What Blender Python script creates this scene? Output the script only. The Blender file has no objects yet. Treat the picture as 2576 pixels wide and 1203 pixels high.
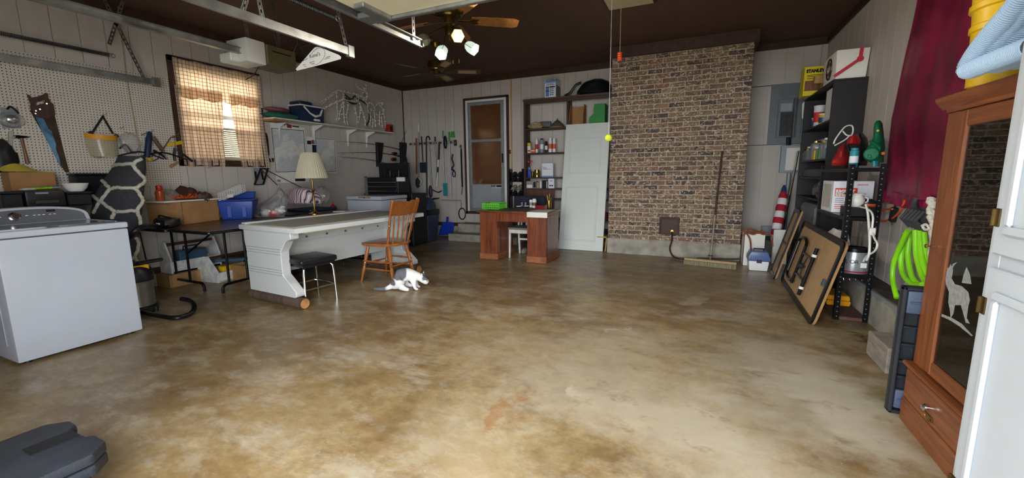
import bpy, bmesh, math, random
from mathutils import Vector, Matrix, noise
rnd = random.Random(7)
S = bpy.context.scene
COL = S.collection
# ---------------------------------------------------------------- camera
IW, IH, FPX, CAMZ = 2576, 1203, 1055.2, 1.225
yaw, pit, rol = math.radians(24.112), math.radians(8.715), math.radians(-0.589)
_fw = Vector((-math.sin(yaw), math.cos(yaw), 0)); _rt = Vector((math.cos(yaw), math.sin(yaw), 0)); _up = Vector((0, 0, 1))
FWD = _fw*math.cos(pit) - _up*math.sin(pit); _u2 = _up*math.cos(pit) + _fw*math.sin(pit)
RGT = _rt*math.cos(rol) + _u2*math.sin(rol); UPV = _u2*math.cos(rol) - _rt*math.sin(rol)
CAM = Vector((0, 0, CAMZ))
cd = bpy.data.cameras.new('camera'); cam = bpy.data.objects.new('camera', cd); COL.objects.link(cam)
cd.sensor_width = 36; cd.sensor_fit = 'HORIZONTAL'; cd.lens = FPX/IW*36; cd.clip_start = .02
cam.matrix_world = Matrix(((RGT.x, UPV.x, -FWD.x, 0), (RGT.y, UPV.y, -FWD.y, 0), (RGT.z, UPV.z, -FWD.z, CAMZ), (0, 0, 0, 1)))
S.camera = cam
# ---------------------------------------------------------------- world, exposure
wd = bpy.data.worlds.new('overcast_sky'); S.world = wd; wd.use_nodes = True
bg = wd.node_tree.nodes['Background']; bg.inputs[0].default_value = (.90, .95, 1, 1); bg.inputs[1].default_value = 6.0
S.view_settings.view_transform = 'Standard'; S.view_settings.look = 'None'; S.view_settings.gamma = 1
S.view_settings.use_curve_mapping = False; S.view_settings.exposure = 1.28
XL, XR, YB, ZC, YF = -5.70, 1.49, 7.29, 3.04, -0.35
DOOR_X0, DOOR_X1, DOOR_H = -2.0, 1.35, 2.25      # the open garage door behind the camera
pl = bpy.data.lights.new('door_portal', 'AREA'); pl.shape = 'RECTANGLE'; pl.size = DOOR_X1-DOOR_X0; pl.size_y = DOOR_H
pl.cycles.is_portal = True
plo = bpy.data.objects.new('door_portal', pl); COL.objects.link(plo)
plo.location = ((DOOR_X0+DOOR_X1)/2, YF-.02, DOOR_H/2); plo.rotation_euler = (math.radians(90), 0, 0)
# ---------------------------------------------------------------- pixel -> place
def ray(px, py): return RGT*(px-IW/2) - UPV*(py-IH/2) + FWD*FPX
def PZ(px, py, z=0.0): d = ray(px, py); return CAM + d*((z-CAMZ)/d.z)
def PX(px, py, x): d = ray(px, py); return CAM + d*(x/d.x)
def PY(px, py, y): d = ray(px, py); return CAM + d*(y/d.y)
# ---------------------------------------------------------------- materials
def lin(c):
    if isinstance(c, str):
        c = [int(c[i:i+2], 16)/255 for i in (0, 2, 4)]
        c = [x/12.92 if x <= .04045 else ((x+.055)/1.055)**2.4 for x in c]
    return (c[0], c[1], c[2], 1)
MATS = {}
def mat(name, col, rough=.55, metal=0, var=.25, sc=5, bump=0, bsc=80, col2=None, trans=0, emit=0, alpha=1, coat=0, st=(1, 1, 1), det=4, spec=.5, ior=1.45, ramp=(.35, .65), sub=0):
    if name in MATS: return MATS[name]
    m = bpy.data.materials.new(name); m.use_nodes = True; nt = m.node_tree; N = nt.nodes; Lk = nt.links
    p = N['Principled BSDF']; tc = N.new('ShaderNodeTexCoord'); mp = N.new('ShaderNodeMapping'); mp.inputs['Scale'].default_value = st
    Lk.new(tc.outputs['Object'], mp.inputs[0])
    nz = N.new('ShaderNodeTexNoise'); nz.inputs['Scale'].default_value = sc; nz.inputs['Detail'].default_value = det
    Lk.new(mp.outputs[0], nz.inputs['Vector'])
    rp = N.new('ShaderNodeValToRGB'); a = lin(col); b = lin(col2) if col2 else tuple(x*(1-var) for x in a[:3])+(1,)
    rp.color_ramp.elements[0].color = b; rp.color_ramp.elements[1].color = a
    rp.color_ramp.elements[0].position = ramp[0]; rp.color_ramp.elements[1].position = ramp[1]
    Lk.new(nz.outputs['Fac'], rp.inputs[0]); Lk.new(rp.outputs[0], p.inputs['Base Color'])
    p.inputs['Roughness'].default_value = rough; p.inputs['Metallic'].default_value = metal
    p.inputs['Specular IOR Level'].default_value = spec; p.inputs['IOR'].default_value = ior
    p.inputs['Transmission Weight'].default_value = trans; p.inputs['Alpha'].default_value = alpha; p.inputs['Coat Weight'].default_value = coat
    if emit: Lk.new(rp.outputs[0], p.inputs['Emission Color']); p.inputs['Emission Strength'].default_value = emit
    if bump:
        n2 = N.new('ShaderNodeTexNoise'); n2.inputs['Scale'].default_value = bsc; Lk.new(mp.outputs[0], n2.inputs['Vector'])
        bp = N.new('ShaderNodeBump'); bp.inputs['Strength'].default_value = bump; bp.inputs['Distance'].default_value = .01
        Lk.new(n2.outputs['Fac'], bp.inputs['Height']); Lk.new(bp.outputs[0], p.inputs['Normal'])
    MATS[name] = m; return m
class NT:
    """small node-graph writer for the special materials"""
    def __init__(s, name):
        s.m = bpy.data.materials.new(name); s.m.use_nodes = True; s.t = s.m.node_tree; s.p = s.t.nodes['Principled BSDF']; MATS[name] = s.m
    def n(s, kind, ins=(), **kw):
        nd = s.t.nodes.new('ShaderNode'+kind)
        for k, v in kw.items(): setattr(nd, k, v)
        for k, v in (ins.items() if isinstance(ins, dict) else enumerate(ins)):
            if v is None: continue
            if hasattr(v, 'is_output'): s.t.links.new(v, nd.inputs[k])
            else: nd.inputs[k].default_value = v
        return nd
    def math(s, op, a, b=0.0, c=0.0): return s.n('Math', (a, b, c), operation=op).outputs[0]
    def mix(s, f, a, b, bt='MIX'):
        nd = s.n('Mix', {0: f}, data_type='RGBA', blend_type=bt)
        for i, v in ((6, a), (7, b)):
            if hasattr(v, 'is_output'): s.t.links.new(v, nd.inputs[i])
            else: nd.inputs[i].default_value = lin(v)
        return nd.outputs[2]
    def noise(s, vec, sc, det=4, rough=.55, dist=0): return s.n('TexNoise', {'Vector': vec, 'Scale': sc, 'Detail': det, 'Roughness': rough, 'Distortion': dist}).outputs['Fac']
    def map(s, vec, scale=(1, 1, 1), loc=(0, 0, 0), rot=(0, 0, 0)): return s.n('Mapping', {0: vec, 1: loc, 2: rot, 3: scale}).outputs[0]
    def rng(s, v, a, b, c=0.0, d=1.0): return s.n('MapRange', (v, a, b, c, d)).outputs[0]
    def ramp(s, v, stops):
        nd = s.n('ValToRGB', (v,)); e = nd.color_ramp.elements
        while len(e) < len(stops): e.new(.5)
        for k, (pos, c) in zip(e, stops): k.position = pos; k.color = lin(c)
        return nd.outputs[0]
    def out(s, **kw):
        for k, v in kw.items():
            k = k.replace('_', ' ')
            if hasattr(v, 'is_output'): s.t.links.new(v, s.p.inputs[k])
            else: s.p.inputs[k].default_value = lin(v) if isinstance(v, str) else v
        return s.m
    def bump(s, h, st=.3, d=.01): return s.n('Bump', {'Height': h, 'Strength': st, 'Distance': d}).outputs[0]
def wood(name, c1, c2, rough=.45, st=(14, 14, 1.2), coat=0, sc=1.6):
    if name in MATS: return MATS[name]
    g = NT(name); o = g.n('TexCoord').outputs['Object']; v = g.map(o, st)
    a = g.noise(v, sc, 5, .6, 1.2); b = g.noise(o, 2.5, 3)
    c = g.ramp(a, ((.3, c2), (.62, c1))); c = g.mix(g.rng(b, .35, .75, 0, .45), c, c2)
    return g.out(Base_Color=c, Roughness=rough, Coat_Weight=coat, Normal=g.bump(a, .15, .004))
# ---------------------------------------------------------------- mesh builder
class MB:
    def __init__(s): s.v = []; s.f = []
    def add(s, vs, fs): o = len(s.v); s.v += [Vector(v) for v in vs]; s.f += [tuple(i+o for i in f) for f in fs]; return s
    def bx(s, x0, x1, y0, y1, z0, z1):
        return s.add([(x, y, z) for z in (z0, z1) for y in (y0, y1) for x in (x0, x1)], [(0, 2, 3, 1), (4, 5, 7, 6), (0, 1, 5, 4), (2, 6, 7, 3), (0, 4, 6, 2), (1, 3, 7, 5)])
    def box(s, c, d, rz=0, M=None):
        b = MB().bx(-d[0]/2, d[0]/2, -d[1]/2, d[1]/2, -d[2]/2, d[2]/2)
        T = Matrix.Translation(c) @ (M.to_4x4() if M else Matrix.Rotation(rz, 4, 'Z'))
        return s.add([T @ v for v in b.v], b.f)
    def bar(s, p, q, w, t, up=(0, 0, 1)):
        """box from p to q, w wide sideways, t thick along up"""
        p, q, up = Vector(p), Vector(q), Vector(up); d = (q-p); l = d.length; d.normalize(); a = d.cross(up); a.normalize(); b = a.cross(d)
        M = Matrix((a, d, b)).transposed(); return s.box((p+q)/2, (w, l, t), M=M)
    def ring(s, c, a, b, r, n): return [c + a*(r*math.cos(2*math.pi*i/n)) + b*(r*math.sin(2*math.pi*i/n)) for i in range(n)]
    def cyl(s, p, q, r, r2=None, n=12, cap=True):
        p, q = Vector(p), Vector(q); d = (q-p).normalized(); a = d.orthogonal().normalized(); b = d.cross(a); r2 = r if r2 is None else r2
        vs = s.ring(p, a, b, r, n)+s.ring(q, a, b, r2, n); fs = [(i, (i+1) % n, n+(i+1) % n, n+i) for i in range(n)]
        if cap: fs += [tuple(range(n-1, -1, -1)), tuple(range(n, 2*n))]
        return s.add(vs, fs)
    def tube(s, pts, r, n=8, closed=False, cap=True):
        pts = [Vector(p) for p in pts]; m = len(pts); rr = r if isinstance(r, (list, tuple)) else [r]*m; vs = []; a = None
        for i, p in enumerate(pts):
            if closed: t = pts[(i+1) % m]-pts[i-1]
            else: t = pts[min(i+1, m-1)]-pts[max(i-1, 0)]
            t.normalize()
            a = t.orthogonal() if a is None else a - t*a.dot(t)
            if a.length < 1e-6: a = t.orthogonal()
            a.normalize(); vs += s.ring(p, a, t.cross(a), rr[i], n)
        k = m if closed else m-1; fs = [(i*n+j, i*n+(j+1) % n, ((i+1) % m)*n+(j+1) % n, ((i+1) % m)*n+j) for i in range(k) for j in range(n)]
        if cap and not closed: fs += [tuple(range(n-1, -1, -1)), tuple(range((m-1)*n, m*n))]
        return s.add(vs, fs)
    def lathe(s, prof, c=(0, 0, 0), n=20, cap=True, M=None, sq=(1, 1)):
        m = len(prof); vs = [(r*math.cos(2*math.pi*j/n)*sq[0], r*math.sin(2*math.pi*j/n)*sq[1], z) for r, z in prof for j in range(n)]
        T = Matrix.Translation(c) @ (M.to_4x4() if M else Matrix())
        fs = [(i*n+j, i*n+(j+1) % n, (i+1)*n+(j+1) % n, (i+1)*n+j) for i in range(m-1) for j in range(n)]
        if cap: fs += [tuple(range(n-1, -1, -1)), tuple(range((m-1)*n, m*n))]
        return s.add([T @ Vector(v) for v in vs], fs)
    def prism(s, pts, ax, a, b):
        """polygon in the plane across axis ax ('x': (y,z), 'y': (x,z), 'z': (x,y)), from a to b"""
        f = {'x': lambda u, v, w: (w, u, v), 'y': lambda u, v, w: (u, w, v), 'z': lambda u, v, w: (u, v, w)}[ax]; n = len(pts)
        return s.add([f(u, v, w) for w in (a, b) for u, v in pts], [tuple(range(n-1, -1, -1)), tuple(range(n, 2*n))]+[(i, (i+1) % n, n+(i+1) % n, n+i) for i in range(n)])
    def slab(s, pts, th):
        """3-D polygon given a thickness along its normal"""
        pts = [Vector(p) for p in pts]; n = len(pts); nn = Vector((0, 0, 0))
        for i in range(n): nn += pts[i].cross(pts[(i+1) % n])
        nn.normalize(); nn *= th
        if abs(nn.x) > .999*abs(th): nn.x = abs(th)*(1 if pts[0].x < -2 else -1)      # flat on a side wall: grow into the room
        elif abs(nn.y) > .999*abs(th): nn.y = -abs(th)
        return s.add(pts+[p+nn for p in pts], [tuple(range(n-1, -1, -1)), tuple(range(n, 2*n))]+[(i, (i+1) % n, n+(i+1) % n, n+i) for i in range(n)])
    def sheet(s, fn, nu, nv, th=.002):
        """cloth or paper: fn(u,v)->point, doubled with thickness"""
        P = [[Vector(fn(i/nu, j/nv)) for i in range(nu+1)] for j in range(nv+1)]; w = nu+1; vs = []; vb = []
        for j in range(nv+1):
            for i in range(nu+1):
                du = P[j][min(i+1, nu)]-P[j][max(i-1, 0)]; dv = P[min(j+1, nv)][i]-P[max(j-1, 0)][i]; nn = du.cross(dv)
                if nn.length > 0: nn.normalize()
                vs.append(P[j][i]); vb.append(P[j][i]-nn*th)
        k = len(vs); fs = []
        for j in range(nv):
            for i in range(nu):
                a = j*w+i; fs += [(a, a+1, a+w+1, a+w), (k+a, k+a+w, k+a+w+1, k+a+1)]
        for i in range(nu): fs += [(i, k+i, k+i+1, i+1), (nv*w+i, nv*w+i+1, k+nv*w+i+1, k+nv*w+i)]
        for j in range(nv): a = j*w; b = a+nu; fs += [(a, a+w, k+a+w, k+a), (b, k+b, k+b+w, b+w)]
        return s.add(vs+vb, fs)
    def blob(s, c, r, seed=0, amp=.25, fr=2.0, n=12, flat=None, k=1.0):
        """lumpy closed shape, r=(rx,ry,rz); flat cuts it off below that height"""
        c = Vector(c); vs = []; m = n//2+1
        for i in range(m+1):
            th = math.pi*i/m
            for j in range(n):
                ph = 2*math.pi*j/n; d = Vector((math.sin(th)*math.cos(ph), math.sin(th)*math.sin(ph), math.cos(th)))
                q = 1+amp*noise.noise(d*fr+Vector((seed*3.7, seed, -seed)))
                p = Vector((math.copysign(abs(d.x)**k, d.x)*r[0], math.copysign(abs(d.y)**k, d.y)*r[1], math.copysign(abs(d.z)**k, d.z)*r[2]))*q+c
                if flat is not None and p.z < flat: p.z = flat
                vs.append(p)
        fs = [(i*n+j, (i+1)*n+j, (i+1)*n+(j+1) % n, i*n+(j+1) % n) for i in range(m) for j in range(n)]
        return s.add(vs, fs)
    def xf(s, M): s.v = [M @ v for v in s.v]; return s
    def join(s, o): return s.add(o.v, o.f)
    def build(s, name, m, parent=None, bev=0, sm=30, label=None, cat=None, group=None, kind=None, seg=1, world=True):
        me = bpy.data.meshes.new(name); ob = bpy.data.objects.new(name, me)
        vs = s.v
        if parent is None:
            xs = [v.x for v in vs]; ys = [v.y for v in vs]; zs = [v.z for v in vs]
            L = Vector(((min(xs)+max(xs))/2, (min(ys)+max(ys))/2, min(zs))); vs = [v-L for v in vs]; ob.location = L; OFF[ob.name] = Matrix.Translation(L)
        else:
            T = OFF[parent.name]
            if world: I = T.inverted(); vs = [I @ v for v in vs]
            OFF[ob.name] = T
        me.from_pydata([tuple(v) for v in vs], [], s.f)
        bm = bmesh.new(); bm.from_mesh(me); bmesh.ops.remove_doubles(bm, verts=bm.verts, dist=1e-5)
        bmesh.ops.recalc_face_normals(bm, faces=bm.faces)
        if bev:
            ed = [e for e in bm.edges if len(e.link_faces) == 2 and e.calc_face_angle(0) > .5]
            bmesh.ops.bevel(bm, geom=ed, offset=bev, segments=seg, profile=.6, affect='EDGES', clamp_overlap=True)
        bm.to_mesh(me); bm.free()
        if sm and len(me.polygons):
            me.polygons.foreach_set('use_smooth', [True]*len(me.polygons)); me.set_sharp_from_angle(angle=math.radians(sm))
        if isinstance(m, str): m = MATS[m]
        me.materials.append(m); COL.objects.link(ob)
        if parent is not None: ob.parent = parent
        tag(ob, label, cat, group, kind); return ob
OFF = {}
def tag(o, label=None, cat=None, group=None, kind=None):
    for k, v in (('label', label), ('category', cat), ('group', group), ('kind', kind)):
        if v: o[k] = v
    return o
def thing(name, label, cat, loc=(0, 0, 0), rz=0, group=None, kind=None, M=None):
    o = bpy.data.objects.new(name, None); COL.objects.link(o); o.empty_display_size = .05
    T = Matrix.Translation(loc) @ (M.to_4x4() if M else Matrix.Rotation(rz, 4, 'Z')); o.matrix_world = T; o.location = T.to_translation(); o.rotation_euler = T.to_euler()
    OFF[o.name] = T; return tag(o, label, cat, group, kind)
def linkcopy(src, parent, name=None):
    c = src.copy(); COL.objects.link(c); c.parent = parent; OFF[c.name] = OFF[parent.name] if parent else Matrix(); return c
def dup(root, loc, rz=0, label=None, group=None):
    r = root.copy(); COL.objects.link(r); r.location = loc; r.rotation_euler = (0, 0, rz); OFF[r.name] = Matrix.Translation(loc) @ Matrix.Rotation(rz, 4, 'Z')
    if label: r['label'] = label
    if group: r['group'] = group
    for ch in root.children:
        c = linkcopy(ch, r)
        for g in ch.children: linkcopy(g, c)
    return r
def text(body, size, M, m, parent, name='lettering', ext=.0008, align='LEFT', sx=1.0, label=None, bold=0):
    """flat print: built-in font turned into mesh; M places its x/y plane in the world"""
    cu = bpy.data.curves.new(name, 'FONT'); cu.body = body; cu.size = size; cu.align_x = align; cu.extrude = ext; cu.resolution_u = 2; cu.offset = bold
    t = bpy.data.objects.new('tmp', cu); COL.objects.link(t); bpy.context.view_layer.update()
    me = bpy.data.meshes.new_from_object(t.evaluated_get(bpy.context.evaluated_depsgraph_get())); bpy.data.objects.remove(t)
    me.name = name; T = OFF[parent.name].inverted() @ M @ Matrix.Diagonal((sx, 1, 1, 1)); me.transform(T); me.materials.clear(); me.materials.append(MATS[m] if isinstance(m, str) else m)
    o = bpy.data.objects.new(name, me); COL.objects.link(o); o.parent = parent; OFF[o.name] = OFF[parent.name]
    if label: o['label'] = label
    return o
def frame(o, xa, ya):
    """4x4 from an origin, an x direction and a y direction"""
    x = Vector(xa).normalized(); y = Vector(ya); y = (y-x*y.dot(x)).normalized(); z = x.cross(y)
    return Matrix(((x.x, y.x, z.x, o[0]), (x.y, y.y, z.y, o[1]), (x.z, y.z, z.z, o[2]), (0, 0, 0, 1)))
def arc(c, r, a0, a1, n, u=(1, 0, 0), v=(0, 0, 1)):
    c, u, v = Vector(c), Vector(u), Vector(v); return [c+u*(r*math.cos(math.radians(a0+(a1-a0)*i/n)))+v*(r*math.sin(math.radians(a0+(a1-a0)*i/n))) for i in range(n+1)]
def spline(pts, k=6):
    """Catmull-Rom through pts"""
    P = [Vector(p) for p in pts]; P = [P[0]*2-P[1]]+P+[P[-1]*2-P[-2]]; out = []
    for i in range(1, len(P)-2):
        a, b, c, d = P[i-1:i+3]
        for j in range(k):
            t = j/k; out.append(.5*((2*b)+(c-a)*t+(2*a-5*b+4*c-d)*t*t+(3*b-a-3*c+d)*t**3))
    return out+[P[-2]]
def rrect(x0, x1, y0, y1, r, n=4):
    o = []
    for cx, cy, a in ((x1-r, y1-r, 0), (x0+r, y1-r, 90), (x0+r, y0+r, 180), (x1-r, y0+r, 270)):
        o += [(cx+r*math.cos(math.radians(a+90*i/n)), cy+r*math.sin(math.radians(a+90*i/n))) for i in range(n+1)]
    return o
# ================================================================ SETTING
def floor_mat():
    g = NT('sealed_concrete_floor'); o = g.n('NewGeometry').outputs['Position']
    wv0 = g.n('VectorMath', (o, g.n('VectorMath', (g.n('TexNoise', {'Vector': o, 'Scale': 1.3, 'Detail': 3}).outputs['Color'], (.5, .5, .5)), operation='SUBTRACT').outputs[0]), operation='ADD').outputs[0]
    wv = g.n('Mix', {0: .3}, data_type='VECTOR'); g.t.links.new(o, wv.inputs[4]); g.t.links.new(wv0, wv.inputs[5]); wv = wv.outputs[1]
    big = g.noise(wv, .45, 4, .55); mid = g.noise(wv, 1.4, 7, .68, .15); fine = g.noise(o, 16, 6, .7); st = g.noise(g.map(o, (1.0, 2.2, 1), rot=(0, 0, .5)), 1.1, 7, .7, .3)
    c = g.ramp(mid, ((.30, '5f4b33'), (.43, '826a46'), (.53, '9c8760'), (.66, 'b3a17e')))
    c = g.mix(g.rng(big, .40, .62, 0, .6), c, '8a7046')
    c = g.mix(g.rng(st, .52, .68, 0, .75), c, 'bdb4a2')
    c = g.mix(g.rng(st, .42, .30, 0, .55), c, '4b3a26')
    sp = g.noise(o, 45, 3, .6); c = g.mix(g.rng(sp, .68, .74, 0, .5), c, 'c9c0b0')
    c = g.mix(g.rng(fine, .35, .65, 0, .35), c, '4a3a26')
    # thin wandering cracks
    cr = g.n('TexVoronoi', {'Vector': wv, 'Scale': .62}, feature='DISTANCE_TO_EDGE').outputs['Distance']
    cm = g.math('MULTIPLY', g.rng(cr, 0, .0035, 1, 0), g.rng(g.noise(o, .9, 2), .5, .6))
    c = g.mix(g.math('MULTIPLY', cm, .35), c, 'b9b09c')
    wvs = g.n('VectorMath', (wv0, g.n('VectorMath', (g.n('VectorMath', (g.n('TexNoise', {'Vector': o, 'Scale': 6, 'Detail': 5, 'Roughness': .7}).outputs['Color'], (.5, .5, .5)), operation='SUBTRACT').outputs[0], (.5, .5, 0)), operation='MULTIPLY').outputs[0]), operation='ADD').outputs[0]
    # rust, paint and oil stains; broad spots also paint in the daylight falloff
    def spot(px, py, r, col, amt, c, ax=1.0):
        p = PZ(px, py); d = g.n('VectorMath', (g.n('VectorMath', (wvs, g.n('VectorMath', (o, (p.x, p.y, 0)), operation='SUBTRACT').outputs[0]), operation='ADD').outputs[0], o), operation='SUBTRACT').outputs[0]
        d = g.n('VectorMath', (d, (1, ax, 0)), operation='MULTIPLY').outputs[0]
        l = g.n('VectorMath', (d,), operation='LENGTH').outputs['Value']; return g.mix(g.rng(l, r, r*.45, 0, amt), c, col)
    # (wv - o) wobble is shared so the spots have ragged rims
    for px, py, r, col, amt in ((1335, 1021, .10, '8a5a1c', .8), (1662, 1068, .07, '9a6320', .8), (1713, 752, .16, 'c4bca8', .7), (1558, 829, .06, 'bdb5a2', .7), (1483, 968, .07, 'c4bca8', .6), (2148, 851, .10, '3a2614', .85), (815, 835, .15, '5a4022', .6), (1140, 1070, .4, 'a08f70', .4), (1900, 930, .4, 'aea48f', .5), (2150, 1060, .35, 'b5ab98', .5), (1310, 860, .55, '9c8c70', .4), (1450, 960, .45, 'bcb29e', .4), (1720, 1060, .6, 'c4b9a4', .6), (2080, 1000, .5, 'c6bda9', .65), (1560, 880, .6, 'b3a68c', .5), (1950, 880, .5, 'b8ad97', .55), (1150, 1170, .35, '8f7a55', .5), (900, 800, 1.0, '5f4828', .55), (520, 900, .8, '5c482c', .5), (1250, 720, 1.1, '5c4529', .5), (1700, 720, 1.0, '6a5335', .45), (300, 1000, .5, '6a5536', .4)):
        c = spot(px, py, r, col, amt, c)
    sm_ = g.noise(g.map(o, (1, 1.6, 1), rot=(0, 0, .5)), 4.2, 8, .75); c = g.mix(g.rng(sm_, .50, .62, 0, .38), c, 'aaa392'); c = g.mix(g.rng(sm_, .45, .34, 0, .45), c, '594426')
    rg = g.rng(mid, .3, .75, .27, .46)
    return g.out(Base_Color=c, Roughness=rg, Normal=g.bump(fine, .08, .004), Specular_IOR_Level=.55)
def siding_mat():
    g = NT('painted_siding'); o = g.n('TexCoord').outputs['Object']; r = g.n('ObjectInfo').outputs['Random']
    v = g.map(o, (40, 40, 1.5)); a = g.noise(v, 1.5, 4); b = g.noise(g.n('VectorMath', (o, g.n('CombineXYZ', (r, r, r)).outputs[0]), operation='ADD').outputs[0], 3, 4)
    c = g.mix(g.rng(a, .3, .7, 0, .3), 'c4bcb4', 'b3aaa1'); c = g.mix(g.rng(b, .45, .75, 0, .3), c, 'a59b91')
    return g.out(Base_Color=c, Roughness=.75, Normal=g.bump(a, .25, .003))
def brick_mat():
    g = NT('tumbled_brick'); o = g.n('TexCoord').outputs['Object']; r = g.math('FRACT', g.math('ADD', g.n('ObjectInfo').outputs['Random'], g.n('NewGeometry').outputs['Random Per Island']))
    off = g.n('CombineXYZ', (g.math('MULTIPLY', r, 91.0), g.math('MULTIPLY', r, 37.0), g.math('MULTIPLY', r, 53.0))).outputs[0]
    v = g.n('VectorMath', (o, off), operation='ADD').outputs[0]
    base = g.ramp(r, ((0, '443a3a'), (.15, '6c5746'), (.35, '79614d'), (.55, '836b54'), (.72, '4c403d'), (.85, '8c725a'), (1, '7d5b4a')))
    a = g.noise(g.map(v, (1, 1, 1.6), rot=(0, .6, 0)), 22, 5, .65, 1.2); b = g.noise(v, 60, 4); d = g.noise(v, 9, 3, .6, 1.5)
    c = g.mix(g.rng(a, .54, .62, 0, .9), base, 'd8c8b0'); c = g.mix(g.rng(d, .58, .66, 0, .8), c, '332a2a'); c = g.mix(g.rng(b, .5, .8, 0, .5), c, '54423a')
    return g.out(Base_Color=c, Roughness=.85, Normal=g.bump(g.math('ADD', a, b), .6, .006))
def thin_glass(name, tint=(1, 1, 1, 1), ior=1.5):
    g = NT(name); t = g.n('BsdfTransparent', (tint,)); s_ = g.n('BsdfGlossy', {'Roughness': .02}); f_ = g.n('Fresnel', {'IOR': ior}); nz = g.noise(g.n('TexCoord').outputs['Object'], 30, 2)
    g.t.links.new(g.n('MixShader', (g.math('ADD', f_.outputs[0], g.rng(nz, .3, .7, 0, .02)), t.outputs[0], s_.outputs[0])).outputs[0], g.t.nodes['Material Output'].inputs[0]); return g.m
floor_mat(); siding_mat(); brick_mat()
mat('mortar', 'c4b8a4', .95, var=.3, sc=30, bump=.4); mat('old_concrete', 'a8a294', .9, var=.35, sc=7, bump=.3, bsc=60); mat('brown_ceiling', '5c4235', .7, var=.12, sc=3, bump=.15, bsc=220)
mat('dark_brown_trim', '452e22', .55, var=.3, sc=12); mat('black', '16161a', .4, var=.3); mat('black_plastic', '1b1c20', .38, var=.3, sc=20); mat('white_paint', 'dfe1e0', .45, var=.06)
mat('galvanized', 'a9adab', .38, .85, var=.35, sc=9); mat('dark_steel', '55585a', .4, .8, var=.3); mat('chrome', 'd8d8d8', .12, 1, var=.1); mat('white_plastic', 'e2e1dc', .4, var=.06); mat('black_steel', '141417', .3, .3, var=.3)
thin_glass('glass'); mat('cardboard', 'a87d50', .85, var=.2, sc=8, bump=.1); mat('paper', 'e4e2da', .8, var=.06); mat('brass', 'b08d45', .28, 1, var=.25); mat('bronze', '6d5a34', .3, .9, var=.4); mat('red_plastic', 'b3201c', .4, var=.2); mat('clear_film', 'f4f6f8', .12, trans=.85, var=.05, alpha=.55, bump=.8, bsc=25)
mat('ink', '15161a', .7, var=.1); mat('grey_plastic', '8c8f93', .5, var=.1); mat('yellow_plastic', 'e0b51c', .4, var=.15); mat('red_print', 'd8322c', .6, var=.05); mat('rope', 'b49c74', .9, var=.3, sc=60, bump=.4)
wood('brown_wood', '6a4630', '3a251a'); wood('plywood', 'a9814f', '86623a', .7); wood('pine', 'c9a36a', 'a97f48', .6); wood('dark_shelf_wood', '4d3628', '2c1f18', .6)
def boards(m, box): return m.bx(*box)
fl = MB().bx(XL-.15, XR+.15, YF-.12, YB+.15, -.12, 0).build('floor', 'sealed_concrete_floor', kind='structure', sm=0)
fl.location.z += 0
mat('driveway', 'b9b5ac', .9, var=.2, sc=4, bump=.2)
MB().bx(-14, 12, YF-14, YF-.12, -.14, -.02).build('floor_driveway', 'driveway', kind='structure', sm=0)
mat('lawn', '4f6a30', .95, var=.5, sc=6, bump=.5)
MB().bx(-20, XL-.17, YF-.12, YB+6, -.3, -.1).build('floor_lawn', 'lawn', kind='structure', sm=0)
MB().bx(XL-.15, XR+.15, YF-.12, YB+.15, ZC, ZC+.12).build('ceiling', 'brown_ceiling', kind='structure', sm=0)
WIN = (3.10, 4.08, 1.45, 2.56)
def wall(name, ax, fixed, out, a0, a1, z0, holes, label):
    """a sheathed wall with planks of siding; ax='x' means it lies across x at x=fixed, out = +-1 away from the room"""
    def bb(u0, u1, w0, w1, d0, d1):
        lo, hi = sorted((fixed+out*d0, fixed+out*d1)); return (lo, hi, u0, u1, w0, w1) if ax == 'x' else (u0, u1, lo, hi, w0, w1)
    m = MB(); h = holes[0] if holes else None
    if h:
        m.bx(*bb(a0-.12, h[0], 0, ZC, .012, .14)).bx(*bb(h[1], a1+.15, 0, ZC, .012, .14)).bx(*bb(h[0], h[1], 0, h[2], .012, .14)).bx(*bb(h[0], h[1], h[3], ZC, .012, .14))
    else: m.bx(*bb(a0-.12, a1+.15, 0, ZC, .012, .14))
    w = m.build(name, 'painted_siding', kind='structure', sm=0); w['label'] = label
    P = .2035; n = int((a1-a0)/P)+1
    for i in range(n):
        u0, u1 = a0+i*P+.003, min(a0+(i+1)*P-.004, a1)
        if u1-u0 < .02: continue
        segs = [(u0, u1, z0, 2.95)]
        if h and u1 > h[0] and u0 < h[1]:
            segs = [(u0, u1, z0, h[2]), (u0, u1, h[3], 2.95)]
            if u0 < h[0]: segs.append((u0, h[0], h[2], h[3]))
            if u1 > h[1]: segs.append((h[1], u1, h[2], h[3]))
        for s in segs: MB().bx(*bb(s[0], s[1], s[2], s[3], 0, .0125)).build('plank', 'painted_siding', w, sm=0)
    return w
wl = wall('wall_left', 'x', XL, -1, YF, YB, .20, [WIN], 'grey-beige grooved plank wall with the curtained window')
wb = wall('wall_back', 'y', YB, 1, XL, XR, .27, [], 'grey-beige grooved plank wall behind the brick chimney')
wr = wall('wall_right', 'x', XR, 1, YF, YB, .28, [], 'grey-beige grooved plank wall behind the maroon curtain')
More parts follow.
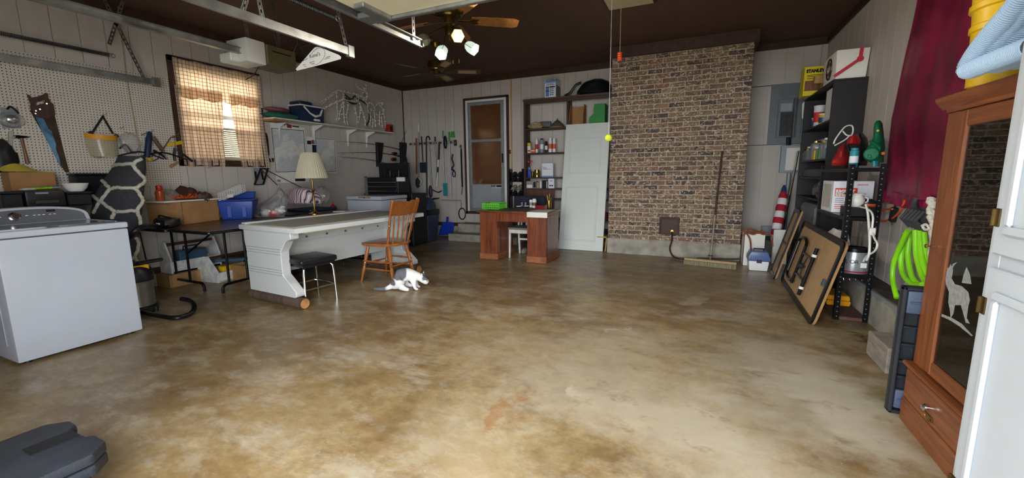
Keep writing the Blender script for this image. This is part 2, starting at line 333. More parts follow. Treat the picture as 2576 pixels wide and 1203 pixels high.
# front wall round the open overhead door (behind the camera) and the closed one to its left
f = MB().bx(XL, -5.35, YF-.12, YF, 0, ZC).bx(-2.75, DOOR_X0, YF-.12, YF, 0, ZC).bx(DOOR_X1, XR, YF-.12, YF, 0, ZC).bx(-5.35, -2.75, YF-.12, YF, 2.2, ZC).bx(DOOR_X0, DOOR_X1, YF-.12, YF, DOOR_H, ZC)
f.build('wall_front', 'painted_siding', kind='structure', sm=0)
gd = thing('door_2', None, None, (-4.05, YF-.06, 0), kind='structure')
for k in range(4): MB().bx(-5.35, -2.75, YF-.09, YF-.045, k*.55+.003, k*.55+.547).build('panel', 'white_paint', gd, bev=.006)
mat('shade_eave_board', 'b9b6ae', .8, var=.1)
MB().bx(XL-.4, XR+.4, YF-.55, YF-.12, 2.62, 2.70).build('added_shade_eave', 'shade_eave_board', kind='structure', sm=0)  # unseen eave, added to cut sky light on the near floor
# brown boards where wall meets ceiling, sills and concrete footing at the floor
def struct(name, m, *boxes, bev=0, label=None):
    b = MB()
    for q in boxes: b.bx(*q)
    o = b.build(name, m, kind='structure', bev=bev, sm=0)
    if label: o['label'] = label
    return o
struct('trim_1', 'dark_brown_trim', (XL-.001, XL+.02, YF, YB, 2.945, ZC)); struct('trim_2', 'dark_brown_trim', (XL, -1.28, YB-.02, YB, 2.945, ZC)); struct('trim_3', 'dark_brown_trim', (.56, XR, YB-.02, YB, 2.945, ZC)); struct('trim_4', 'dark_brown_trim', (XR-.02, XR, YF, YB, 2.96, ZC))
struct('baseboard_left', 'dark_brown_trim', (XL, XL+.025, YF, YB, .14, .21)); struct('baseboard_back', 'dark_brown_trim', (XL, XR, YB-.03, YB, .21, .275))
mat('weathered_sill', '55483c', .9, var=.6, sc=9, bump=.4)
struct('footing_left', 'old_concrete', (XL-.01, XL+.05, YF, YB-.06, 0, .14)); struct('footing_back', 'old_concrete', (XL, XR, YB-.06, YB+.01, 0, .21)); struct('footing_right', 'old_concrete', (1.31, XR+.02, YF, YB-.06, 0, .243), label='concrete footing along the right wall')
struct('trim_5', 'grey_plastic', (1.303, 1.322, YF, YB-.06, .243, .274)); struct('baseboard_right', 'weathered_sill', (1.322, XR+.004, YF, YB-.06, .243, .28))
# panel seams on the wall by the breaker box
for k, z in enumerate((2.455, 1.62)): struct('trim_%d' % (6+k), 'black', (.56, 1.3 if k else XR, YB-.014, YB-.001, z-.004, z+.004))
struct('trim_8', 'siding_strip' if 'siding_strip' in MATS else 'pine', (-3.262, -3.235, YB-.012, YB, .5, 2.94)); struct('trim_9', 'dark_brown_trim', (XL-.001, XL+.012, YB-.022, YB, .27, 2.95))
# ---------------------------------------------------------------- chimney
ch = thing('chimney', 'tumbled brick chimney breast on a concrete base', 'chimney', (-.366, 6.9, 0))
CX0, CX1, CY, CZ0, CZ1 = -1.283, .548, 6.507, .237, 2.884
MB().bx(CX0-.004, CX1+.004, CY-.012, YB-.065, 0, CZ0).build('base', 'old_concrete', ch, bev=.008, label='pale concrete base of the chimney')
MB().bx(CX0+.01, CX1-.01, CY+.006, YB-.035, CZ0, CZ1).build('mortar', 'mortar', ch, sm=0)
NR, NB = 39, 9; PH, PW, J = (CZ1-CZ0)/NR, (CX1-CX0)/NB, .010
full = MB().box((0, .05, PH/2), (PW-J, .1, PH-J)).build('brick', 'tumbled_brick', ch, bev=.004, world=False)
half = MB().box((0, .05, PH/2), (PW/2-J, .1, PH-J)).build('brick', 'tumbled_brick', ch, bev=.004, world=False)
T = OFF[ch.name].inverted(); first = {0: full, 1: half}; lst = []
for r in range(NR):
    z = CZ0+r*PH; xs = [(CX0+(i+.5)*PW, 0) for i in range(NB)] if r % 2 == 0 else [(CX0+PW*.25, 1)]+[(CX0+(i+1)*PW, 0) for i in range(NB-1)]+[(CX1-PW*.25, 1)]
    for x, h in xs: lst.append(((Vector((x, CY, z+PH/2))-CAM).length, x, z, h))
lst.sort(); rest = MB()
for k, (d, x, z, h) in enumerate(lst):
    p = Vector((x+rnd.uniform(-.0015, .0015), CY+rnd.uniform(-.004, .004), z+rnd.uniform(-.001, .001)))
    if k < 300:
        o = first.pop(h, None) or linkcopy((full, half)[h], ch); o.location = T @ p
    else: rest.box(p+Vector((0, .05, PH/2)), ((PW/2 if h else PW)-J, .1, PH-J))
rest.build('brick_course', 'tumbled_brick', ch, bev=.004, kind='stuff')
for s, x in ((-1, CX0), (1, CX1)):           # returns of the chimney, seen only edge-on
    m = MB()
    for r in range(NR):
        y = CY+.105 if r % 2 else CY+.106
        while y < YB-.04: m.bx(x-(.0 if s < 0 else .015), x+(.015 if s < 0 else .0), y, min(y+.19, YB-.036), CZ0+r*PH+.005, CZ0+(r+1)*PH-.005); y += .203
    m.build('side_bricks', 'tumbled_brick', ch, kind='stuff', sm=0)
MB().bx(CX0-.02, CX1+.05, CY-.04, YB-.03, CZ1, ZC-.002).build('top_trim', 'dark_brown_trim', ch, bev=.004)
# vent door of the chimney, hose coming from it
vd = thing('flue_door', 'small brown square metal clean-out door on the brick chimney', 'vent', (-.45, CY-.01, .5))
a = PY(1660, 546, CY); b = PY(1708, 591, CY)
mat('rusty_brown', '4c352d', .6, .2, var=.3, sc=20, bump=.2)
MB().bx(a.x, b.x, CY-.03, CY-.006, b.z, a.z).build('frame', 'rusty_brown', vd, bev=.006); MB().bx(a.x+.02, b.x-.02, CY-.038, CY-.028, b.z+.02, a.z-.02).build('door', 'rusty_brown', vd, bev=.004)
MB().cyl((a.x+.02, CY-.045, a.z-.02), (a.x+.02, CY-.045, b.z+.02), .006).build('hinge', 'black_steel', vd)
c = PY(1691, 581, CY-.04); MB().lathe([(.012, 0), (.012, .02), (.018, .022), (.018, .035)], c, 12, M=Matrix.Rotation(math.radians(90), 3, 'X')).build('knob', 'brass', vd)
pts = [c+Vector((0, -.03, 0))]+[PY(*q, CY-.06) for q in ((1690, 605), (1685, 625), (1690, 641))]+[PZ(*q, .02) for q in ((1702, 650), (1722, 652))]+[PY(*q, CY-.05) for q in ((1760, 650), (1800, 651), (1850, 652), (1866, 650))]
mat('hose_brown', '3a2418', .5, var=.3); MB().tube(spline(pts, 5), .011, 8).build('gas_hose', 'hose_brown', label='thin dark hose running from the flue door along the chimney base', cat='hose')
# ---------------------------------------------------------------- back door, steps
d1 = thing('door_1', None, None, (-3.77, YB-.02, .47), kind='structure'); d1['label'] = 'aluminium storm door with brown glass'
YD = YB-.03; mat('aluminium', 'a7abaa', .45, .6, var=.2, sc=10); mat('brown_pane', '6a452b', .12, var=.2, sc=2.5, coat=.6); mat('door_grey', '9b9ea2', .5, var=.1); wood('brown_door', '6a452b', '54351f', .5)
for q in ((-4.24, -4.2, .47, 2.67), (-3.335, -3.297, .47, 2.67), (-4.24, -3.297, 2.632, 2.672), (-4.24, -3.297, .468, .52)): MB().bx(q[0], q[1], YD-.02, YB, q[2], q[3]).build('casing', 'dark_brown_trim', d1, bev=.003)
for q in ((-4.2, -4.15, .52, 2.632), (-3.385, -3.335, .52, 2.632), (-4.15, -3.385, 2.59, 2.632)): MB().bx(q[0], q[1], YD-.012, YB, q[2], q[3]).build('jamb', 'white_paint', d1, bev=.002)
for q in ((-4.15, -4.085, .53, 2.585), (-3.45, -3.385, .53, 2.585), (-4.085, -3.45, 2.525, 2.585), (-4.085, -3.45, 1.845, 1.90), (-4.085, -3.45, .53, .58)): MB().bx(q[0], q[1], YD-.026, YB, q[2], q[3]).build('rail', 'aluminium', d1, bev=.006)
for q in ((1.90, 2.525), (1.05, 1.845)):
    MB().bx(-4.085, -3.45, YD-.004, YD+.004, q[0], q[1]).build('pane', 'brown_pane', d1, sm=0)
MB().bx(-4.085, -3.45, YD-.012, YD, .58, 1.05).build('kick_panel', 'door_grey', d1, bev=.006); text('ELK', .055, Matrix.Translation((-3.67, YD-.0135, .995)) @ Matrix.Rotation(math.pi/2, 4, 'X'), 'ink', d1, ext=.0006, bold=.002); MB().bx(-3.555, -3.455, YD-.014, YD-.012, .995, 1.03).build('printed_block', 'ink', d1, sm=0); MB().bx(-3.66, -3.455, YD-.0138, YD-.012, .98, .99).build('printed_line', 'paper', d1, sm=0)
MB().bx(-3.42, -3.395, YD-.06, YD-.026, 1.45, 1.62).build('handle', 'black', d1, bev=.006)
for z in (.75, 1.4, 2.2): MB().bx(-4.165, -4.145, YD-.034, YD-.02, z, z+.12).build('hinge', 'white_paint', d1, bev=.002)
st = thing('concrete_steps', 'two worn concrete steps below the storm door', 'steps', (-3.7, 7.0, 0))
MB().bx(-4.31, -2.9, 6.67, YB-.061, 0, .137).build('lower_step', 'old_concrete', st, bev=.01); MB().bx(-4.25, -2.9, 6.93, YB-.061, .137, .30).build('upper_step', 'old_concrete', st, bev=.01)
# ================================================================ OVERHEAD
def PD(px, py, dep): return CAM + ray(px, py)*(dep/FPX)
def perf(m, p, q, w=.034, t=.003, up=(1, 0, 0), step=.045):
    """perforated strap: two rails and bridges, real holes"""
    p, q = Vector(p), Vector(q); d = q-p; L = d.length; d.normalize(); s = d.cross(Vector(up)).normalized()
    for k in (-1, 1): m.bar(p+s*k*(w/2-.005), q+s*k*(w/2-.005), .010, t, up)
    n = max(1, int(L/step))
    for i in range(n+1):
        c = p+d*min(L-.012, max(.012, i*L/n)); m.bar(c-d*.012, c+d*.012, w-.012, t, up)
    return m
def coil(p, q, r, w, turns, n=5):
    p, q = Vector(p), Vector(q); d = q-p; a = d.orthogonal().normalized(); b = d.normalized().cross(a); k = turns*7
    return MB().tube([p+d*(i/k)+a*r*math.cos(2*math.pi*i/7)+b*r*math.sin(2*math.pi*i/7) for i in range(k+1)], w, n)
def track(label, x, z, y0, y1, face, hang, spring):
    t = thing('door_track', label, 'door track', (x, y0, z), group='overhead door tracks')
    s = face; pr = [(-.012, -.03), (.012, -.03), (.012, -.024), (-.007, -.024), (-.007, .024), (.012, .024), (.012, .03), (-.012, .03)]
    MB().prism([(x+s*u, z+v) for u, v in pr], 'y', y0, y1).build('rail', 'galvanized', t, sm=0)
    for p, q in hang: perf(MB(), p, q, up=(1, 0, 0)).build('hanger', 'galvanized', t, sm=0)
    if x < -2.5: MB().bx(x-.02, x+.02, y1-.05, y1+.015, z-.045, z+.05).build('end_bracket', 'galvanized', t, bev=.003)
    if spring:
        p, q = spring; coil(p, q, .017, .0035, int((Vector(q)-Vector(p)).length/.012)).build('spring', 'dark_steel', t)
        MB().tube(arc(Vector(q)+Vector((0, .03, 0)), .018, 0, 320, 10, (0, 1, 0), (0, 0, 1)), .004, 6).build('spring_hook', 'galvanized', t)
TZ = 2.27
track('galvanized overhead track along the pegboard wall', -5.54, TZ, .15, 2.84, 1, [((-5.54, 2.72, TZ), (-5.54, 2.45, ZC)), ((-5.54, 2.45, TZ+.3), (-5.54, 2.62, ZC))], ((-5.56, .4, TZ+.2), (-5.56, 2.45, TZ+.2)))
track('galvanized overhead track with the hanger hooked on it', -2.78, TZ, .15, 2.9, -1, [((-2.78, 2.86, TZ-.04), (-2.86, 2.75, ZC)), ((-2.78, 2.1, TZ), (-2.78, 2.0, ZC)), ((-2.78, 1.95, TZ), (-2.78, 2.25, ZC))], ((-2.76, .6, TZ+.22), (-2.76, 2.72, TZ+.22)))
track('galvanized overhead track ending beside the lit ceiling fan', -2.10, TZ, .15, 2.95, 1, [((-2.10, 2.86, TZ), (-2.10, 2.86, ZC)), ((-2.10, 2.35, TZ), (-2.18, 2.35, ZC))], None)
# raised sectional door lying in its tracks
rd = thing('overhead_door', 'cream overhead door raised flat under the ceiling', 'garage door', (-.4, 1.2, TZ))
mat('cream_door', 'd8d0b4', .5, var=.06)
for k in range(4):
    y1 = 2.36-k*.56; pn = MB().bx(-2.04, 1.3, y1-.55, y1, TZ-.01, TZ+.035).build('panel', 'cream_door', rd, bev=.006)
for x in (-2.02, .9): MB().bx(x-.03 if x > 0 else x, x+.05, .2, 2.36, TZ+.035, TZ+.055).build('stile', 'galvanized', rd, bev=.002)
MB().bx(-2.05, 1.3, 2.36, 2.395, TZ-.03, TZ+.075).build('end_rail', 'galvanized', rd, bev=.004)
MB().bx(-2.09, -1.98, 2.25, 2.37, TZ-.035, TZ-.0).build('hinge_plate', 'galvanized', rd, bev=.004); MB().cyl((-2.11, 2.30, TZ), (-1.98, 2.30, TZ), .024, n=14).build('roller', 'dark_steel', rd)
MB().bx(-1.98, -1.90, 2.1, 2.36, TZ-.04, TZ-.01).build('bracket', 'galvanized', rd, bev=.006)
# opener
op = thing('garage_door_opener', 'ceiling-hung garage door opener, white cover on olive housing', 'door opener', (-4.2, 3, 2.35))
mat('olive_metal', '6f6547', .5, .3, var=.2); ox = -4.16; oz = 2.45
MB().bx(ox-.03, ox+.03, .2, 2.92, oz+.012, oz+.018).bx(ox-.004, ox+.004, .2, 2.92, oz-.03, oz+.012).bx(ox-.025, ox+.025, .2, 2.92, oz-.036, oz-.03).build('rail', 'galvanized', op, sm=0)
MB().tube([(ox-.02, .2, oz+.03), (ox-.02, 2.9, oz+.03)], .006, 6).build('chain', 'dark_steel', op)
MB().bx(ox-.19, ox+.10, 2.86, 3.06, 2.34, 2.56).build('light_cover', 'white_plastic', op, bev=.012, seg=2); MB().bx(ox-.19, ox-.02, 2.78, 2.86, 2.34, 2.42).build('cover_lip', 'white_plastic', op, bev=.008)
MB().bx(ox-.17, ox+.12, 3.06, 3.40, 2.35, 2.55).build('housing', 'olive_metal', op, bev=.01); MB().bx(ox+.1195, ox+.1225, 3.12, 3.34, 2.485, 2.495).build('slot', 'black', op)
for y in (2.95, 3.3): perf(MB(), (ox+.02, y, 2.55), (ox+.02, y-.05, ZC)).build('strap', 'galvanized', op, sm=0)
MB().tube(spline([(ox+.0, 3.05, 2.34), (ox-.03, 3.0, 2.25), (ox-.08, 2.95, 2.2)]), .005, 6).build('cord', 'black', op)
MB().tube(spline([(ox+.1, 3.2, 2.55), (ox+.16, 3.1, 2.75), (ox+.1, 3.0, 2.95), (ox, 3.0, ZC-.01)]), .006, 6).build('power_cord', 'black', op)
# ---------------------------------------------------------------- hangers on the track
hy = 2.62
tri = [PY(*q, hy) for q in ((745, 174), (748, 178), (800, 165), (857, 149), (858, 143), (852, 138), (806, 119), (797, 118), (792, 120))]
ph = thing('paper_covered_hanger', 'white paper-covered wire hanger with printed oval', 'hanger', (sum(p.x for p in tri)/9, hy, tri[1].z))
MB().slab(tri, .004).build('paper_cover', 'paper', ph, sm=0)
hk = PY(795, 118, hy); MB().tube([hk, hk+Vector((0, .005, .03))]+[(hk.x+.0, hy+.005, z) for z in (TZ-.06, TZ-.035)]+[(-2.765, hy, TZ-.03)], .002, 6).build('hook', 'dark_steel', ph)
A = PY(772, 157, hy-.006); Bq = PY(835, 139, hy-.006); M_ = frame(A, Bq-A, (0, 0, 1))
text("Kunal's", .042, frame(PY(779, 147, hy-.006), Bq-A, (0, 0, 1)), 'ink', ph, ext=.0002, sx=1.0)
cx = PY(798, 142, hy-.006); u = (Bq-A).normalized(); w = Vector((0, 0, 1)); MB().tube([cx+u*.085*math.cos(t*.2)+w*(.058*math.sin(t*.2))+u*.02*math.sin(t*.2) for t in range(-13, 14)], .0012, 4).build('printed_oval', 'ink', ph)
for (px, py, l) in ((785, 156, .05), (788, 160, .035), (825, 143, .05), (823, 147, .06), (765, 163, .03), (768, 167, .025)):
    c = PY(px, py, hy-.006); MB().bar(c-u*l/2, c+u*l/2, .0006, .003).build('print_line', 'ink', ph, sm=0)
wh = [PY(*q, 2.5) for q in ((748, 110), (719, 173), (773, 148))]
eh = thing('wire_hanger', 'bare wire coat hanger beside the paper-covered one', 'hanger', (wh[1].x, 2.5, wh[1].z))
MB().tube(wh, .002, 6, closed=True).build('frame', 'dark_steel', eh); h0 = wh[0]; MB().tube([h0, h0+Vector((0, 0, .05)), (h0.x+.03, 2.5, TZ-.045), (-2.78, 2.5, TZ-.033)], .002, 6).build('hook', 'dark_steel', eh)
# ---------------------------------------------------------------- ceiling fans
wood('fan_blade_oak', 'a8743a', '7c5126', .35); mat('antique_brass', '7a6331', .3, .9, var=.5, sc=8); mat('cane', 'b09a72', .7, var=.25, sc=90, bump=.4); mat('shade_glass', 'b9cfc2', .25, var=.15, sc=30, emit=.42); mat('shade_glass_off', 'b9b59c', .15, var=.2, trans=.6); mat('bulb_warm', 'ffdf9a', .3, var=0, emit=5); mat('shade_warm', 'f0bd66', .25, var=.05, emit=.5)
wood('fan_blade_dark', '5d4630', '40301f', .5)
def fan(label, c, zb, ang, R, bm, inset):
    f = thing('ceiling_fan', label, 'ceiling fan', (c[0], c[1], zb), group='ceiling fans')
    MB().lathe([(.07, ZC-.001), (.07, ZC-.02), (.045, ZC-.07), (.02, ZC-.08)], (c[0], c[1], 0), 20).build('canopy', 'antique_brass', f)
    MB().cyl((c[0], c[1], ZC-.07), (c[0], c[1], zb+.13), .012).build('downrod', 'antique_brass', f)
    MB().lathe([(.03, zb+.15), (.06, zb+.135), (.115, zb+.125), (.125, zb+.09), (.125, zb+.045), (.105, zb+.03), (.1, zb+.015), (.05, zb), (.05, zb-.03), (.03, zb-.05)], (c[0], c[1], 0), 28).build('motor', 'antique_brass', f, sm=25)
    for k in range(5):
        a = ang+k*2*math.pi/5; M = Matrix.Translation((c[0], c[1], zb)) @ Matrix.Rotation(a, 4, 'Z') @ Matrix.Rotation(math.radians(-13), 4, 'X')
        b = MB().prism([(.20, -.055), (.30, -.066), (R-.05, -.072), (R, -.05), (R, .05), (R-.05, .072), (.30, .066), (.20, .055)], 'z', 0, .007).xf(M); b = b.build('blade', bm, f, bev=.002)
        MB().prism([(.08, -.016), (.17, -.014), (.22, -.045), (.27, -.03), (.25, 0), (.27, .03), (.22, .045), (.17, .014), (.08, .016)], 'z', -.008, -.001).xf(M).build('blade_iron', 'antique_brass', b, bev=.002)
        if inset: MB().prism([(.30, -.04), (R-.07, -.045), (R-.07, .045), (.30, .04)], 'z', -.0025, -.0005).xf(M).build('cane_inset', 'cane', b)
    return f
F1 = PZ(1130, 50, 2.62); t1 = PZ(1300, 60, 2.62)
f1 = fan('ceiling fan with four glass lamp shades, three lit, near the door track', F1, 2.62, math.atan2(t1.y-F1.y, t1.x-F1.x), .64, 'fan_blade_oak', False)
MB().lathe([(.02, 2.58), (.045, 2.56), (.055, 2.52), (.045, 2.48), (.02, 2.46), (.008, 2.44)], (F1.x, F1.y, 0), 20).build('light_kit', 'antique_brass', f1)
sh_prof = [(.018, 0), (.024, .012), (.04, .03), (.054, .065), (.058, .10), (.056, .118)]
for k, (px, py, tip, lit) in enumerate(((1068, 101, (1050, 85), 0), (1113, 128, (1113, 145), 1), (1150, 90, (1150, 100), 2), (1183, 118, (1200, 130), 1))):
    dp = (F1-CAM).dot(FWD)+(-.16, -.13, -.20, -.05)[k]
    c = PD(px, py, dp); hub = Vector((F1.x, F1.y, 2.50)); d = (c-hub); d.normalize()
    if k == 2: d = (d*.6+(CAM-c).normalized()*.6).normalized()
    top = c-d*.06; M3 = d.to_track_quat('Z', 'Y').to_matrix()
    lt = MB().tube(spline([hub, hub+Vector((d.x*.05, d.y*.05, .05)), top+Vector((0, 0, .03)), top]), .006, 8).build('lamp_arm', 'antique_brass', f1)
    MB().lathe([(.016, -.02), (.02, -.01), (.022, .012)], top, 14, M=M3).build('socket', 'antique_brass', f1)
    sd_ = MB().lathe(sh_prof+[(r-.003, z) for r, z in sh_prof[::-1]], top, 6, M=M3, cap=False).build('lamp_shade', ('shade_glass_off', 'shade_glass', 'shade_warm')[lit], f1, sm=0)
    for j in range(6):
        an = 2*math.pi*j/6; MB().tube([M3 @ Vector((r*1.01*math.cos(an), r*1.01*math.sin(an), z))+top for r, z in sh_prof], .0022, 5).build('shade_lead', 'dark_steel', sd_)
    if lit:
        MB().lathe([(.006, .01), (.022, .035), (.028, .06), (.02, .085), (.004, .095)], top, 12, M=M3).build('bulb', 'bulb_warm', f1)
        l = bpy.data.lights.new('fan_bulb', 'POINT'); l.energy = 11; l.color = (1, .90, .76); l.shadow_soft_size = .012; lo = bpy.data.objects.new('fan_bulb', l); COL.objects.link(lo); lo.location = top+d*.112; lo.parent = None
for px, py0, py1 in ((1140, 132, 152), (1155, 135, 150)):
    a = PD(px, py0, (F1-CAM).dot(FWD)); b = PD(px, py1, (F1-CAM).dot(FWD)); MB().tube([(F1.x, F1.y, 2.45), a, b], .0015, 4).cyl(b, b+Vector((0, 0, -.03)), .006, .004, 8).build('pull_chain', 'antique_brass', f1)
F2 = PZ(1098, 180, 2.66); t2 = PZ(1196, 182, 2.66)
fan('ceiling fan with cane-inset blades and no lamps, further from the camera', F2, 2.66, math.atan2(t2.y-F2.y, t2.x-F2.x), .62, 'fan_blade_dark', True)
# ---------------------------------------------------------------- attic hatch, cords
mat('beige_panel', 'c2b391', .6, var=.08)
q = [PZ(*p, ZC) for p in ((1518, -14), (1650, -30), (1640, 12), (1555, 20))]
ah = thing('attic_hatch', 'beige square hatch panel in the brown ceiling', 'hatch', (-.8, 4.9, ZC-.02)); MB().bx(-1.03, -.56, 4.5, 5.03, ZC-.014, ZC-.001).build('panel', 'beige_panel', ah, bev=.003); MB().bx(-1.06, -.53, 4.47, 5.06, ZC-.006, ZC-.0005).build('frame', 'dark_brown_trim', ah, bev=.002)
hy = 4.75; hp = PY(1559, 142, hy); ch_ = thing('pull_cord', 'cord with ribbed orange handle hanging from the ceiling hatch', 'pull cord', hp)
MB().tube([(hp.x, hy, ZC-.015), (hp.x, hy, hp.z+.03)], .004, 6).build('cord', 'rope', ch_); mat('orange_handle', 'f05a28', .4, var=.1)
MB().lathe([(.01, -.045)]+[(r, z) for k in range(4) for r, z in ((.024, -.042+k*.022), (.027, -.034+k*.022), (.018, -.024+k*.022))]+[(.01, .045)], hp, 16).build('handle', 'orange_handle', ch_)
bp_ = PD(1531, 347, 3.9); tb = thing('parking_ball', 'yellow-green ball hanging on a long thin string', 'ball', bp_); mat('tennis_yellow', 'd3e03a', .8, var=.15, sc=40, bump=.2)
MB().blob(bp_, (.034, .034, .034), amp=.02, n=16).build('ball', 'tennis_yellow', tb); MB().tube([(bp_.x, bp_.y, ZC-.001), bp_+Vector((0, 0, .03))], .0018, 5).build('string', 'white_plastic', tb)
MB().tube([PZ(1888, 80, ZC-.001), PZ(1888, 80, ZC-.001)+Vector((0, 0, -.12))], .004, 6).build('ceiling_hook', 'brass', label='short brass hook screwed into ceiling above the chimney', cat='hook')
# ================================================================ LEFT WALL
def W(px, py, off=.012): return PX(px, py, XL+off)
# pegboard with its dotted holes
g = NT('pegboard_hardboard'); o = g.n('TexCoord').outputs['Object']; sp = g.n('SeparateXYZ', (o,)); 
fy = g.math('ABSOLUTE', g.math('SUBTRACT', g.math('FRACT', g.math('MULTIPLY', sp.outputs[1], 1/.0254)), .5)); fz = g.math('ABSOLUTE', g.math('SUBTRACT', g.math('FRACT', g.math('MULTIPLY', sp.outputs[2], 1/.0254)), .5))
dd = g.math('SQRT', g.math('ADD', g.math('MULTIPLY', fy, fy), g.math('MULTIPLY', fz, fz))); hole = g.rng(dd, .15, .20, 1, 0)
c = g.mix(g.rng(g.noise(o, 6, 3), .3, .7, 0, .2), 'd0c8bc', 'b9b0a3'); g.out(Base_Color=g.mix(hole, c, '0c0b0a'), Roughness=.6)
pb = MB().bx(XL+.002, XL+.013, .6, 3.02, 1.15, 2.37).build('pegboard', 'pegboard_hardboard', label='cream pegboard covering the left wall beside the window', cat='pegboard', sm=0)
g = NT('window_sky'); del g
# window: brown casing, white sash, curtain rod, curtains
w1 = thing('window_1', None, None, (XL, 3.6, 1.4), kind='structure'); w1['label'] = 'brown-cased window with plaid curtains'
for q in ((3.03, 3.10, 1.37, 2.635), (4.08, 4.15, 1.37, 2.635), (3.03, 4.15, 2.56, 2.635), (3.03, 4.15, 1.37, 1.45)): MB().bx(XL-.002, XL+.03, *q).build('casing', 'dark_brown_trim', w1, bev=.003)
for q in ((3.10, 3.14, 1.45, 2.56), (4.04, 4.08, 1.45, 2.56), (3.14, 4.04, 2.5, 2.56), (3.14, 4.04, 1.45, 1.5), (3.14, 4.04, 1.98, 2.03), (3.575, 3.6, 2.03, 2.5)): MB().bx(XL-.09, XL-.05, *q).build('sash', 'white_paint', w1, bev=.003)
MB().bx(XL-.072, XL-.068, 3.14, 4.04, 1.5, 2.5).build('pane', 'glass', w1, sm=0)
mat('louvre_cream', 'c9bd9a', .6, var=.1)
lv = MB().bx(XL-.05, XL-.02, 3.14, 4.04, 1.46, 1.50).bx(XL-.05, XL-.02, 3.14, 4.04, 1.84, 1.87)
lv.build('vent_frame', 'louvre_cream', w1)
for k in range(13): MB().box((XL-.035, 3.59, 1.515+k*.0255), (.035, .88, .006), M=Matrix.Rotation(math.radians(35), 3, 'Y')).build('louvre', 'louvre_cream', w1, sm=0)
def plaid():
    g = NT('plaid_cotton'); o = g.n('TexCoord').outputs['Object']; sp = g.n('SeparateXYZ', (o,)); P = .042
    def ln(v, w): a = g.math('ABSOLUTE', g.math('SUBTRACT', g.math('FRACT', g.math('MULTIPLY', v, 1/P)), .5)); return g.rng(a, w, w+.04, 1, 0)
    a, b = ln(sp.outputs[1], .06), ln(sp.outputs[2], .06); 
    c = g.mix(g.math('MULTIPLY', a, .6), 'f3e4cc', '9a4a44'); c = g.mix(g.math('MULTIPLY', b, .6), c, '9a4a44')
    g.out(Base_Color=c, Roughness=.9)
    tr = g.n('BsdfTranslucent', (c,)); mx = g.n('MixShader', (.6, g.p.outputs[0], tr.outputs[0])); g.t.links.new(mx.outputs[0], g.t.nodes['Material Output'].inputs[0]); return g.m
plaid()
def drape(y0, y1, z0, z1, n, amp, off, y0b=None, y1b=None, seed=0, ruf=0, axis='x', base=XL):
    y0b = y0 if y0b is None else y0b; y1b = y1 if y1b is None else y1b
    def fn(u, v):
        a = y0+(y1-y0)*u; b = y0b+(y1b-y0b)*u; z = z1+(z0-z1)*v
        f = amp*(math.sin(u*n*6.283+seed)+.5*math.sin(u*n*2.3*6.283+seed*2))*(.5+.7*v)+ruf*.006*math.sin(u*n*19)*(1-v)
        return (base+off+f+.004*noise.noise(Vector((u*5, v*4, seed))), a+(b-a)*v, z+.012*math.sin(u*n*3+seed)*(v*v+.3))
    return fn
cs = thing('window_curtains', 'red and cream plaid cafe curtains with valance over the window', 'curtain', (XL+.05, 3.6, 1.4))
MB().cyl((XL+.045, 3.02, 2.565), (XL+.045, 4.14, 2.565), .006).build('rod', 'dark_steel', cs)
MB().sheet(drape(3.06, 4.12, 2.17, 2.605, 9, .010, .06, seed=1, ruf=1), 90, 12, .0015).build('valance', 'plaid_cotton', cs, sm=60)
MB().sheet(drape(3.06, 3.60, 1.37, 2.30, 5, .010, .04, 3.06, 3.53, seed=2), 60, 14, .0015).build('curtain_panel', 'plaid_cotton', cs, sm=60)
MB().sheet(drape(3.68, 4.12, 1.37, 2.30, 5, .010, .04, 3.76, 4.18, seed=4), 60, 14, .0015).build('curtain_panel', 'plaid_cotton', cs, sm=60)
# ---------------------------------------------------------------- hand tools on the pegboard
PEG = .016
def wpts(*ps, off=PEG): return [W(px, py, off) for px, py in ps]
wood('old_handle_wood', '4a2a1c', '2c1810', .5); mat('painted_blade', '5f93b8', .6, var=.4, sc=9, col2='2d4a5e'); mat('rusty_blade', '4a372c', .6, .4, var=.4, sc=14)
sw = thing('hand_saw', 'old rusty hand saw with a blue landscape painted on its blade', 'saw', W(110, 330))
MB().slab(wpts((75, 278), (120, 258), (137, 290), (174, 434), (163, 433)), -.004).build('blade', 'rusty_blade', sw, sm=0)
MB().slab(wpts((88, 292), (98, 285), (110, 300), (122, 325), (130, 330), (136, 350), (141, 363), (140, 375), (148, 395), (155, 425), (140, 397), (125, 367), (110, 340), off=PEG+.0045), -.002).build('painting', 'painted_blade', sw, sm=0)
hd = [(67, 238), (72, 240), (78, 246), (95, 243), (108, 238), (113, 234), (118, 236), (119, 247), (123, 252), (125, 258), (132, 262), (137, 290), (115, 300), (88, 292), (80, 282), (75, 270), (76, 262), (72, 252)]
hb = MB(); q = wpts(*hd, off=PEG+.006); hole = wpts((86, 261), (92, 257), (100, 256), (108, 252), (113, 254), (110, 260), (100, 263), (90, 265), off=PEG+.006)
def slab_hole(outer, inner, th):
    bm = bmesh.new(); vo = [bm.verts.new(p) for p in outer]; vi = [bm.verts.new(p) for p in inner]
    es = [bm.edges.new((vo[i], vo[(i+1) % len(vo)])) for i in range(len(vo))]+[bm.edges.new((vi[i], vi[(i+1) % len(vi)])) for i in range(len(vi))]
    bmesh.ops.triangle_fill(bm, edges=es, use_beauty=True); r = bmesh.ops.extrude_face_region(bm, geom=bm.faces[:]); bmesh.ops.translate(bm, vec=th, verts=[e for e in r['geom'] if isinstance(e, bmesh.types.BMVert)])
    bm.verts.index_update(); m = MB().add([v.co.copy() for v in bm.verts], [tuple(v.index for v in f.verts) for f in bm.faces]); bm.free(); return m
slab_hole(q, hole, Vector((.02, 0, 0))).build('handle', 'old_handle_wood', sw, sm=0)
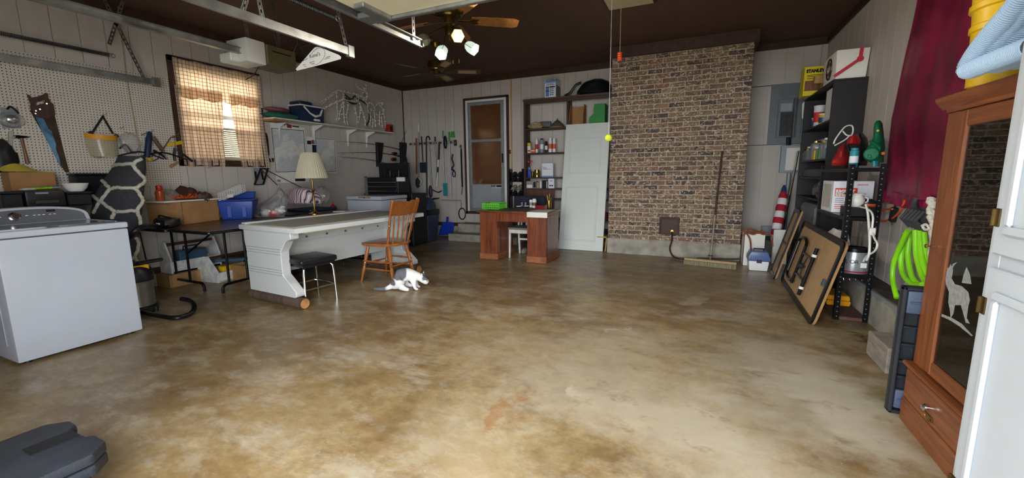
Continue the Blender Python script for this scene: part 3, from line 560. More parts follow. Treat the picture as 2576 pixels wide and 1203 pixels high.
for p in ((117, 261), (100, 275), (90, 279), (89, 286)): c = W(*p, PEG+.026); MB().cyl(c, c+Vector((.004, 0, 0)), .006, n=8).build('rivet', 'chrome', sw)
hm = thing('hammer', 'hammer with wooden handle hanging on the pegboard', 'hammer', W(60, 375)); wood('hickory', '8a5a36', '5f3a20', .5)
a, b = W(54, 348, .04), W(70, 412, .04); MB().tube([a, a+(b-a)*.4, b], [.012, .010, .016], 8).build('handle', 'hickory', hm)
c = W(38, 344, .04); d = W(74, 345, .04); MB().tube([c, c+(d-c)*.25, c+(d-c)*.45, c+(d-c)*.6, d], [.014, .015, .012, .011, .004], 8).build('head', 'black_steel', hm)
lp = thing('blister_pack', 'clear blister pack with a work lamp hanging on pegboard', 'package', W(25, 300)); q = wpts((0, 270), (46, 272), (51, 323), (6, 324)); MB().slab(q, .004).build('card', 'grey_plastic', lp)
MB().blob(W(28, 302, .04), (.03, .09, .07), 3, .1, n=14).build('blister', 'clear_film', lp); MB().blob(W(30, 300, .04), (.02, .05, .04), 5, .1, n=12).build('lamp', 'chrome', lp); MB().tube(spline([W(18, 275, .03), W(25, 268, .05), W(38, 276, .05), W(46, 285, .03)]), .008, 6).build('cable', 'black', lp)
MB().slab(wpts((20, 332), (34, 328), (32, 368), (20, 366)), .006).build('metal_tag', 'galvanized', label='grey metal strap plate on pegboard below the blister pack', cat='plate', bev=.002)
MB().blob(W(4, 395, .05), (.05, .10, .16), 9, .4, n=12).build('work_gloves', 'black', label='black work gloves hanging at the left end of the pegboard', cat='gloves')
fs = thing('face_shield', 'clear face shield with yellow headband hanging on pegboard', 'face shield', W(250, 350)); mat('shield_film', 'c9c0a0', .2, var=.1, alpha=.38); mat('yellow_band', 'd99a1f', .5, var=.1)
def vis(u, v):
    a = math.radians(-75+150*u); y0 = W(210, 355).y; y1 = W(288, 350).y; cy = (y0+y1)/2; ry = (y1-y0)/2*1.05*(1-.35*max(0, v-.55))
    z = W(250, 335).z+(W(250, 395).z-W(250, 335).z)*v-.02*math.cos(a)*0; return (XL+.02+.13*math.cos(a), cy+ry*math.sin(a), z-.03*math.cos(a)*(1-v))
MB().sheet(vis, 16, 6, .001).build('visor', 'shield_film', fs, sm=60); MB().sheet(lambda u, v: Vector(vis(u, v*.22))+Vector((.004, 0, 0)), 16, 2, .004).build('headband', 'yellow_band', fs, sm=60)
for s, e in (((230, 337), (260, 291)), ((284, 337), (258, 292))): a, b = W(*s, .05), W(*e, .03); MB().bar(a, b, .018, .004, (1, 0, 0)).build('strap', 'black', fs)
for p in ((227, 334), (291, 342)): c = W(*p, .04); MB().cyl(c, c+Vector((.02, 0, 0)), .018, n=12).build('knob', 'black', fs)
MB().tube(spline(wpts((232, 392), (250, 397), (275, 386), (260, 392), (240, 396), off=.03)), .006, 6).build('tie', 'rope', fs)
# cluster of tools by the window
def hook(p): c = W(*p, .012); return MB().tube([c, c+Vector((.07, 0, -.005)), c+Vector((.08, 0, .015))], .003, 6)
for i, (p, lb) in enumerate((((258, 288), 'face shield'), ((300, 322), 'film bag'), ((375, 330), 'caulking gun'), ((440, 338), 'yellow hacksaw blade'))): hook(p).build('peg_hook', 'galvanized', label='wire peg hook carrying the '+lb, cat='hook', group='pegboard hooks')
MB().blob(W(330, 360, .06), (.03, .10, .10), 21, .5, 2.5, 14).build('plastic_bag', 'clear_film', label='crumpled clear plastic bag hanging on the pegboard', cat='bag')
mat('navy_tool', '1c2c4f', .45, var=.3); mat('tan_handle', '6b543b', .6, var=.3)
cg = thing('caulking_gun', 'navy blue caulking gun with yellow tip hanging on pegboard', 'caulking gun', W(375, 370)); MB().tube([W(377, 333, .06), W(374, 350, .07), W(370, 395, .07)], [.02, .03, .028], 12).build('barrel', 'navy_tool', cg); MB().tube([W(376, 398, .07), W(377, 405, .07)], [.026, .03], 12).build('cap', 'yellow_plastic', cg); MB().tube(spline([W(385, 345, .07), W(398, 365, .08), W(410, 380, .07)]), .02, 8).build('grip', 'tan_handle', cg); MB().tube([W(355, 340, .05), W(372, 332, .06), W(384, 340, .07), W(420, 400, .06)], .005, 6).build('trigger_rod', 'galvanized', cg)
hs = thing('hacksaw', 'dark hacksaw with black handle hanging by the curtain', 'saw', W(430, 350)); MB().tube([W(408, 378, .05), W(430, 345, .05), W(450, 342, .05), W(452, 352, .05)], .006, 6).build('frame', 'tan_handle', hs); MB().tube([W(386, 378, .05), W(404, 388, .05), W(420, 400, .05)], .012, 8).build('handle', 'black', hs)
yb = thing('blade_pack', 'yellow packet hanging on the pegboard beside the curtain', 'package', W(440, 360)); MB().slab(wpts((420, 361), (456, 354), (461, 362), (421, 369), off=.05), .01).build('sleeve', 'yellow_plastic', yb); MB().tube([W(436, 340, .05), W(440, 356, .06), W(441, 374, .06)], .004, 6).build('hook_wire', 'chrome', yb)
pr = thing('pruning_shears', 'black handled shears hanging below the yellow packet', 'shears', W(450, 390)); MB().tube([W(440, 372, .05), W(438, 390, .05), W(440, 405, .05)], .014, 8).build('blade', 'black', pr); MB().tube([W(446, 378, .06), W(460, 388, .07), W(484, 406, .07)], [.006, .012, .014], 8).build('handle', 'black', pr); MB().slab(wpts((426, 416), (446, 406), (449, 411), (429, 423), off=.05), .006).build('tag', 'cardboard', pr)
for i, (y0, y1, z) in enumerate(((296, 412, 400), (350, 470, 402), (300, 330, 382))): MB().tube(spline([W(y0, z-8, .05), W((y0+y1)/2, z-18, .07), W(y1, z, .05)]), .008, 6).build(('crank_tool', 'bent_tool', 'short_tool')[i], 'black', label=('black cranked tool handle hanging left of the caulking gun', 'black bent tool handle hanging right of the caulking gun', 'short black tool handle beside the film bag')[i], cat='tool')
MB().tube(spline([W(385, 405, .05), W(398, 398, .05), W(399, 385, .05), W(388, 382, .05), W(382, 395, .05)]), .004, 6).build('wire_loop', 'black', label='loop of black wire hanging beside the caulking gun', cat='wire')
MB().tube([W(297, 15, .03), W(318, 195, .02), W(352, 385, .04)], .005, 6).build('twine', 'rope', label='thin tan cord hanging down in front of the pegboard', cat='cord')
# ---------------------------------------------------------------- long white shelf
zs = 2.085; SF = XL+.27
A = PX(690, 293, SF); Bq = PX(993, 334.5, SF); zs = (A.z+Bq.z)/2; ys0, ys1 = 4.13, Bq.y
shf = thing('wall_shelf', 'long white wall shelf on white metal brackets', 'shelf', (XL+.14, (ys0+ys1)/2, zs-.02)); mat('shelf_paint', 'd9d4c6', .5, var=.1)
MB().bx(XL+.001, SF, ys0, ys1, zs-.02, zs).build('board', 'shelf_paint', shf, bev=.003)
for px in (700, 787, 874, 921):
    y = PX(px, 300, XL+.1).y if False else PX(px, 330 if px > 800 else 310, XL+.01).y
    b = MB().bx(XL, XL+.006, y-.015, y+.015, zs-.30, zs-.02).bx(XL, XL+.22, y-.015, y+.015, zs-.026, zs-.0205)
    b.prism([(XL+.005, zs-.28), (XL+.012, zs-.29), (XL+.045, zs-.10), (XL+.21, zs-.035), (XL+.21, zs-.026), (XL+.005, zs-.026)], 'y', y-.003, y+.003); b.build('bracket', 'white_paint', shf, sm=0)
SX = XL+.14
mat('cooler_blue', '1c2d4a', .45, var=.2); ic = thing('picnic_cooler', 'small dark blue picnic cooler with white lid on shelf', 'cooler', (SX, 4.9, zs)); a = PX(743, 298, SX).y; b = PX(803, 302, SX).y
MB().prism([(SX-.11, zs), (SX+.10, zs), (SX+.125, zs+.22), (SX-.125, zs+.22)], 'y', a, b).build('body', 'cooler_blue', ic, bev=.012, seg=2); MB().bx(SX-.13, SX+.13, a-.01, b+.01, zs+.22, zs+.24).build('rim', 'white_plastic', ic, bev=.005); MB().bx(SX-.12, SX+.12, a, a+(b-a)*.55, zs+.24, zs+.29).build('lid', 'cooler_blue', ic, bev=.02)
MB().tube([(SX+.135, a+.05, zs+.21), (SX+.14, a+.15, zs+.12), (SX+.14, a+(b-a)*.55, zs+.085), (SX+.14, b-.1, zs+.11), (SX+.135, b-.05, zs+.2)], [.012, .012, .02, .018, .012], 8).build('handle', 'white_plastic', ic); MB().bx(SX+.106, SX+.12, b-.2, b-.09, zs+.02, zs+.05).build('badge', 'white_plastic', ic)
mat('green_cloth', '2c6a54', .9, var=.3); mat('pink_cloth', '8e5358', .9, var=.3)
MB().blob((SX, (PX(668, 290, SX).y+PX(745, 290, SX).y)/2, zs+.04), (.12, .28, .055), 3, .2, 3, 16, flat=zs).build('green_tarp', 'green_cloth', label='folded green tarp lying on the long shelf', cat='tarp'); MB().blob((SX-.02, PX(700, 280, SX).y, zs+.125), (.10, .19, .035), 4, .2, 3, 16, flat=zs+.085).build('pink_cushion', 'pink_cloth', label='dusty pink folded cloth on top of the green tarp', cat='cloth')
MB().bx(XL+.01, SF-.02, 4.13, 4.36, zs-.045, zs-.0205).build('shelf_plank', 'plywood', label='short bare wood plank under the shelf end by the window', cat='plank', bev=.003)
rb = thing('red_box', 'small upright red box at the far end of shelf', 'box', (SX, 6.9, zs)); y = PX(983, 320, SX+.08).y; MB().bx(SX-.01, SX+.09, y-.06, y+.06, zs, zs+.15).build('carton', 'red_plastic', rb, bev=.004); MB().bx(SX+.09, SX+.093, y-.035, y+.035, zs+.03, zs+.12).build('label_print', 'ink', rb)
# reindeer light frames
mat('wire_white', 'e6e2d6', .5, var=.2); mat('garland_green', '2a2f24', .7, var=.4); mat('mini_bulb', 'f2f2ea', .2, var=.05)
def deer(label, pls, gar, bulbs):
    t = thing('reindeer_light', label, 'light figure', (SX, PX(pls[0][0][0], 300, SX).y, zs), group='wire reindeer lights')
    for k, (pl, off) in enumerate(((p, o) for p in pls for o in (-.05, .05))):
        pts = [PX(px, py, SX+off*(1 if len(pl) > 2 else .6)) for px, py in pl]; pts = [Vector((p.x, p.y, max(p.z, zs+.006))) for p in pts]
        MB().tube(spline(pts, 3), .0065, 5).build('wire', 'wire_white', t)
        m = MB()
        for i in range(len(pts)-1):
            n = max(1, int((pts[i+1]-pts[i]).length/.055))
            for j in range(n):
                c = pts[i].lerp(pts[i+1], (j+.5)/n); d = Vector((rnd.uniform(-1, 1), rnd.uniform(-1, 1), rnd.uniform(-.2, 1))).normalized(); m.tube([c, c+d*.018, c+d*.028], [.007, .008, .003], 5)
        if bulbs: m.build('bulb_string', 'mini_bulb', t, kind='stuff')
    for pl in gar:
        pts = [PX(px, py, SX) for px, py in pl]; MB().tube(spline([p+Vector((rnd.uniform(-.03, .05), 0, 0)) for p in pts], 5), .012, 5).build('garland', 'garland_green', t)
deer('large wire reindeer light figure grazing on shelf', [[(805, 258), (820, 248), (848, 227), (870, 232), (905, 240), (920, 255), (928, 285)], [(812, 275), (845, 258), (865, 250), (896, 258), (902, 248), (898, 240)], [(808, 262), (818, 256), (835, 240), (850, 234)], [(812, 280), (830, 265), (862, 252)], [(847, 258), (849, 285), (846, 305)], [(862, 255), (855, 285), (851, 303)], [(864, 255), (865, 290), (869, 314)], [(877, 262), (872, 290), (875, 315)], [(891, 268), (898, 292), (898, 314)], [(904, 258), (915, 290), (921, 320)], [(907, 265), (905, 290), (902, 312)], [(864, 232), (864, 252)], [(897, 240), (897, 258)], [(846, 230), (847, 248)], [(848, 287), (872, 289)], [(920, 255), (925, 240), (921, 230)], [(910, 236), (922, 230), (924, 244), (912, 244), (910, 236)], [(915, 228), (905, 222), (896, 216), (893, 210)], [(905, 222), (898, 224)], [(918, 228), (912, 217)], [(920, 228), (921, 218), (917, 212)]], [[(868, 236), (880, 250), (890, 242), (897, 255), (880, 262), (872, 245)], [(900, 248), (915, 260), (922, 275), (926, 300), (921, 318)], [(875, 250), (890, 262), (905, 250)]], True)
deer('small wire fawn light figure beside the large reindeer', [[(925, 262), (932, 258), (940, 266), (944, 278), (930, 278), (925, 262)], [(945, 268), (952, 262), (960, 270), (966, 280)], [(940, 290), (965, 288)], [(930, 280), (932, 300), (930, 318)], [(942, 280), (943, 300), (944, 320)], [(955, 280), (955, 300), (955, 316)], [(964, 275), (967, 300), (970, 322)], [(950, 262), (960, 258), (964, 262), (958, 268)], [(938, 298), (938, 322)], [(960, 292), (962, 322)]], [], True)
# ---------------------------------------------------------------- maps, bracket, knife, rods
def mapmat(name, seed):
    g = NT(name); o = g.n('TexCoord').outputs['Object']; v = g.map(o, (1, 1, 1), (seed, seed, 0)); vo = g.n('TexVoronoi', {'Vector': v, 'Scale': 9}, feature='DISTANCE_TO_EDGE').outputs['Distance']; n2 = g.noise(v, 3, 5)
    c = g.mix(g.rng(n2, .5, .56), 'c3c6c8', 'dcdcd4'); c = g.mix(g.rng(vo, .004, .012, .5, 0), c, '6a6e74'); c = g.mix(g.rng(g.noise(v, 60, 2), .68, .72, 0, .8), c, '40444c'); return g.out(Base_Color=c, Roughness=.7)
mapmat('map_print_a', 3.1); mapmat('map_print_b', 8.7)
def wmap(label, c4, inn, mt, bands):
    m = thing('wall_map', label, 'map', W(*c4[3])); MB().slab(wpts(*c4, off=.004), .002).build('sheet', 'paper', m, sm=0); MB().slab(wpts(*inn, off=.0072), .0008).build('border', 'ink', m, sm=0)
    cx, cy = sum(p[0] for p in inn)/4, sum(p[1] for p in inn)/4; MB().slab(wpts(*[(cx+(x-cx)*.965, cy+(y-cy)*.975) for x, y in inn], off=.0084), .0008).build('map_area', mt, m, sm=0)
    for q, cl in bands: MB().slab(wpts(*q, off=.0066), .0008).build('printed_block', cl, m, sm=0)
mat('maroon_print', '8e2848', .6, var=.05)
wmap('large wall map with a maroon block in its title strip', [(679, 308), (766, 322), (778, 458), (696, 461)], [(682, 322), (764, 328), (772, 431), (694, 434)], 'map_print_a', [([(721, 312), (733, 314), (734, 323), (722, 321)], 'maroon_print'), ([(709, 312), (718, 313), (718, 315), (709, 314)], 'ink'), ([(735, 316), (752, 318), (752, 321), (735, 319)], 'ink'), ([(742, 450), (768, 449), (768, 456), (743, 456)], 'ink'), ([(697, 452), (706, 452), (706, 458), (698, 458)], 'grey_plastic')])
wmap('smaller wall map partly hidden behind lamp shade', [(770, 344), (843, 350), (847, 436), (777, 432)], [(794, 347), (842, 351), (845, 432), (800, 433)], 'map_print_b', [([(772, 354), (783, 354), (783, 363), (773, 363)], 'ink'), ([(784, 352), (793, 353), (793, 362), (784, 362)], 'maroon_print'), ([(785, 364), (795, 365), (796, 385), (786, 384)], 'navy_tool')])
fb = thing('folding_bracket', 'black folding shelf bracket mounted below the window corner', 'bracket', W(655, 465)); 
MB().slab(wpts((637, 423), (660, 423), (662, 462), (640, 466), off=.004), .008).build('plate', 'grey_plastic', fb)
for a, b in (((656, 424), (640, 465)), ((674, 424), (662, 464)), ((642, 432), (645, 455)), ((658, 432), (662, 452))): MB().bar(W(*a, .10 if a[0] > 650 else .03), W(*b, .06), .022, .008, (1, 0, 0)).build('arm', 'black', fb)
MB().bar(W(654, 424, .10), W(675, 424, .10), .012, .02, (1, 0, 0)).build('top_bar', 'black', fb); MB().bar(W(640, 465, .06), W(662, 464, .06), .012, .02, (1, 0, 0)).build('bottom_bar', 'black', fb)
mat('dark_red_rod', '4d1c1c', .4, var=.2)
for (a, b, lb) in (((660, 423), (762, 474), 'long dark red rod leaning from bracket to table'), ((655, 425), (698, 466), 'short dark red rod leaning below the bracket')): MB().tube([W(*a, .06), W(*b, .25)], .006, 6).build('rod', 'dark_red_rod', label=lb, cat='rod')
kn = thing('sheath_knife', 'dark knife sheath hanging between curtain and map', 'knife', W(672, 370)); wood('dark_red_wood', '3a1c16', '23100c', .4); MB().slab(wpts((660, 340), (668, 334), (672, 345), (674, 365), (676, 390), (672, 396), (665, 380), off=.01), .02).build('sheath', 'dark_red_wood', kn, bev=.003); c = W(674, 390, .035); MB().cyl(c, c+Vector((.004, 0, 0)), .008).build('stud', 'chrome', kn); MB().tube(spline(wpts((672, 395), (680, 397), (684, 407), off=.03)), .005, 6).build('cord', 'white_plastic', kn); MB().slab(wpts((674, 398), (688, 398), (687, 408), (675, 408), off=.01), .012).build('pouch', 'dark_red_wood', kn)
# fishing rod rack
fr = thing('rod_rack', 'dark wooden fishing rod rack on the left wall', 'rack', W(960, 430)); 
for px in (950, 1010): MB().slab(wpts((px-6, 358), (px+10, 360), (px+6, 402), (px-4, 420), off=.004), .05).build('holder', 'black', fr, bev=.003)
mat('reel_red', '9c2b22', .35, .2, var=.2)
for k, (tip, mid, butt, lb) in enumerate((((848, 355), (940, 363), (1015, 378), 'top fishing rod on the rack'), ((850, 385), (940, 384), (1005, 392), 'middle fishing rod on the rack'), ((852, 394), (940, 404), (1020, 425), 'bottom fishing rod on the rack'))):
    r = thing('fishing_rod', lb, 'fishing rod', W(*butt), group='fishing rods on the rack'); MB().tube(spline([W(*tip, .07), W(*mid, .09), W(*butt, .09)], 6), [.002+.007*i/12 for i in range(13)], 6).build('rod', 'dark_red_wood', r)
    c = W(butt[0]-10, butt[1]-1, .09); MB().tube([c, W(butt[0]+6, butt[1]+2, .09)], .016, 8).build('grip', 'black', r)
    c = W(butt[0]-22+k*8, butt[1]+9, .11); MB().lathe([(.012, -.04), (.035, -.04), (.035, -.03), (.02, -.025), (.02, .02), (.035, .025), (.035, .035), (.012, .035)], c, 14, M=Matrix.Rotation(math.radians(90), 3, 'X')).build('reel', 'black_steel', r); MB().cyl(c+Vector((.0, -.05, 0)), c+Vector((0, -.07, 0)), .025, n=12).build('spool', 'reel_red', r)
    MB().tube([c, c+Vector((.06, 0, -.03)), c+Vector((.06, -.03, -.05))], .005, 6).build('crank', 'chrome', r)
    for i in (.15, .4, .65): p = W(tip[0]+(mid[0]-tip[0])*i*1.0, tip[1]+(mid[1]-tip[1])*i+3, .08); MB().tube(arc(p, .008, 0, 360, 8), .0015, 4).build('line_guide', 'dark_steel', r)
MB().tube([W(1005, 372, .12), W(1032, 303, .03)], [.006, .002], 6).build('whip_rod', 'dark_red_wood', label='thin red tipped rod rising into the back corner', cat='rod')
# ================================================================ LEFT SIDE, STANDING THINGS
def dep(x, y, z=0): return (Vector((x, y, z))-CAM).dot(FWD)
def rows_at(rows, py):
    for (a, l0, r0), (b, l1, r1) in zip(rows, rows[1:]):
        if a <= py <= b: t = (py-a)/(b-a); return l0+(l1-l0)*t, r0+(r1-r0)*t
    return rows[0][1:] if py < rows[0][0] else rows[-1][1:]
def pxsolid(rows, d0, d1, bul, n=18, k=4, lump=0, seed=0):
    """rounded upright body from its silhouette; d0/d1 = distance of its axis at top/bottom, bul = half thickness in metres"""
    m = MB(); P = []; y0, y1 = rows[0][0], rows[-1][0]; N_ = (len(rows)-1)*k
    for i in range(N_+1):
        py = y0+(y1-y0)*i/N_; l, r = rows_at(rows, py); c, h = (l+r)/2, (r-l)/2; d = d0+(d1-d0)*i/N_; e = min(1, .55+4*i/N_, .55+4*(N_-i)/N_) if lump else 1
        for j in range(n):
            a = 2*math.pi*j/n; q = 1+lump*noise.noise(Vector((math.cos(a)*2+seed, math.sin(a)*2, py*.05)))
            P.append(PD(c+h*math.cos(a)*(q if lump else 1), py, d-bul*math.sin(a)*q*e))
    fs = [(i*n+j, i*n+(j+1) % n, (i+1)*n+(j+1) % n, (i+1)*n+j) for i in range(N_) for j in range(n)]+[tuple(range(n)), tuple(range(N_*n, (N_+1)*n))]
    return m.add(P, fs)
# ---------------------------------------------------------------- washing machine
mat('appliance_white', 'b4bac6', .28, var=.03, coat=.3); mat('lid_grey', '8a8e94', .18, var=.08, coat=.4); mat('panel_grey', '5c6068', .35, var=.1)
WX1, WX0, WY0, WY1 = -4.055, -4.75, 1.057, 1.742
wm = thing('washing_machine', 'white top-load washing machine with grey curved control panel', 'washing machine', ((WX0+WX1)/2, (WY0+WY1)/2, 0))
MB().bx(WX0, WX1, WY0, WY1, .02, .845).build('cabinet', 'appliance_white', wm, bev=.012, seg=2); MB().bx(WX0, WX1+.004, WY0-.004, WY1+.004, .850, .895).build('top', 'appliance_white', wm, bev=.014, seg=3)
MB().bx(WX0+.2, WX1-.045, WY0+.04, WY1-.05, .893, .902).build('lid', 'lid_grey', wm, bev=.006); MB().bx(WX0+.2, WX1-.04, WY0+.035, WY0+.045, .893, .905).bx(WX0+.2, WX1-.04, WY1-.055, WY1-.045, .893, .905).bx(WX1-.05, WX1-.04, WY0+.035, WY1-.045, .893, .905).build('lid_rim', 'appliance_white', wm, bev=.002)
MB().bx(WX1-.03, WX1+.001, 1.30, 1.36, .896, .905).build('lid_lip', 'chrome', wm, bev=.002)
def arch(y0, y1, z0, h, s, n=10): return [(y0, z0)]+[(y0+(y1-y0)*(1-math.cos(math.pi*i/n))/2, z0+h*(math.sin(math.pi*i/n)**s)) for i in range(1, n)]+[(y1, z0)]
cn = MB().prism(arch(WY0, WY1, .895, .125, .45, 18), 'x', WX0, WX0+.15)
cn.v = [Vector((v.x-(v.z-.895)*.35 if v.x > WX0+.1 else v.x, v.y, v.z)) for v in cn.v]; cns = cn.build('console', 'appliance_white', wm, bev=.006)
fc = MB().prism(arch(WY0+.03, WY1-.03, .903, .10, .45, 18), 'x', WX0+.148, WX0+.156); fc.v = [Vector((v.x-(v.z-.895)*.35, v.y, v.z)) for v in fc.v]; fc.build('control_panel', 'panel_grey', cns, sm=0)
def onp(y, z): return Vector((WX0+.157-(z-.895)*.35, y, z))
nx = Vector((1, 0, .35)).normalized(); Mx = nx.to_track_quat('Z', 'Y').to_matrix()
MB().lathe([(.034, 0), (.032, .008), (.024, .012), (.022, .03), (.018, .034)], onp(1.32, .955), 20, M=Mx).build('dial', 'chrome', cns)
for i, y in enumerate((1.25, 1.385, 1.425, 1.45, 1.475, 1.51, 1.535)): MB().box(onp(y, .958), (.014, .005, .003), M=Mx).build('button', 'white_plastic', cns)
MB().box(onp(1.52, .985), (.05, .018, .002), M=Matrix.Rotation(0, 3, 'Z') @ Mx).build('display', 'black', cns)
MB().bx(WX0+.3, WX1-.12, WY0-.004, WY0, .12, .78).build('side_emboss', 'appliance_white', wm, bev=.003)
for x in (WX0+.06, WX1-.06):
    for y in (WY0+.06, WY1-.06): MB().cyl((x, y, 0), (x, y, .022), .022).build('foot', 'black_plastic', wm)
# ---------------------------------------------------------------- bench along the wall and what stands on it
BZ = W(100, 470, .35).z if False else 1.0
bn = thing('workbench', 'black workbench along the pegboard wall behind washing machine', 'bench', (XL+.3, 1.4, 0)); MB().bx(XL+.03, XL+.56, .55, 1.92, .955, .99).build('top', 'black', bn, bev=.004)
for x in (XL+.07, XL+.52):
    for y in (.6, 1.87): MB().bx(x-.03, x+.03, y-.03, y+.03, 0, .955).build('leg', 'black', bn, bev=.003)
BT = .99; BX = XL+.38
def pk(px, py, x=BX): return PX(px, py, x)
cb = thing('open_carton', 'open brown carton holding yellow paper on the workbench', 'box', pk(80, 470)); BX = XL+.21; a, b = pk(28, 470, BX).y, pk(143, 470, BX).y; zt = pk(90, 433, BX).z
MB().bx(BX-.17, BX, a, b, BT+.001, zt).build('carton', 'cardboard', cb, bev=.003); mat('yellow_paper', 'd9c84a', .8, var=.08); MB().sheet(lambda u, v: (BX-.12+.1*v+.02*math.sin(u*7), a-.03+(b-a+.02)*u, zt+.005+.07*max(0, math.sin(u*3.5+.3))*(1-v)), 14, 5, .002).build('paper', 'yellow_paper', cb)
mat('hi_vis', '9ad62e', .7, var=.2); gl = thing('work_gloves', 'lime and grey work gloves lying on the black printer', 'gloves', pk(95, 472, XL+.5))
pn = thing('printer', 'black printer behind the washing machine console', 'printer', pk(110, 500, XL+.5)); a, b = pk(62, 500, XL+.5).y, pk(164, 500, XL+.5).y; zt = pk(110, 479, XL+.5).z
MB().bx(XL+.22, XL+.52, a, b, BT+.001, zt).build('body', 'black_plastic', pn, bev=.015, seg=2); MB().bx(XL+.52, XL+.535, a+.05, b-.05, BT+.03, BT+.06).build('tray', 'dark_steel', pn, bev=.003); MB().bx(XL+.52, XL+.526, a+.06, a+.14, zt-.03, zt-.015).build('badge', 'grey_plastic', pn)
for i in range(4): y0 = a+.02+i*.05; MB().blob((XL+.42, y0+.04, zt+.012+.004*i), (.07, .05, .012), i, .3, n=10, flat=zt+.001).build('glove', ('paper', 'hi_vis', 'hi_vis', 'grey_plastic')[i], gl)
for i, (l, r, t, xx, lb) in enumerate(((168, 228, 482, XL+.52, 'low black crate on the workbench right of the printer'), (200, 285, 436, XL+.22, 'tall black bin on the workbench against pegboard'), (0, 55, 482, XL+.52, 'black case at the left end of the workbench'))):
    a, b = pk(l, 480, xx).y, pk(r, 480, xx).y; zt = pk((l+r)/2, t, xx).z; q = thing('storage_bin', lb, 'bin', ((xx-.1), (a+b)/2, BT)); x0, x1 = (xx-.14, xx) if i != 1 else (XL+.03, xx-.03)
    if i == 1: a += .0
    MB().bx(x0, x1, a, b, BT+.001, zt-.02).build('body', 'black_plastic', q, bev=.008); MB().bx(x0-.008, x1+.008, a-.008, b+.008, zt-.02, zt).build('rim', 'black_plastic', q, bev=.005)
b0z = pk(198, 482, XL+.52).z
MB().lathe([(.05, 0), (.075, .03), (.09, .07), (.094, .075), (.086, .07), (.07, .03), (.045, .008)], (XL+.45, pk(190, 470, XL+.45).y, b0z+.001), 24).build('bowl', 'white_plastic', label='white bowl standing on the low black crate', cat='bowl', sm=50)
# ---------------------------------------------------------------- rug standing on end
mat('rug_grey', '3c3e43', .98, var=.35, sc=60, bump=.8, bsc=140); mat('rug_white', 'cfcabd', .98, var=.2, sc=60, bump=.9, bsc=160)
RR = [(392, 297, 366), (420, 283, 368), (450, 262, 366), (490, 238, 362), (530, 228, 358), (570, 226, 352), (610, 230, 349), (660, 236, 345), (715, 240, 340)]
dT, dB = dep(-5.36, 2.2, 1.5), dep(-5.04, 2.02, .2)
rg = thing('area_rug', 'rolled charcoal shag rug with white trellis lines standing on end', 'rug', PD(290, 715, dB)); pile = pxsolid(RR, dT, dB, .16, 24, 5).build('pile', 'rug_grey', rg, sm=60)
def onrug(px, py):
    l, r = rows_at(RR, py); u = max(-.97, min(.97, (px-(l+r)/2)/((r-l)/2))); t = (py-392)/(715-392); return PD(px, py, dT+(dB-dT)*t-.16*math.sqrt(1-u*u)-.006)
for pl in ([(283, 418), (300, 413), (333, 413), (355, 400)], [(333, 413), (345, 430), (364, 450), (362, 460), (345, 471), (340, 473)], [(258, 455), (278, 474), (300, 472), (340, 473)], [(278, 474), (252, 507)], [(233, 492), (252, 507), (290, 533), (300, 532), (345, 530)], [(252, 507), (236, 535)], [(340, 473), (352, 488), (360, 505), (345, 530)], [(345, 530), (352, 550), (354, 565)], [(290, 533), (282, 550)], [(342, 598), (348, 610), (347, 625), (340, 645)], [(332, 650), (340, 648), (344, 665)]):
    P = []
    for i in range(len(pl)-1):
        for k in range(6): t = k/6; P.append(onrug(pl[i][0]+(pl[i+1][0]-pl[i][0])*t, pl[i][1]+(pl[i+1][1]-pl[i][1])*t)+Vector((rnd.uniform(-.004, .004), rnd.uniform(-.004, .004), rnd.uniform(-.006, .006))))
    P.append(onrug(*pl[-1])); MB().tube(P, .017, 7).build('trellis_line', 'rug_white', pile, sm=70)
# ---------------------------------------------------------------- vacuum, hose, bent tube
vp = Vector((-4.70, 2.00, 0)); vc = thing('shop_vacuum', 'steel drum shop vacuum with black head and yellow latch', 'vacuum', vp); mat('brushed_steel', 'b9bab8', .3, .9, var=.2)
MB().lathe([(.125, .06), (.138, .07), (.138, .30), (.142, .31)], vp, 24).build('drum', 'brushed_steel', vc); MB().lathe([(.15, .30), (.155, .33), (.142, .40), (.10, .45), (.05, .46)], vp, 24).build('head', 'black_plastic', vc); MB().lathe([(.155, .02), (.155, .06), (.14, .065)], vp, 20).build('base', 'black_plastic', vc)
for k in range(4): a = k*math.pi/2+.6; c = vp+Vector((.15*math.cos(a), .15*math.sin(a), .018)); MB().cyl(c+Vector((0, 0, -.018)), c+Vector((0, 0, .03)), .02, n=8).build('caster', 'black_plastic', vc)
c = PX(352, 675, -4.62); MB().bx(c.x-.03, c.x+.03, c.y-.06, c.y+.06, c.z-.02, c.z+.03).build('latch', 'yellow_plastic', vc, bev=.008); MB().box(vp+Vector((.1, .1, .47)), (.05, .2, .03)).build('handle', 'black_plastic', vc, bev=.01)
MB().tube(spline([PX(318, 605, -4.80), PX(330, 592, -4.72), PX(350, 574, -4.7), PX(375, 568, -4.8), PX(398, 570, -4.95)], 6), .024, 10).build('vacuum_hose', 'black_plastic', label='black ribbed hose reaching from washing machine to black bag', cat='hose')
MB().tube(spline([PX(352, 585, -5.2), PX(362, 630, -5.2), PX(372, 670, -5.0), PX(385, 690, -4.75)]), .006, 6).build('power_cable', 'black', label='thin black cable hanging below the folding table', cat='cable')
MB().tube(spline([PZ(345, 782, .03), PZ(400, 795, .03), PZ(440, 800, .03), PZ(478, 790, .03), PZ(489, 772, .06), PZ(478, 757, .10), PZ(455, 752, .12)], 6), .02, 10).build('bent_tube', 'black_steel', label='black bent steel tube lying on floor beside washing machine', cat='tube')
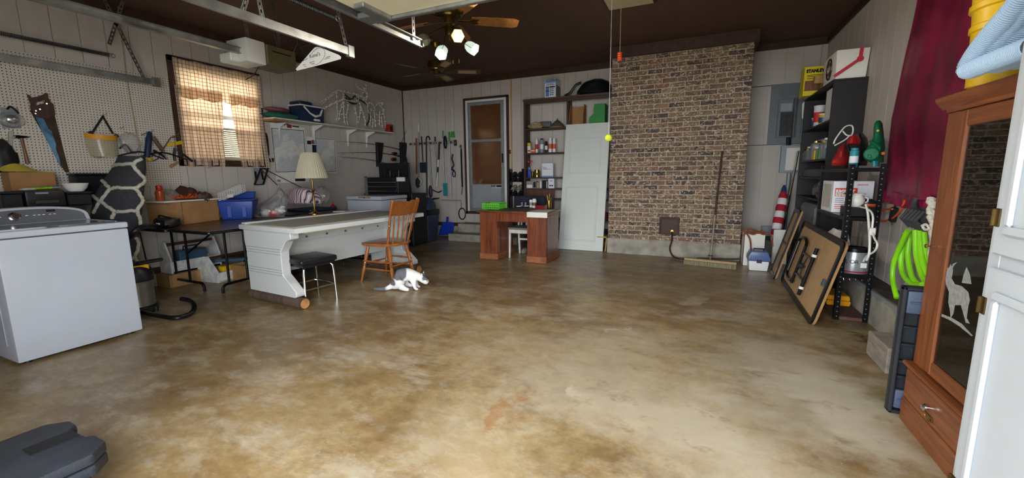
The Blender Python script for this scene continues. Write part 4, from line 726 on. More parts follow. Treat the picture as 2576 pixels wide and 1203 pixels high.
# ---------------------------------------------------------------- two folding tables
def utube(a, b, r, z0, z1, rad=.05):
    """folding-table foot: tube with both ends bent down to the floor"""
    a, b = Vector((a[0], a[1], 0)), Vector((b[0], b[1], 0)); d = (b-a).normalized()
    return MB().tube([Vector((a.x, a.y, z0)), Vector((a.x, a.y, z1-rad))]+[Vector((a.x, a.y, z1-rad))+d*(rad*(1-math.cos(t)))+Vector((0, 0, rad*math.sin(t))) for t in (.4, .8, 1.2, 1.57)]+[Vector((b.x, b.y, z1-rad))-d*(rad*(1-math.cos(t)))+Vector((0, 0, rad*math.sin(t))) for t in (1.57, 1.2, .8, .4)]+[Vector((b.x, b.y, z1-rad)), Vector((b.x, b.y, z0))], r, 10)
wood('table_walnut', '4a382c', '33261e', .3); TT = .72
def ftable(label, poly, frames, surf):
    t = thing('folding_table', label, 'table', (sum(p[0] for p in poly)/len(poly), sum(p[1] for p in poly)/len(poly), 0), group='folding tables along the left wall')
    MB().prism(poly, 'z', TT-.03, TT-.003).build('edge_band', 'black_steel', t, bev=.006); cx = sum(p[0] for p in poly)/len(poly); cy = sum(p[1] for p in poly)/len(poly)
    MB().prism([(cx+(x-cx)*.985, cy+(y-cy)*.99) for x, y in poly], 'z', TT-.004, TT).build('tabletop', surf, t, sm=0)
    for a, b, legs in frames:
        utube(a, b, .015, 0, .085).build('foot', 'black_steel', t)
        for l in legs: MB().cyl((l[0], l[1], .075), (l[0], l[1], TT-.03), .013, n=10).build('leg', 'black_steel', t)
        l = legs[-1]; MB().tube([(l[0], l[1]+.01, .40), (l[0]-.02, l[1]+.06, .43), (l[0]-.05, l[1]+.45, TT-.035)], .010, 8).build('brace', 'black_steel', t)
    return t
def rpoly(x0, x1, y0, y1, r=.05): return rrect(x0, x1, y0, y1, r, 3)
ftable('long walnut folding table carrying the cardboard box and blue tote', rpoly(-5.60, -4.86, 2.36, 4.86), [((-5.52, 2.70), (-4.905, 2.697), [(-5.40, 2.70), (-5.15, 2.70)]), ((-5.52, 4.5), (-4.95, 4.5), [(-5.40, 4.5), (-5.08, 4.5)])], 'table_walnut')
ftable('worn folding table behind the white drafting table', rpoly(-4.84, -4.22, 2.40, 4.75), [((-4.62, 2.72), (-4.66, 3.12), [(-4.63, 2.80), (-4.65, 3.02)]), ((-4.62, 4.4), (-4.2, 4.4), [(-4.55, 4.4), (-4.28, 4.4)])], 'table_walnut')
TS = TT+.0008
# camera bag, carton, tote
kb = PZ(412, 575, TS); q = thing('camera_bag', 'small black padded bag on the folding table', 'bag', kb); MB().blob((kb.x-.03, kb.y+.05, TS+.055), (.13, .09, .055), 2, .15, 2, 16, flat=TS, k=.7).build('body', 'black', q); MB().tube(spline([(kb.x-.13, kb.y+.05, TS+.07), (kb.x-.05, kb.y, TS+.13), (kb.x+.06, kb.y+.05, TS+.1)]), .008, 6).build('strap', 'black', q); MB().box((kb.x-.0, kb.y-.045, TS+.05), (.05, .008, .02)).build('badge', 'white_plastic', q)
n0 = PZ(463, 566, TS); n1 = PZ(553, 554, TS); d1 = (n1-n0); d1.normalize(); d2 = Vector((-d1.y, d1.x, 0))
q = thing('cardboard_box', 'large open cardboard box on the folding table beside blue tote', 'box', n0+d1*.2+d2*.2); Lx = (n1-n0).length; Wd = .42; H = .245
def obox(m, o, u, v, lu, lv, z0, z1): o = Vector(o); return m.add([o+Vector((0, 0, z)) for z in ()], []) if False else m.add([Vector((o.x, o.y, z))+u*a+v*b for z in (z0, z1) for a, b in ((0, 0), (lu, 0), (lu, lv), (0, lv))], [(0, 3, 2, 1), (4, 5, 6, 7), (0, 1, 5, 4), (1, 2, 6, 5), (2, 3, 7, 6), (3, 0, 4, 7)])
for (o, u, v, a, b) in ((n0, d1, d2, Lx, .006), (n0, d2, d1, Wd, .006), (n0+d1*(Lx-.006), d2, d1, Wd, .006), (n0+d2*Wd, d1, d2, Lx, .006)): obox(MB(), o, u, v, a, b, TS, TS+H).build('side', 'cardboard', q, sm=0)
obox(MB(), n0, d1, d2, Lx, Wd, TS, TS+.006).build('bottom', 'cardboard', q, sm=0); obox(MB(), n0-d2*.003, d1, d2, Lx, .003, TS+H*.40, TS+H*.60).build('tape_flap', 'cardboard', q, sm=0)
mat('mixed_dark', '4a3a38', .6, var=.6, sc=18, bump=.4)
for i, (px, py, r, mt, nm) in enumerate(((425, 492, .07, 'white_plastic', 'white round lid poking from the cardboard box'), (445, 492, .06, 'cardboard', 'tan paper packet poking from the cardboard box'), (480, 490, .09, 'mixed_dark', 'bundle of dark wrappers in the cardboard box'), (525, 488, .09, 'mixed_dark', 'brown crumpled bundle at the right of the cardboard box'))):
    c = PD(min(px, 508), py, dep(n0.x-.2, n0.y+.3, .95)); MB().blob(c-Vector((0, 0, .06)), (r, r, r*.9), i+5, .5, 3, 12).build('box_contents', mt, label=nm, cat='junk')
bd = PX(408, 470, -5.25); z = .985
bdp = [PZ(372, 470, z), PZ(410, 466, z), PZ(556, 481, z), PZ(520, 462, z), PZ(400, 452, z)]
bdp = [PX(408, 470, -5.16), PX(556, 481, -5.26)]; bdp[0].z = bdp[1].z = z = TS+H+.019; u = (bdp[1]-bdp[0]); Lb = u.length; u.normalize(); v = Vector((-u.y, u.x, 0))
wb_ = thing('white_board', 'white shelf board lying across the cardboard box', 'board', bdp[0]+u*Lb/2); obox(MB(), bdp[0], u, v, Lb, .36, z-.018, z).build('board', 'shelf_paint', wb_, bev=.003)
zb = z+.001
oj = bdp[0]+v*.12+u*.05; q = thing('orange_jar', 'clear bottle of orange liquid on the white board', 'bottle', oj); mat('amber', 'b4532a', .2, var=.2, trans=.3); MB().lathe([(.035, 0), (.04, .01), (.04, .10), (.025, .12)], (oj.x, oj.y, zb), 14).build('bottle', 'amber', q); MB().lathe([(.028, .12), (.03, .125), (.03, .16), (.02, .165)], (oj.x, oj.y, zb), 14).build('cap', 'red_plastic', q)
mat('orange_petal', 'e0641e', .7, var=.35, sc=30); ga = thing('flower_garland', 'orange artificial flower garland lying on white board', 'garland', bdp[0]+u*.4)
for i in range(11):
    c = bdp[0]+u*(.18+i*(Lb-.25)/11)+v*(.08+.02*math.sin(i*2.1)); m = MB()
    for j in range(9): a = j*.698+i; d = Vector((math.cos(a), math.sin(a), .5+.4*math.sin(j*3))); m.slab([c+Vector((0, 0, .012)), c+Vector((d.x*.03+.012*d.y, d.y*.03-.012*d.x, .01+.02*d.z)), c+Vector((d.x*.07, d.y*.07, .015+.065*d.z)), c+Vector((d.x*.03-.012*d.y, d.y*.03+.012*d.x, .01+.02*d.z))], .002)
    m.build('flower', 'orange_petal', ga, sm=0)
mat('brown_cloth', '4a2a22', .95, var=.4); MB().blob(bdp[0]+u*(Lb*.62)+v*.22+Vector((0, 0, .06)), (.14, .10, .08), 4, .5, 2.5, 14, flat=zb).build('brown_cloth', 'brown_cloth', label='dark brown bunched cloth behind the orange garland', cat='cloth'); MB().blob(bdp[0]+u*(Lb*.3)+v*.24+Vector((0, 0, .05)), (.16, .09, .07), 8, .5, 3, 14, flat=zb).build('film_bag', 'clear_film', label='clear crumpled film bag behind the orange bottle', cat='bag')
# blue tote
t0, t1 = PZ(560, 553, TS), PZ(634, 550, TS); u = (t1-t0); Lt = u.length; u.normalize(); v = Vector((-u.y, u.x, 0)); mat('tote_blue', '27479c', .4, var=.12)
tt = thing('storage_tote', 'royal blue plastic storage tote on folding table', 'tote', t0+u*Lt/2+v*.15); Ht = .235
def taper(o, u, v, lu, lv, z0, z1, e): return MB().add([Vector((o.x, o.y, z))+u*a+v*b for z, g_ in ((z0, 0), (z1, e)) for a, b in ((-g_, -g_), (lu+g_, -g_), (lu+g_, lv+g_), (-g_, lv+g_))], [(0, 3, 2, 1), (4, 5, 6, 7), (0, 1, 5, 4), (1, 2, 6, 5), (2, 3, 7, 6), (3, 0, 4, 7)])
taper(t0, u, v, Lt, .30, TS, TS+Ht-.02, .03).build('body', 'tote_blue', tt, bev=.012, seg=2); taper(t0, u, v, Lt, .30, TS+Ht-.06, TS+Ht, .04).build('rim', 'tote_blue', tt, bev=.006)
for k in (.25, .75): obox(MB(), t0+u*(Lt*k-.02)-v*.022, u, v, .05, .02, TS+.02, TS+Ht-.07).build('rib', 'tote_blue', tt, bev=.005)
taper(t0+v*.27+Vector((0, 0, 0)), u, v, Lt, .025, TS+Ht+.001, TS+Ht+.09, .02).build('lid', 'tote_blue', tt, bev=.01)
dr = thing('dish_basket', 'white plastic grid basket tilted in the blue tote', 'basket', t0+u*.1); o = PD(548, 487, dep(t0.x, t0.y, .98)-.05); e1 = PD(605, 465, dep(t0.x, t0.y, .98)-.02)-o; l1 = e1.length; e1.normalize(); e2 = (PD(556, 498, dep(t0.x, t0.y, .98)-.08)-o); e2 = (e2-e1*e2.dot(e1)).normalized()
for k in range(2):
    m = MB(); off = Vector((0, .0, 0)) if k == 0 else Vector((-.08, .10, .0))
    for i in range(11): a = o+off+e1*(l1*i/10); m.bar(a, a+e2*.11, .005, .003, e1.cross(e2))
    for j in range(6): a = o+off+e2*(.11*j/5); m.bar(a, a+e1*l1, .006, .003, e1.cross(e2))
    m.build('grid', 'white_plastic', dr, sm=0)
MB().bar(o+e2*.09+e1*.1, o+e2*.12+e1*.17, .04, .006, e1.cross(e2)).build('label_plate', 'white_plastic', dr, sm=0)
# ---------------------------------------------------------------- under the tables
mat('white_wood_worn', 'd0d0cc', .7, var=.35, sc=14)
def caddy(label, o, u, v, L, Wd, Hh, z0):
    c = thing('tool_caddy', label, 'tool caddy', o+u*L/2, group='white wooden tool caddies')
    for k in (0, 1):
        b = o+u*(L-.02)*k; pts = [(0, 0), (Wd, 0), (Wd, Hh*.42), (Wd*.66, Hh*.9), (Wd*.6, Hh), (Wd*.4, Hh), (Wd*.34, Hh*.9), (0, Hh*.42)]
        MB().add([b+v*y+Vector((0, 0, z0+z))+u*t for t in (0, .02) for y, z in pts], [tuple(range(7, -1, -1)), tuple(range(8, 16))]+[(i, (i+1) % 8, 8+(i+1) % 8, 8+i) for i in range(8)]).build('end_panel', 'white_wood_worn', c, bev=.002)
    for k in (0, 1): obox(MB(), o+v*(Wd-.018)*k+u*.02, u, v, L-.04, .018, z0, z0+Hh*.38).build('side', 'white_wood_worn', c, sm=0)
    obox(MB(), o+u*.02, u, v, L-.04, Wd, z0+.001, z0+.02).build('bottom', 'white_wood_worn', c, sm=0); a = o+v*Wd/2+Vector((0, 0, z0+Hh*.9)); MB().bar(a+u*.02, a+u*(L-.02), .03, .03).build('handle_rail', 'old_handle_wood', c, bev=.006)
    return c
n = PZ(550, 713); w_ = PZ(497, 708); vv = (w_-n).normalized(); uu = Vector((vv.y, -vv.x, 0)); caddy('nearer white wooden tool caddy under the folding tables', n, uu, vv, .62, (w_-n).length, .31, 0)
for i, (k, h_, mt, nm, r) in enumerate(((.12, .17, 'yellow_plastic', 'yellow box in the nearer tool caddy', 0), (.30, .16, 'red_plastic', 'red box in the nearer tool caddy', 0), (.45, .2, 'navy_tool', 'dark blue tool case in the nearer tool caddy', 0))):
    p = n+uu*k+vv*.06; obox(MB(), p, uu, vv, .11, .08, .025, h_).build('small_box', mt, label=nm, cat='box', bev=.003)
n2_ = Vector((-5.40, 2.52, 0)); struct('footing_ledge', 'old_concrete', (XL+.05, -5.40+.03, 2.40, 3.1, 0, .11)) if False else None
n2_ = PZ(433, 691, .0); n2_ = PX(433, 690, -5.42); z0c = n2_.z; bl = MB().bx(-5.66, -5.36, 2.45, 3.2, .0, .06); 
c2o = Vector((-5.42, n2_.y, 0)); caddy('further white wooden tool caddy standing on a board', c2o, Vector((0, 1, 0)), Vector((-1, 0, 0)), .55, .22, .36, max(.061, z0c)); MB().bx(-5.645, -5.38, c2o.y-.05, c2o.y+.62, 0, max(.06, z0c-.001)).build('low_platform', 'plywood', label='low wooden platform below the further tool caddy', cat='board', bev=.003)
mat('steel_blue', '4a6a86', .4, .4, var=.3); q = thing('blue_tool_case', 'blue plastic tool case in the further tool caddy', 'case', c2o+Vector((-.1, .3, .1))); MB().bx(-5.60, -5.46, c2o.y+.12, c2o.y+.42, z0c+.02, z0c+.24).build('body', 'steel_blue', q, bev=.01); MB().tube([(-5.53, c2o.y+.2, z0c+.24), (-5.53, c2o.y+.2, z0c+.28), (-5.53, c2o.y+.34, z0c+.28), (-5.53, c2o.y+.34, z0c+.24)], .008, 6).build('handle', 'black', q)
b0, b1 = PZ(617, 708), PZ(590, 704); vv = (b1-b0).normalized(); uu = Vector((-vv.y, vv.x, 0)) if (-vv.y) > 0 else Vector((vv.y, -vv.x, 0)); q = thing('small_carton', 'open brown carton with green bottle under the folding table', 'box', b0)
for (o, a_, b_, la, lb_) in ((b0, vv, uu, .25, .005), (b0, uu, vv, .35, .005), (b0+vv*.245, uu, vv, .35, .005), (b0+uu*.345, vv, uu, .25, .005)): obox(MB(), o, a_, b_, la, lb_, .001, .185).build('side', 'cardboard', q, sm=0)
c = b0+uu*.1+vv*.06; q = thing('green_bottle', 'bright green bottle in the carton below the table', 'bottle', c); mat('bottle_green', '3fd04e', .35, var=.1); MB().lathe([(.035, .006), (.04, .02), (.04, .18), (.02, .20), (.02, .215), (.026, .22), (.026, .25)], c, 14).build('bottle', 'bottle_green', q)
mat('grey_lid', '6f7682', .35, var=.2); q = thing('clear_tote', 'grey translucent tote far under the second folding table', 'tote', (-5.0, 3.7, 0)); MB().bx(-5.4, -4.75, 3.72, 4.2, .001, .26).build('body', 'grey_lid', q, bev=.02, seg=2); MB().bx(-5.43, -4.72, 3.69, 4.23, .26, .285).build('lid', 'grey_plastic', q, bev=.008)
MB().bar((-5.5, 3.05, .22), (-4.7, 3.62, .24), .10, .03).build('blue_plank', 'steel_blue', label='blue painted plank lying across things under the table', cat='plank', bev=.003)
MB().blob((-4.65, 3.5, .10), (.22, .2, .10), 6, .4, 3, 16, flat=.001).build('cable_heap', 'mixed_dark', label='dark heap of cables under the second folding table', cat='cables')
# ---------------------------------------------------------------- on the second table: bags, quilt, lamp
dz = dep(-4.98, 3.62, .8)
bg_ = thing('plastic_bag', 'clear plastic bag full of white and red packages on table', 'bag', PD(680, 545, dz)); pxsolid([(472, 700, 706), (488, 690, 720), (505, 668, 722), (520, 645, 722), (533, 637, 718), (546, 640, 715)], dz+.05, dz, .17, 22, 4, .25, 2).build('film', 'clear_film', bg_)
for i, (px, py, r, mt) in enumerate(((690, 536, .05, 'red_print'), (672, 535, .05, 'paper'), (705, 530, .06, 'paper'), (655, 535, .05, 'black'))): MB().blob(PD(px, py, dz-.05), (r, r, r*.8), i, .4, n=12).build('package', mt, bg_)
dq = dep(-5.12, 4.25, .8)
def quiltmat():
    g = NT('striped_quilt'); o = g.n('TexCoord').outputs['Object']; v = g.map(o, (1, 1, .35), rot=(0, .3, .4)); s = g.n('TexWave', {'Vector': v, 'Scale': 9, 'Distortion': 5, 'Detail': 1.5, 'Detail Scale': 1.2}).outputs['Fac']
    return g.out(Base_Color=g.ramp(s, ((.0, '3e4460'), (.2, '5b5068'), (.3, 'dccfd2'), (.55, 'e3d6d8'), (.65, '9c5f70'), (.85, 'd9b4bd'), (1, 'e8dde0'))), Roughness=.9, Normal=g.bump(s, .4, .02))
quiltmat(); ql = thing('quilt', 'pink and blue striped quilt folded in a clear bag', 'quilt', PD(770, 515, dq)); pxsolid([(472, 745, 775), (478, 730, 795), (490, 720, 806), (505, 718, 812), (516, 722, 808)], dq+.05, dq, .2, 24, 5, .12, 4).build('cloth', 'striped_quilt', ql); pxsolid([(468, 800, 812), (476, 790, 826), (492, 780, 832), (508, 770, 824)], dq+.12, dq+.1, .15, 18, 4, .2, 6).build('bag_film', 'clear_film', ql)
dt_ = PZ(735, 532, TS); MB().bx(dt_.x-.12, dt_.x+.38, dt_.y, dt_.y+.50, TS, TS+.035).build('blue_tray', 'navy_tool', label='navy blue plastic tray below the striped quilt', cat='tray', bev=.012)
c = PZ(826, 526, TS); q = thing('red_funnel', 'small red funnel beside the white chest freezer', 'funnel', c); MB().lathe([(.05, 0), (.045, .03), (.03, .05), (.008, .07), (.006, .11)], (c.x, c.y+.1, TS), 14).build('cone', 'red_plastic', q)
for i, (px, py, w__, lb) in enumerate(((700, 543, .35, 'dark board lying on the second folding table near the bag'), (850, 534, .2, 'white papers lying on the second table near the freezer'))): c = PZ(px, py, TS); MB().box((c.x, c.y+.1, TS+.006), (w__, .2, .011), .2).build('flat_board', ('black', 'paper')[i], label=lb, cat=('board', 'papers')[i])
lp0 = PD(785, 452, 5.6); lm = thing('table_lamp', 'brass lamp with cream pleated shade behind the quilt', 'lamp', (lp0.x, lp0.y, TS)); mat('pleated_cream', 'd8d0b4', .85, var=.1)
zt, zb_ = PD(781, 386, 5.6).z, PD(781, 448, 5.6).z; m = MB(); n = 72; P = []
for (r, z) in ((.107, zt), (.16, zt+(zb_-zt)*.5), (.203, zb_)):
    P.append([(lp0.x+(r+.004*(j % 2))*math.cos(2*math.pi*j/n), lp0.y+(r+.004*(j % 2))*math.sin(2*math.pi*j/n), z) for j in range(n)])
m.add([p for r in P for p in r], [(i*n+j, i*n+(j+1) % n, (i+1)*n+(j+1) % n, (i+1)*n+j) for i in range(2) for j in range(n)]).build('lamp_shade', 'pleated_cream', lm, sm=20)
for r, z in ((.111, zt), (.207, zb_)): MB().tube(arc((lp0.x, lp0.y, z), r, 0, 360, 36, (1, 0, 0), (0, 1, 0)), .005, 6).build('trim_ring', 'pleated_cream', lm)
MB().lathe([(.09, TS), (.09, TS+.015), (.03, TS+.04), (.012, TS+.08), (.012, TS+.3), (.02, TS+.32), (.01, TS+.35), (.012, zb_+.05)], (lp0.x, lp0.y, 0), 16).build('stem', 'brass', lm)
# ---------------------------------------------------------------- chest freezer, framed screen, tool chest
fx0, fy0 = -4.98, 4.90; cf = thing('chest_freezer', 'small white chest freezer behind the drafting table', 'freezer', (-4.65, 5.2, 0)); MB().bx(fx0, -4.31, fy0, fy0+.6, .02, .865).build('cabinet', 'appliance_white', cf, bev=.012, seg=2); MB().bx(fx0-.006, -4.304, fy0-.012, fy0+.606, .871, .925).build('lid', 'appliance_white', cf, bev=.012, seg=2)
MB().bx(-4.74, -4.5, fy0-.0135, fy0-.0125, .895, .918).build('tape', 'cardboard', cf, sm=0); MB().cyl((-4.62, fy0-.02, .905), (-4.62, fy0-.012, .905), .01).build('lock', 'black', cf)
p0 = PY(834, 482, 5.30); p1 = PY(921, 482, 5.30); zt = PY(834, 447, 5.30).z; q = thing('framed_screen', 'dark screen panel in a pale frame leaning behind freezer', 'panel', ((p0.x+p1.x)/2, 5.3, .925)); zbt = .9255; xa, xb = max(p0.x, fx0+.01), p1.x
MB().bx(xa, xb, 5.30, 5.325, zbt, zt).build('screen', 'black', q); 
for b in ((xa-.012, xa, zbt, zt+.012), (xb, xb+.012, zbt, zt+.012), (xa-.012, xb+.012, zt, zt+.012)): MB().bx(b[0], b[1], 5.295, 5.33, b[2], b[3]).build('frame', 'galvanized', q, sm=0)
cy = 5.85; ca = PY(916, 500, cy); cb_ = PY(1036, 500, cy); q = thing('tool_cabinet', 'black floor tool cabinet in the far left corner', 'cabinet', ((ca.x+cb_.x)/2, cy+.2, 0)); ztc = PY(975, 487, cy).z; xa = max(ca.x, XL+.06)
MB().bx(xa, cb_.x, cy, cy+.42, .02, ztc).build('body', 'black_plastic', q, bev=.01)
for k in range(3): MB().bx(xa+.02, cb_.x-.02, cy-.012, cy, .06+k*.22, .25+k*.22).build('drawer', 'black_plastic', q, bev=.006)
tb_ = thing('tool_chest', 'open black tool chest with chrome drawer pulls', 'tool chest', ((xa+cb_.x)/2, cy+.2, ztc)); xb0, xb1 = PY(926, 470, cy+.05).x, PY(1003, 470, cy+.05).x; zt = PY(960, 446, cy+.05).z
MB().bx(xb0, xb1, cy+.03, cy+.36, ztc+.001, zt).build('body', 'black_plastic', tb_, bev=.006)
for k in range(3): z = ztc+.03+k*(zt-ztc-.05)/3; dwr = MB().bx(xb0+.02, xb1-.02, cy+.012, cy+.03, z, z+(zt-ztc-.05)/3-.012).build('drawer', 'black_plastic', tb_, bev=.003); MB().bx(xb0+.04, xb1-.04, cy+.002, cy+.012, z+.006, z+.014).build('drawer_pull', 'chrome', dwr, sm=0)
zl = PY(915, 412, cy+.36).z; MB().bar((xb0, cy+.37, (zt+zl)/2), (xb1, cy+.37, (zt+zl)/2), .03, zl-zt, (0, 0, 1)).build('lid', 'black_plastic', tb_, bev=.004)
for px in (976, 998): a = PY(px-9, 430, cy+.2); b = PY(px+5, 430, cy+.2); MB().tube([(a.x, cy+.2, zt-.02), (a.x, cy+.2, a.z), (b.x, cy+.2, a.z), (b.x, cy+.2, zt-.02)], .010, 6).build('driver_rack', 'black', tb_)
p = PY(1000, 452, cy+.0); MB().bx(p.x-.02, p.x+.14, cy+.0, cy+.03, p.z-.03, p.z+.04).build('paper_label', 'paper', tb_)
for i, ((a, b), lb) in enumerate(((((1018, 440), (1026, 478)), 'black handled tool standing by the tool chest'), (((1022, 396), (1036, 500)), 'grey pole leaning into the back left corner'))): MB().tube([PY(*a, 7.0), PY(*b, 6.7)]+([Vector((PY(*b, 6.7).x+.02, 6.62, .01))] if i else []), .014, 8).build(('tool', 'leaning_pole')[i], ('black', 'dark_steel')[i], label=lb, cat='pole')
# ---------------------------------------------------------------- trash can
mat('bin_blue', '33405a', .5, var=.12); tc = Vector((-4.72, 6.52, 0)); q = thing('trash_can', 'slate blue swing-lid trash can in the back corner', 'trash can', tc)
zt = PZ(1062, 0, 0).z; hh = .60
taper(tc-Vector((.17, .15, 0)), Vector((1, 0, 0)), Vector((0, 1, 0)), .34, .30, .002, hh-.09, .04).build('body', 'bin_blue', q, bev=.03, seg=3); taper(tc-Vector((.215, .195, 0)), Vector((1, 0, 0)), Vector((0, 1, 0)), .43, .39, hh-.1, hh, .0).build('collar', 'black_plastic', q, bev=.02, seg=2)
MB().blob(tc+Vector((0, 0, hh)), (.215, .20, .24), 0, 0, 1, 20, flat=hh, k=.85).build('lid', 'bin_blue', q); MB().box(tc+Vector((.08, -.13, hh+.13)), (.16, .02, .12), M=Matrix.Rotation(math.radians(-40), 3, 'X')).build('flap', 'bin_blue', q, bev=.01)
MB().bx(-5.35, -4.95, 6.55, 6.95, .5, .58).build('dark_lid', 'black_plastic', label='black bin lid behind the trash can', cat='lid', bev=.02) if False else None
# ================================================================ DRAFTING TABLE, STOOL, CHAIR, CAT
mat('laminate_grey', 'c4c6c4', .45, var=.05, sc=40); mat('laminate_top', '8b8b80', .4, var=.08, sc=30); wood('bark', '5f4c3e', '3a2c24', .95, (6, 6, 1)); wood('log_end', 'c08a55', '8c5a30', .8, (4, 4, 4))
rz = math.radians(-4.5); LO = Vector((-3.27, 2.585, 0)); lt = thing('drafting_table', 'large pale grey light table on sculpted side panels', 'table', LO, rz)
def B_(): return MB()
TZ2 = .775; L2, W2 = 1.74, .88          # local: x from -W2..0, y from 0..L2
B_().bx(-W2, 0, 0, L2, TZ2-.055, TZ2-.006).build('top_frame', 'laminate_grey', lt, bev=.012, seg=2, world=False); B_().bx(-W2+.10, -.10, .05, L2-.05, TZ2-.008, TZ2).build('glass_top', 'laminate_top', lt, bev=.003, world=False); B_().bx(-W2+.02, -W2+.09, .02, L2-.02, TZ2-.008, TZ2+.012).build('back_ledge', 'laminate_grey', lt, bev=.006, world=False)
side = [(-.83, .10), (-.03, .10), (-.005, .115), (-.005, .17), (-.17, .27), (-.17, .50), (-.09, .63), (-.06, .66), (-.06, TZ2-.05), (-.83, TZ2-.05), (-.80, .5), (-.80, .27)]
side = [(-.84, .105), (-.13, .105), (-.105, .12), (-.105, .165), (-.25, .285), (-.285, .31), (-.285, .53), (-.20, .635), (-.12, .66), (-.12, TZ2-.055), (-.86, TZ2-.055), (-.86, .6), (-.84, .5)]
for y in (.03, L2-.12): B_().prism(side, 'y', y, y+.09).build('side_panel', 'laminate_grey', lt, bev=.006, world=False)
for zz in (.30, .325, .35, .50, .525, .55): B_().bx(-.84, -.287, .0285, .0305, zz, zz+.004).build('groove', 'grey_plastic', lt, world=False, sm=0)
B_().bx(-.62, -.58, .12, L2-.12, .27, TZ2-.055).build('modesty_panel', 'laminate_grey', lt, bev=.003, world=False); B_().bx(-.58, -.56, .12, L2-.12, .56, .64).build('cable_rail', 'laminate_grey', lt, bev=.004, world=False)
for k in range(6): B_().cyl((-.56, .25+k*.25, .60), (-.55, .25+k*.25, .60), .012).build('bolt', 'galvanized', lt, world=False)
B_().bx(-.24, -.14, .20, .85, TZ2-.085, TZ2-.058).build('lamp_tray', 'louvre_cream', lt, bev=.006, world=False)
for k, (y, lb) in enumerate(((.075, 'short log propping the near end of the drafting table'), (L2-.075, 'short log propping the far end of the drafting table'))):
    T = Matrix.Translation(LO) @ Matrix.Rotation(rz, 4, 'Z'); a = T @ Vector((-.88, y, .052)); b = T @ Vector((-.055, y, .052)); q = thing('support_log', lb, 'log', (a+b)/2-Vector((0, 0, .052)), group='logs under the drafting table'); MB().tube([a, a.lerp(b, .5)+Vector((0, 0, 0)), b], [.050, .052, .051], 14).build('bark', 'bark', q); MB().cyl(b, b+(b-a).normalized()*.003, .046, n=14).build('cut_end', 'log_end', q)
# stool
sc_ = Vector((-3.50, 2.90, 0)); sr = math.radians(-9.5); so = thing('shop_stool', 'low stool with black padded square seat and chrome legs', 'stool', sc_, sr); mat('vinyl_black', '1a1b1e', .35, var=.2, bump=.05)
B_().bx(-.19, .19, -.19, .19, .40, .455).build('cushion', 'vinyl_black', so, bev=.025, seg=3, world=False); B_().bx(-.17, .17, -.17, .17, .375, .401).build('seat_frame', 'black', so, bev=.004, world=False)
for sx in (-1, 1):
    for sy in (-1, 1): lg = B_().tube([(sx*.10, sy*.10, .37), (sx*.135, sy*.135, .375), (sx*.15, sy*.15, .355), (sx*.155, sy*.155, .30), (sx*.165, sy*.165, .0)], .011, 10).build('leg', 'chrome', so, world=False)
B_().tube([(-.16, -.145, .16), (.16, -.145, .16), (.16, .145, .16), (-.16, .145, .16)], .009, 8, closed=True).build('foot_ring', 'chrome', so, world=False)
# pressed-back chair, facing the drafting table (-x)
wood('chair_oak', 'a4632e', '77431c', .35, (10, 10, 1.5), coat=.3); cr = Vector((-3.31, 3.86, 0)); chh = thing('spindle_chair', 'brown oak spindle-back chair beside the cat', 'chair', cr, math.radians(-2))
turn = [(.013, 0), (.015, .03), (.012, .05), (.019, .10), (.021, .16), (.015, .19), (.020, .20), (.015, .21), (.020, .22), (.015, .235), (.022, .30), (.020, .38), (.013, .43)]
def turned(p, q, prof=turn, s=1.0, n=10):
    p, q = Vector(p), Vector(q); d = q-p; zl = prof[-1][1]; return MB().lathe([(r*s, z*d.length/zl) for r, z in prof], p, n, M=d.to_track_quat('Z', 'Y').to_matrix())
seatp = [(-.24, -.20), (-.255, 0), (-.24, .20), (-.15, .235), (.05, .225), (.16, .19), (.205, .10), (.215, 0), (.205, -.10), (.16, -.19), (.05, -.225), (-.15, -.235)]
MB().prism(seatp, 'z', .435, .468).build('seat', 'chair_oak', chh, bev=.010, seg=2, world=False)
for x0, y0, x1, y1 in ((-.17, -.16, -.27, -.205), (-.17, .16, -.27, .205), (.12, -.14, .20, -.19), (.12, .14, .20, .19)): turned((x1, y1, 0), (x0, y0, .44)).build('leg', 'chair_oak', chh, world=False)
for y in (-.18, .18):
    for z in (.16, .25): MB().tube([(-.245+z*.05, y*1.05, z), (.0, y*1.03, z), (.185-z*.05, y, z)], [.008, .013, .008], 8).build('stretcher', 'chair_oak', chh, world=False)
for x in (-.24, .175): MB().tube([(x, -.185, .21), (x, 0, .21), (x, .185, .21)], [.008, .013, .008], 8).build('stretcher', 'chair_oak', chh, world=False)
for s in (-1, 1): turned((.135, s*.175, .46), (.265, s*.215, .97), [(.012, 0), (.014, .05), (.017, .15), (.012, .2), (.016, .21), (.012, .22), (.016, .235), (.013, .26), (.015, .40), (.012, .48), (.013, .5)]).build('back_post', 'chair_oak', chh, world=False)
for k in range(5): y = (k-2)*.065; turned((.17+.01*(2-abs(k-2))*.5, y, .465), (.245, y*1.22, .82), [(.006, 0), (.009, .05), (.010, .13), (.007, .17), (.010, .18), (.007, .19), (.010, .20), (.008, .22), (.009, .3), (.006, .35)], 1, 8).build('spindle', 'chair_oak', chh, world=False)
cr_out = [(-.225, .80), (-.12, .79), (0, .785), (.12, .79), (.225, .80), (.235, .93), (.225, .965), (.17, .945), (.10, .955), (.04, .935), (0, .945), (-.04, .935), (-.10, .955), (-.17, .945), (-.225, .965), (-.235, .93)]
m = MB().prism(cr_out, 'x', -.010, .010); m.v = [Vector((v.x+.235+(v.z-.79)*.28-abs(v.y)*.06+.012, v.y, v.z)) for v in m.v]; m.build('crest_rail', 'chair_oak', chh, bev=.004, world=False)
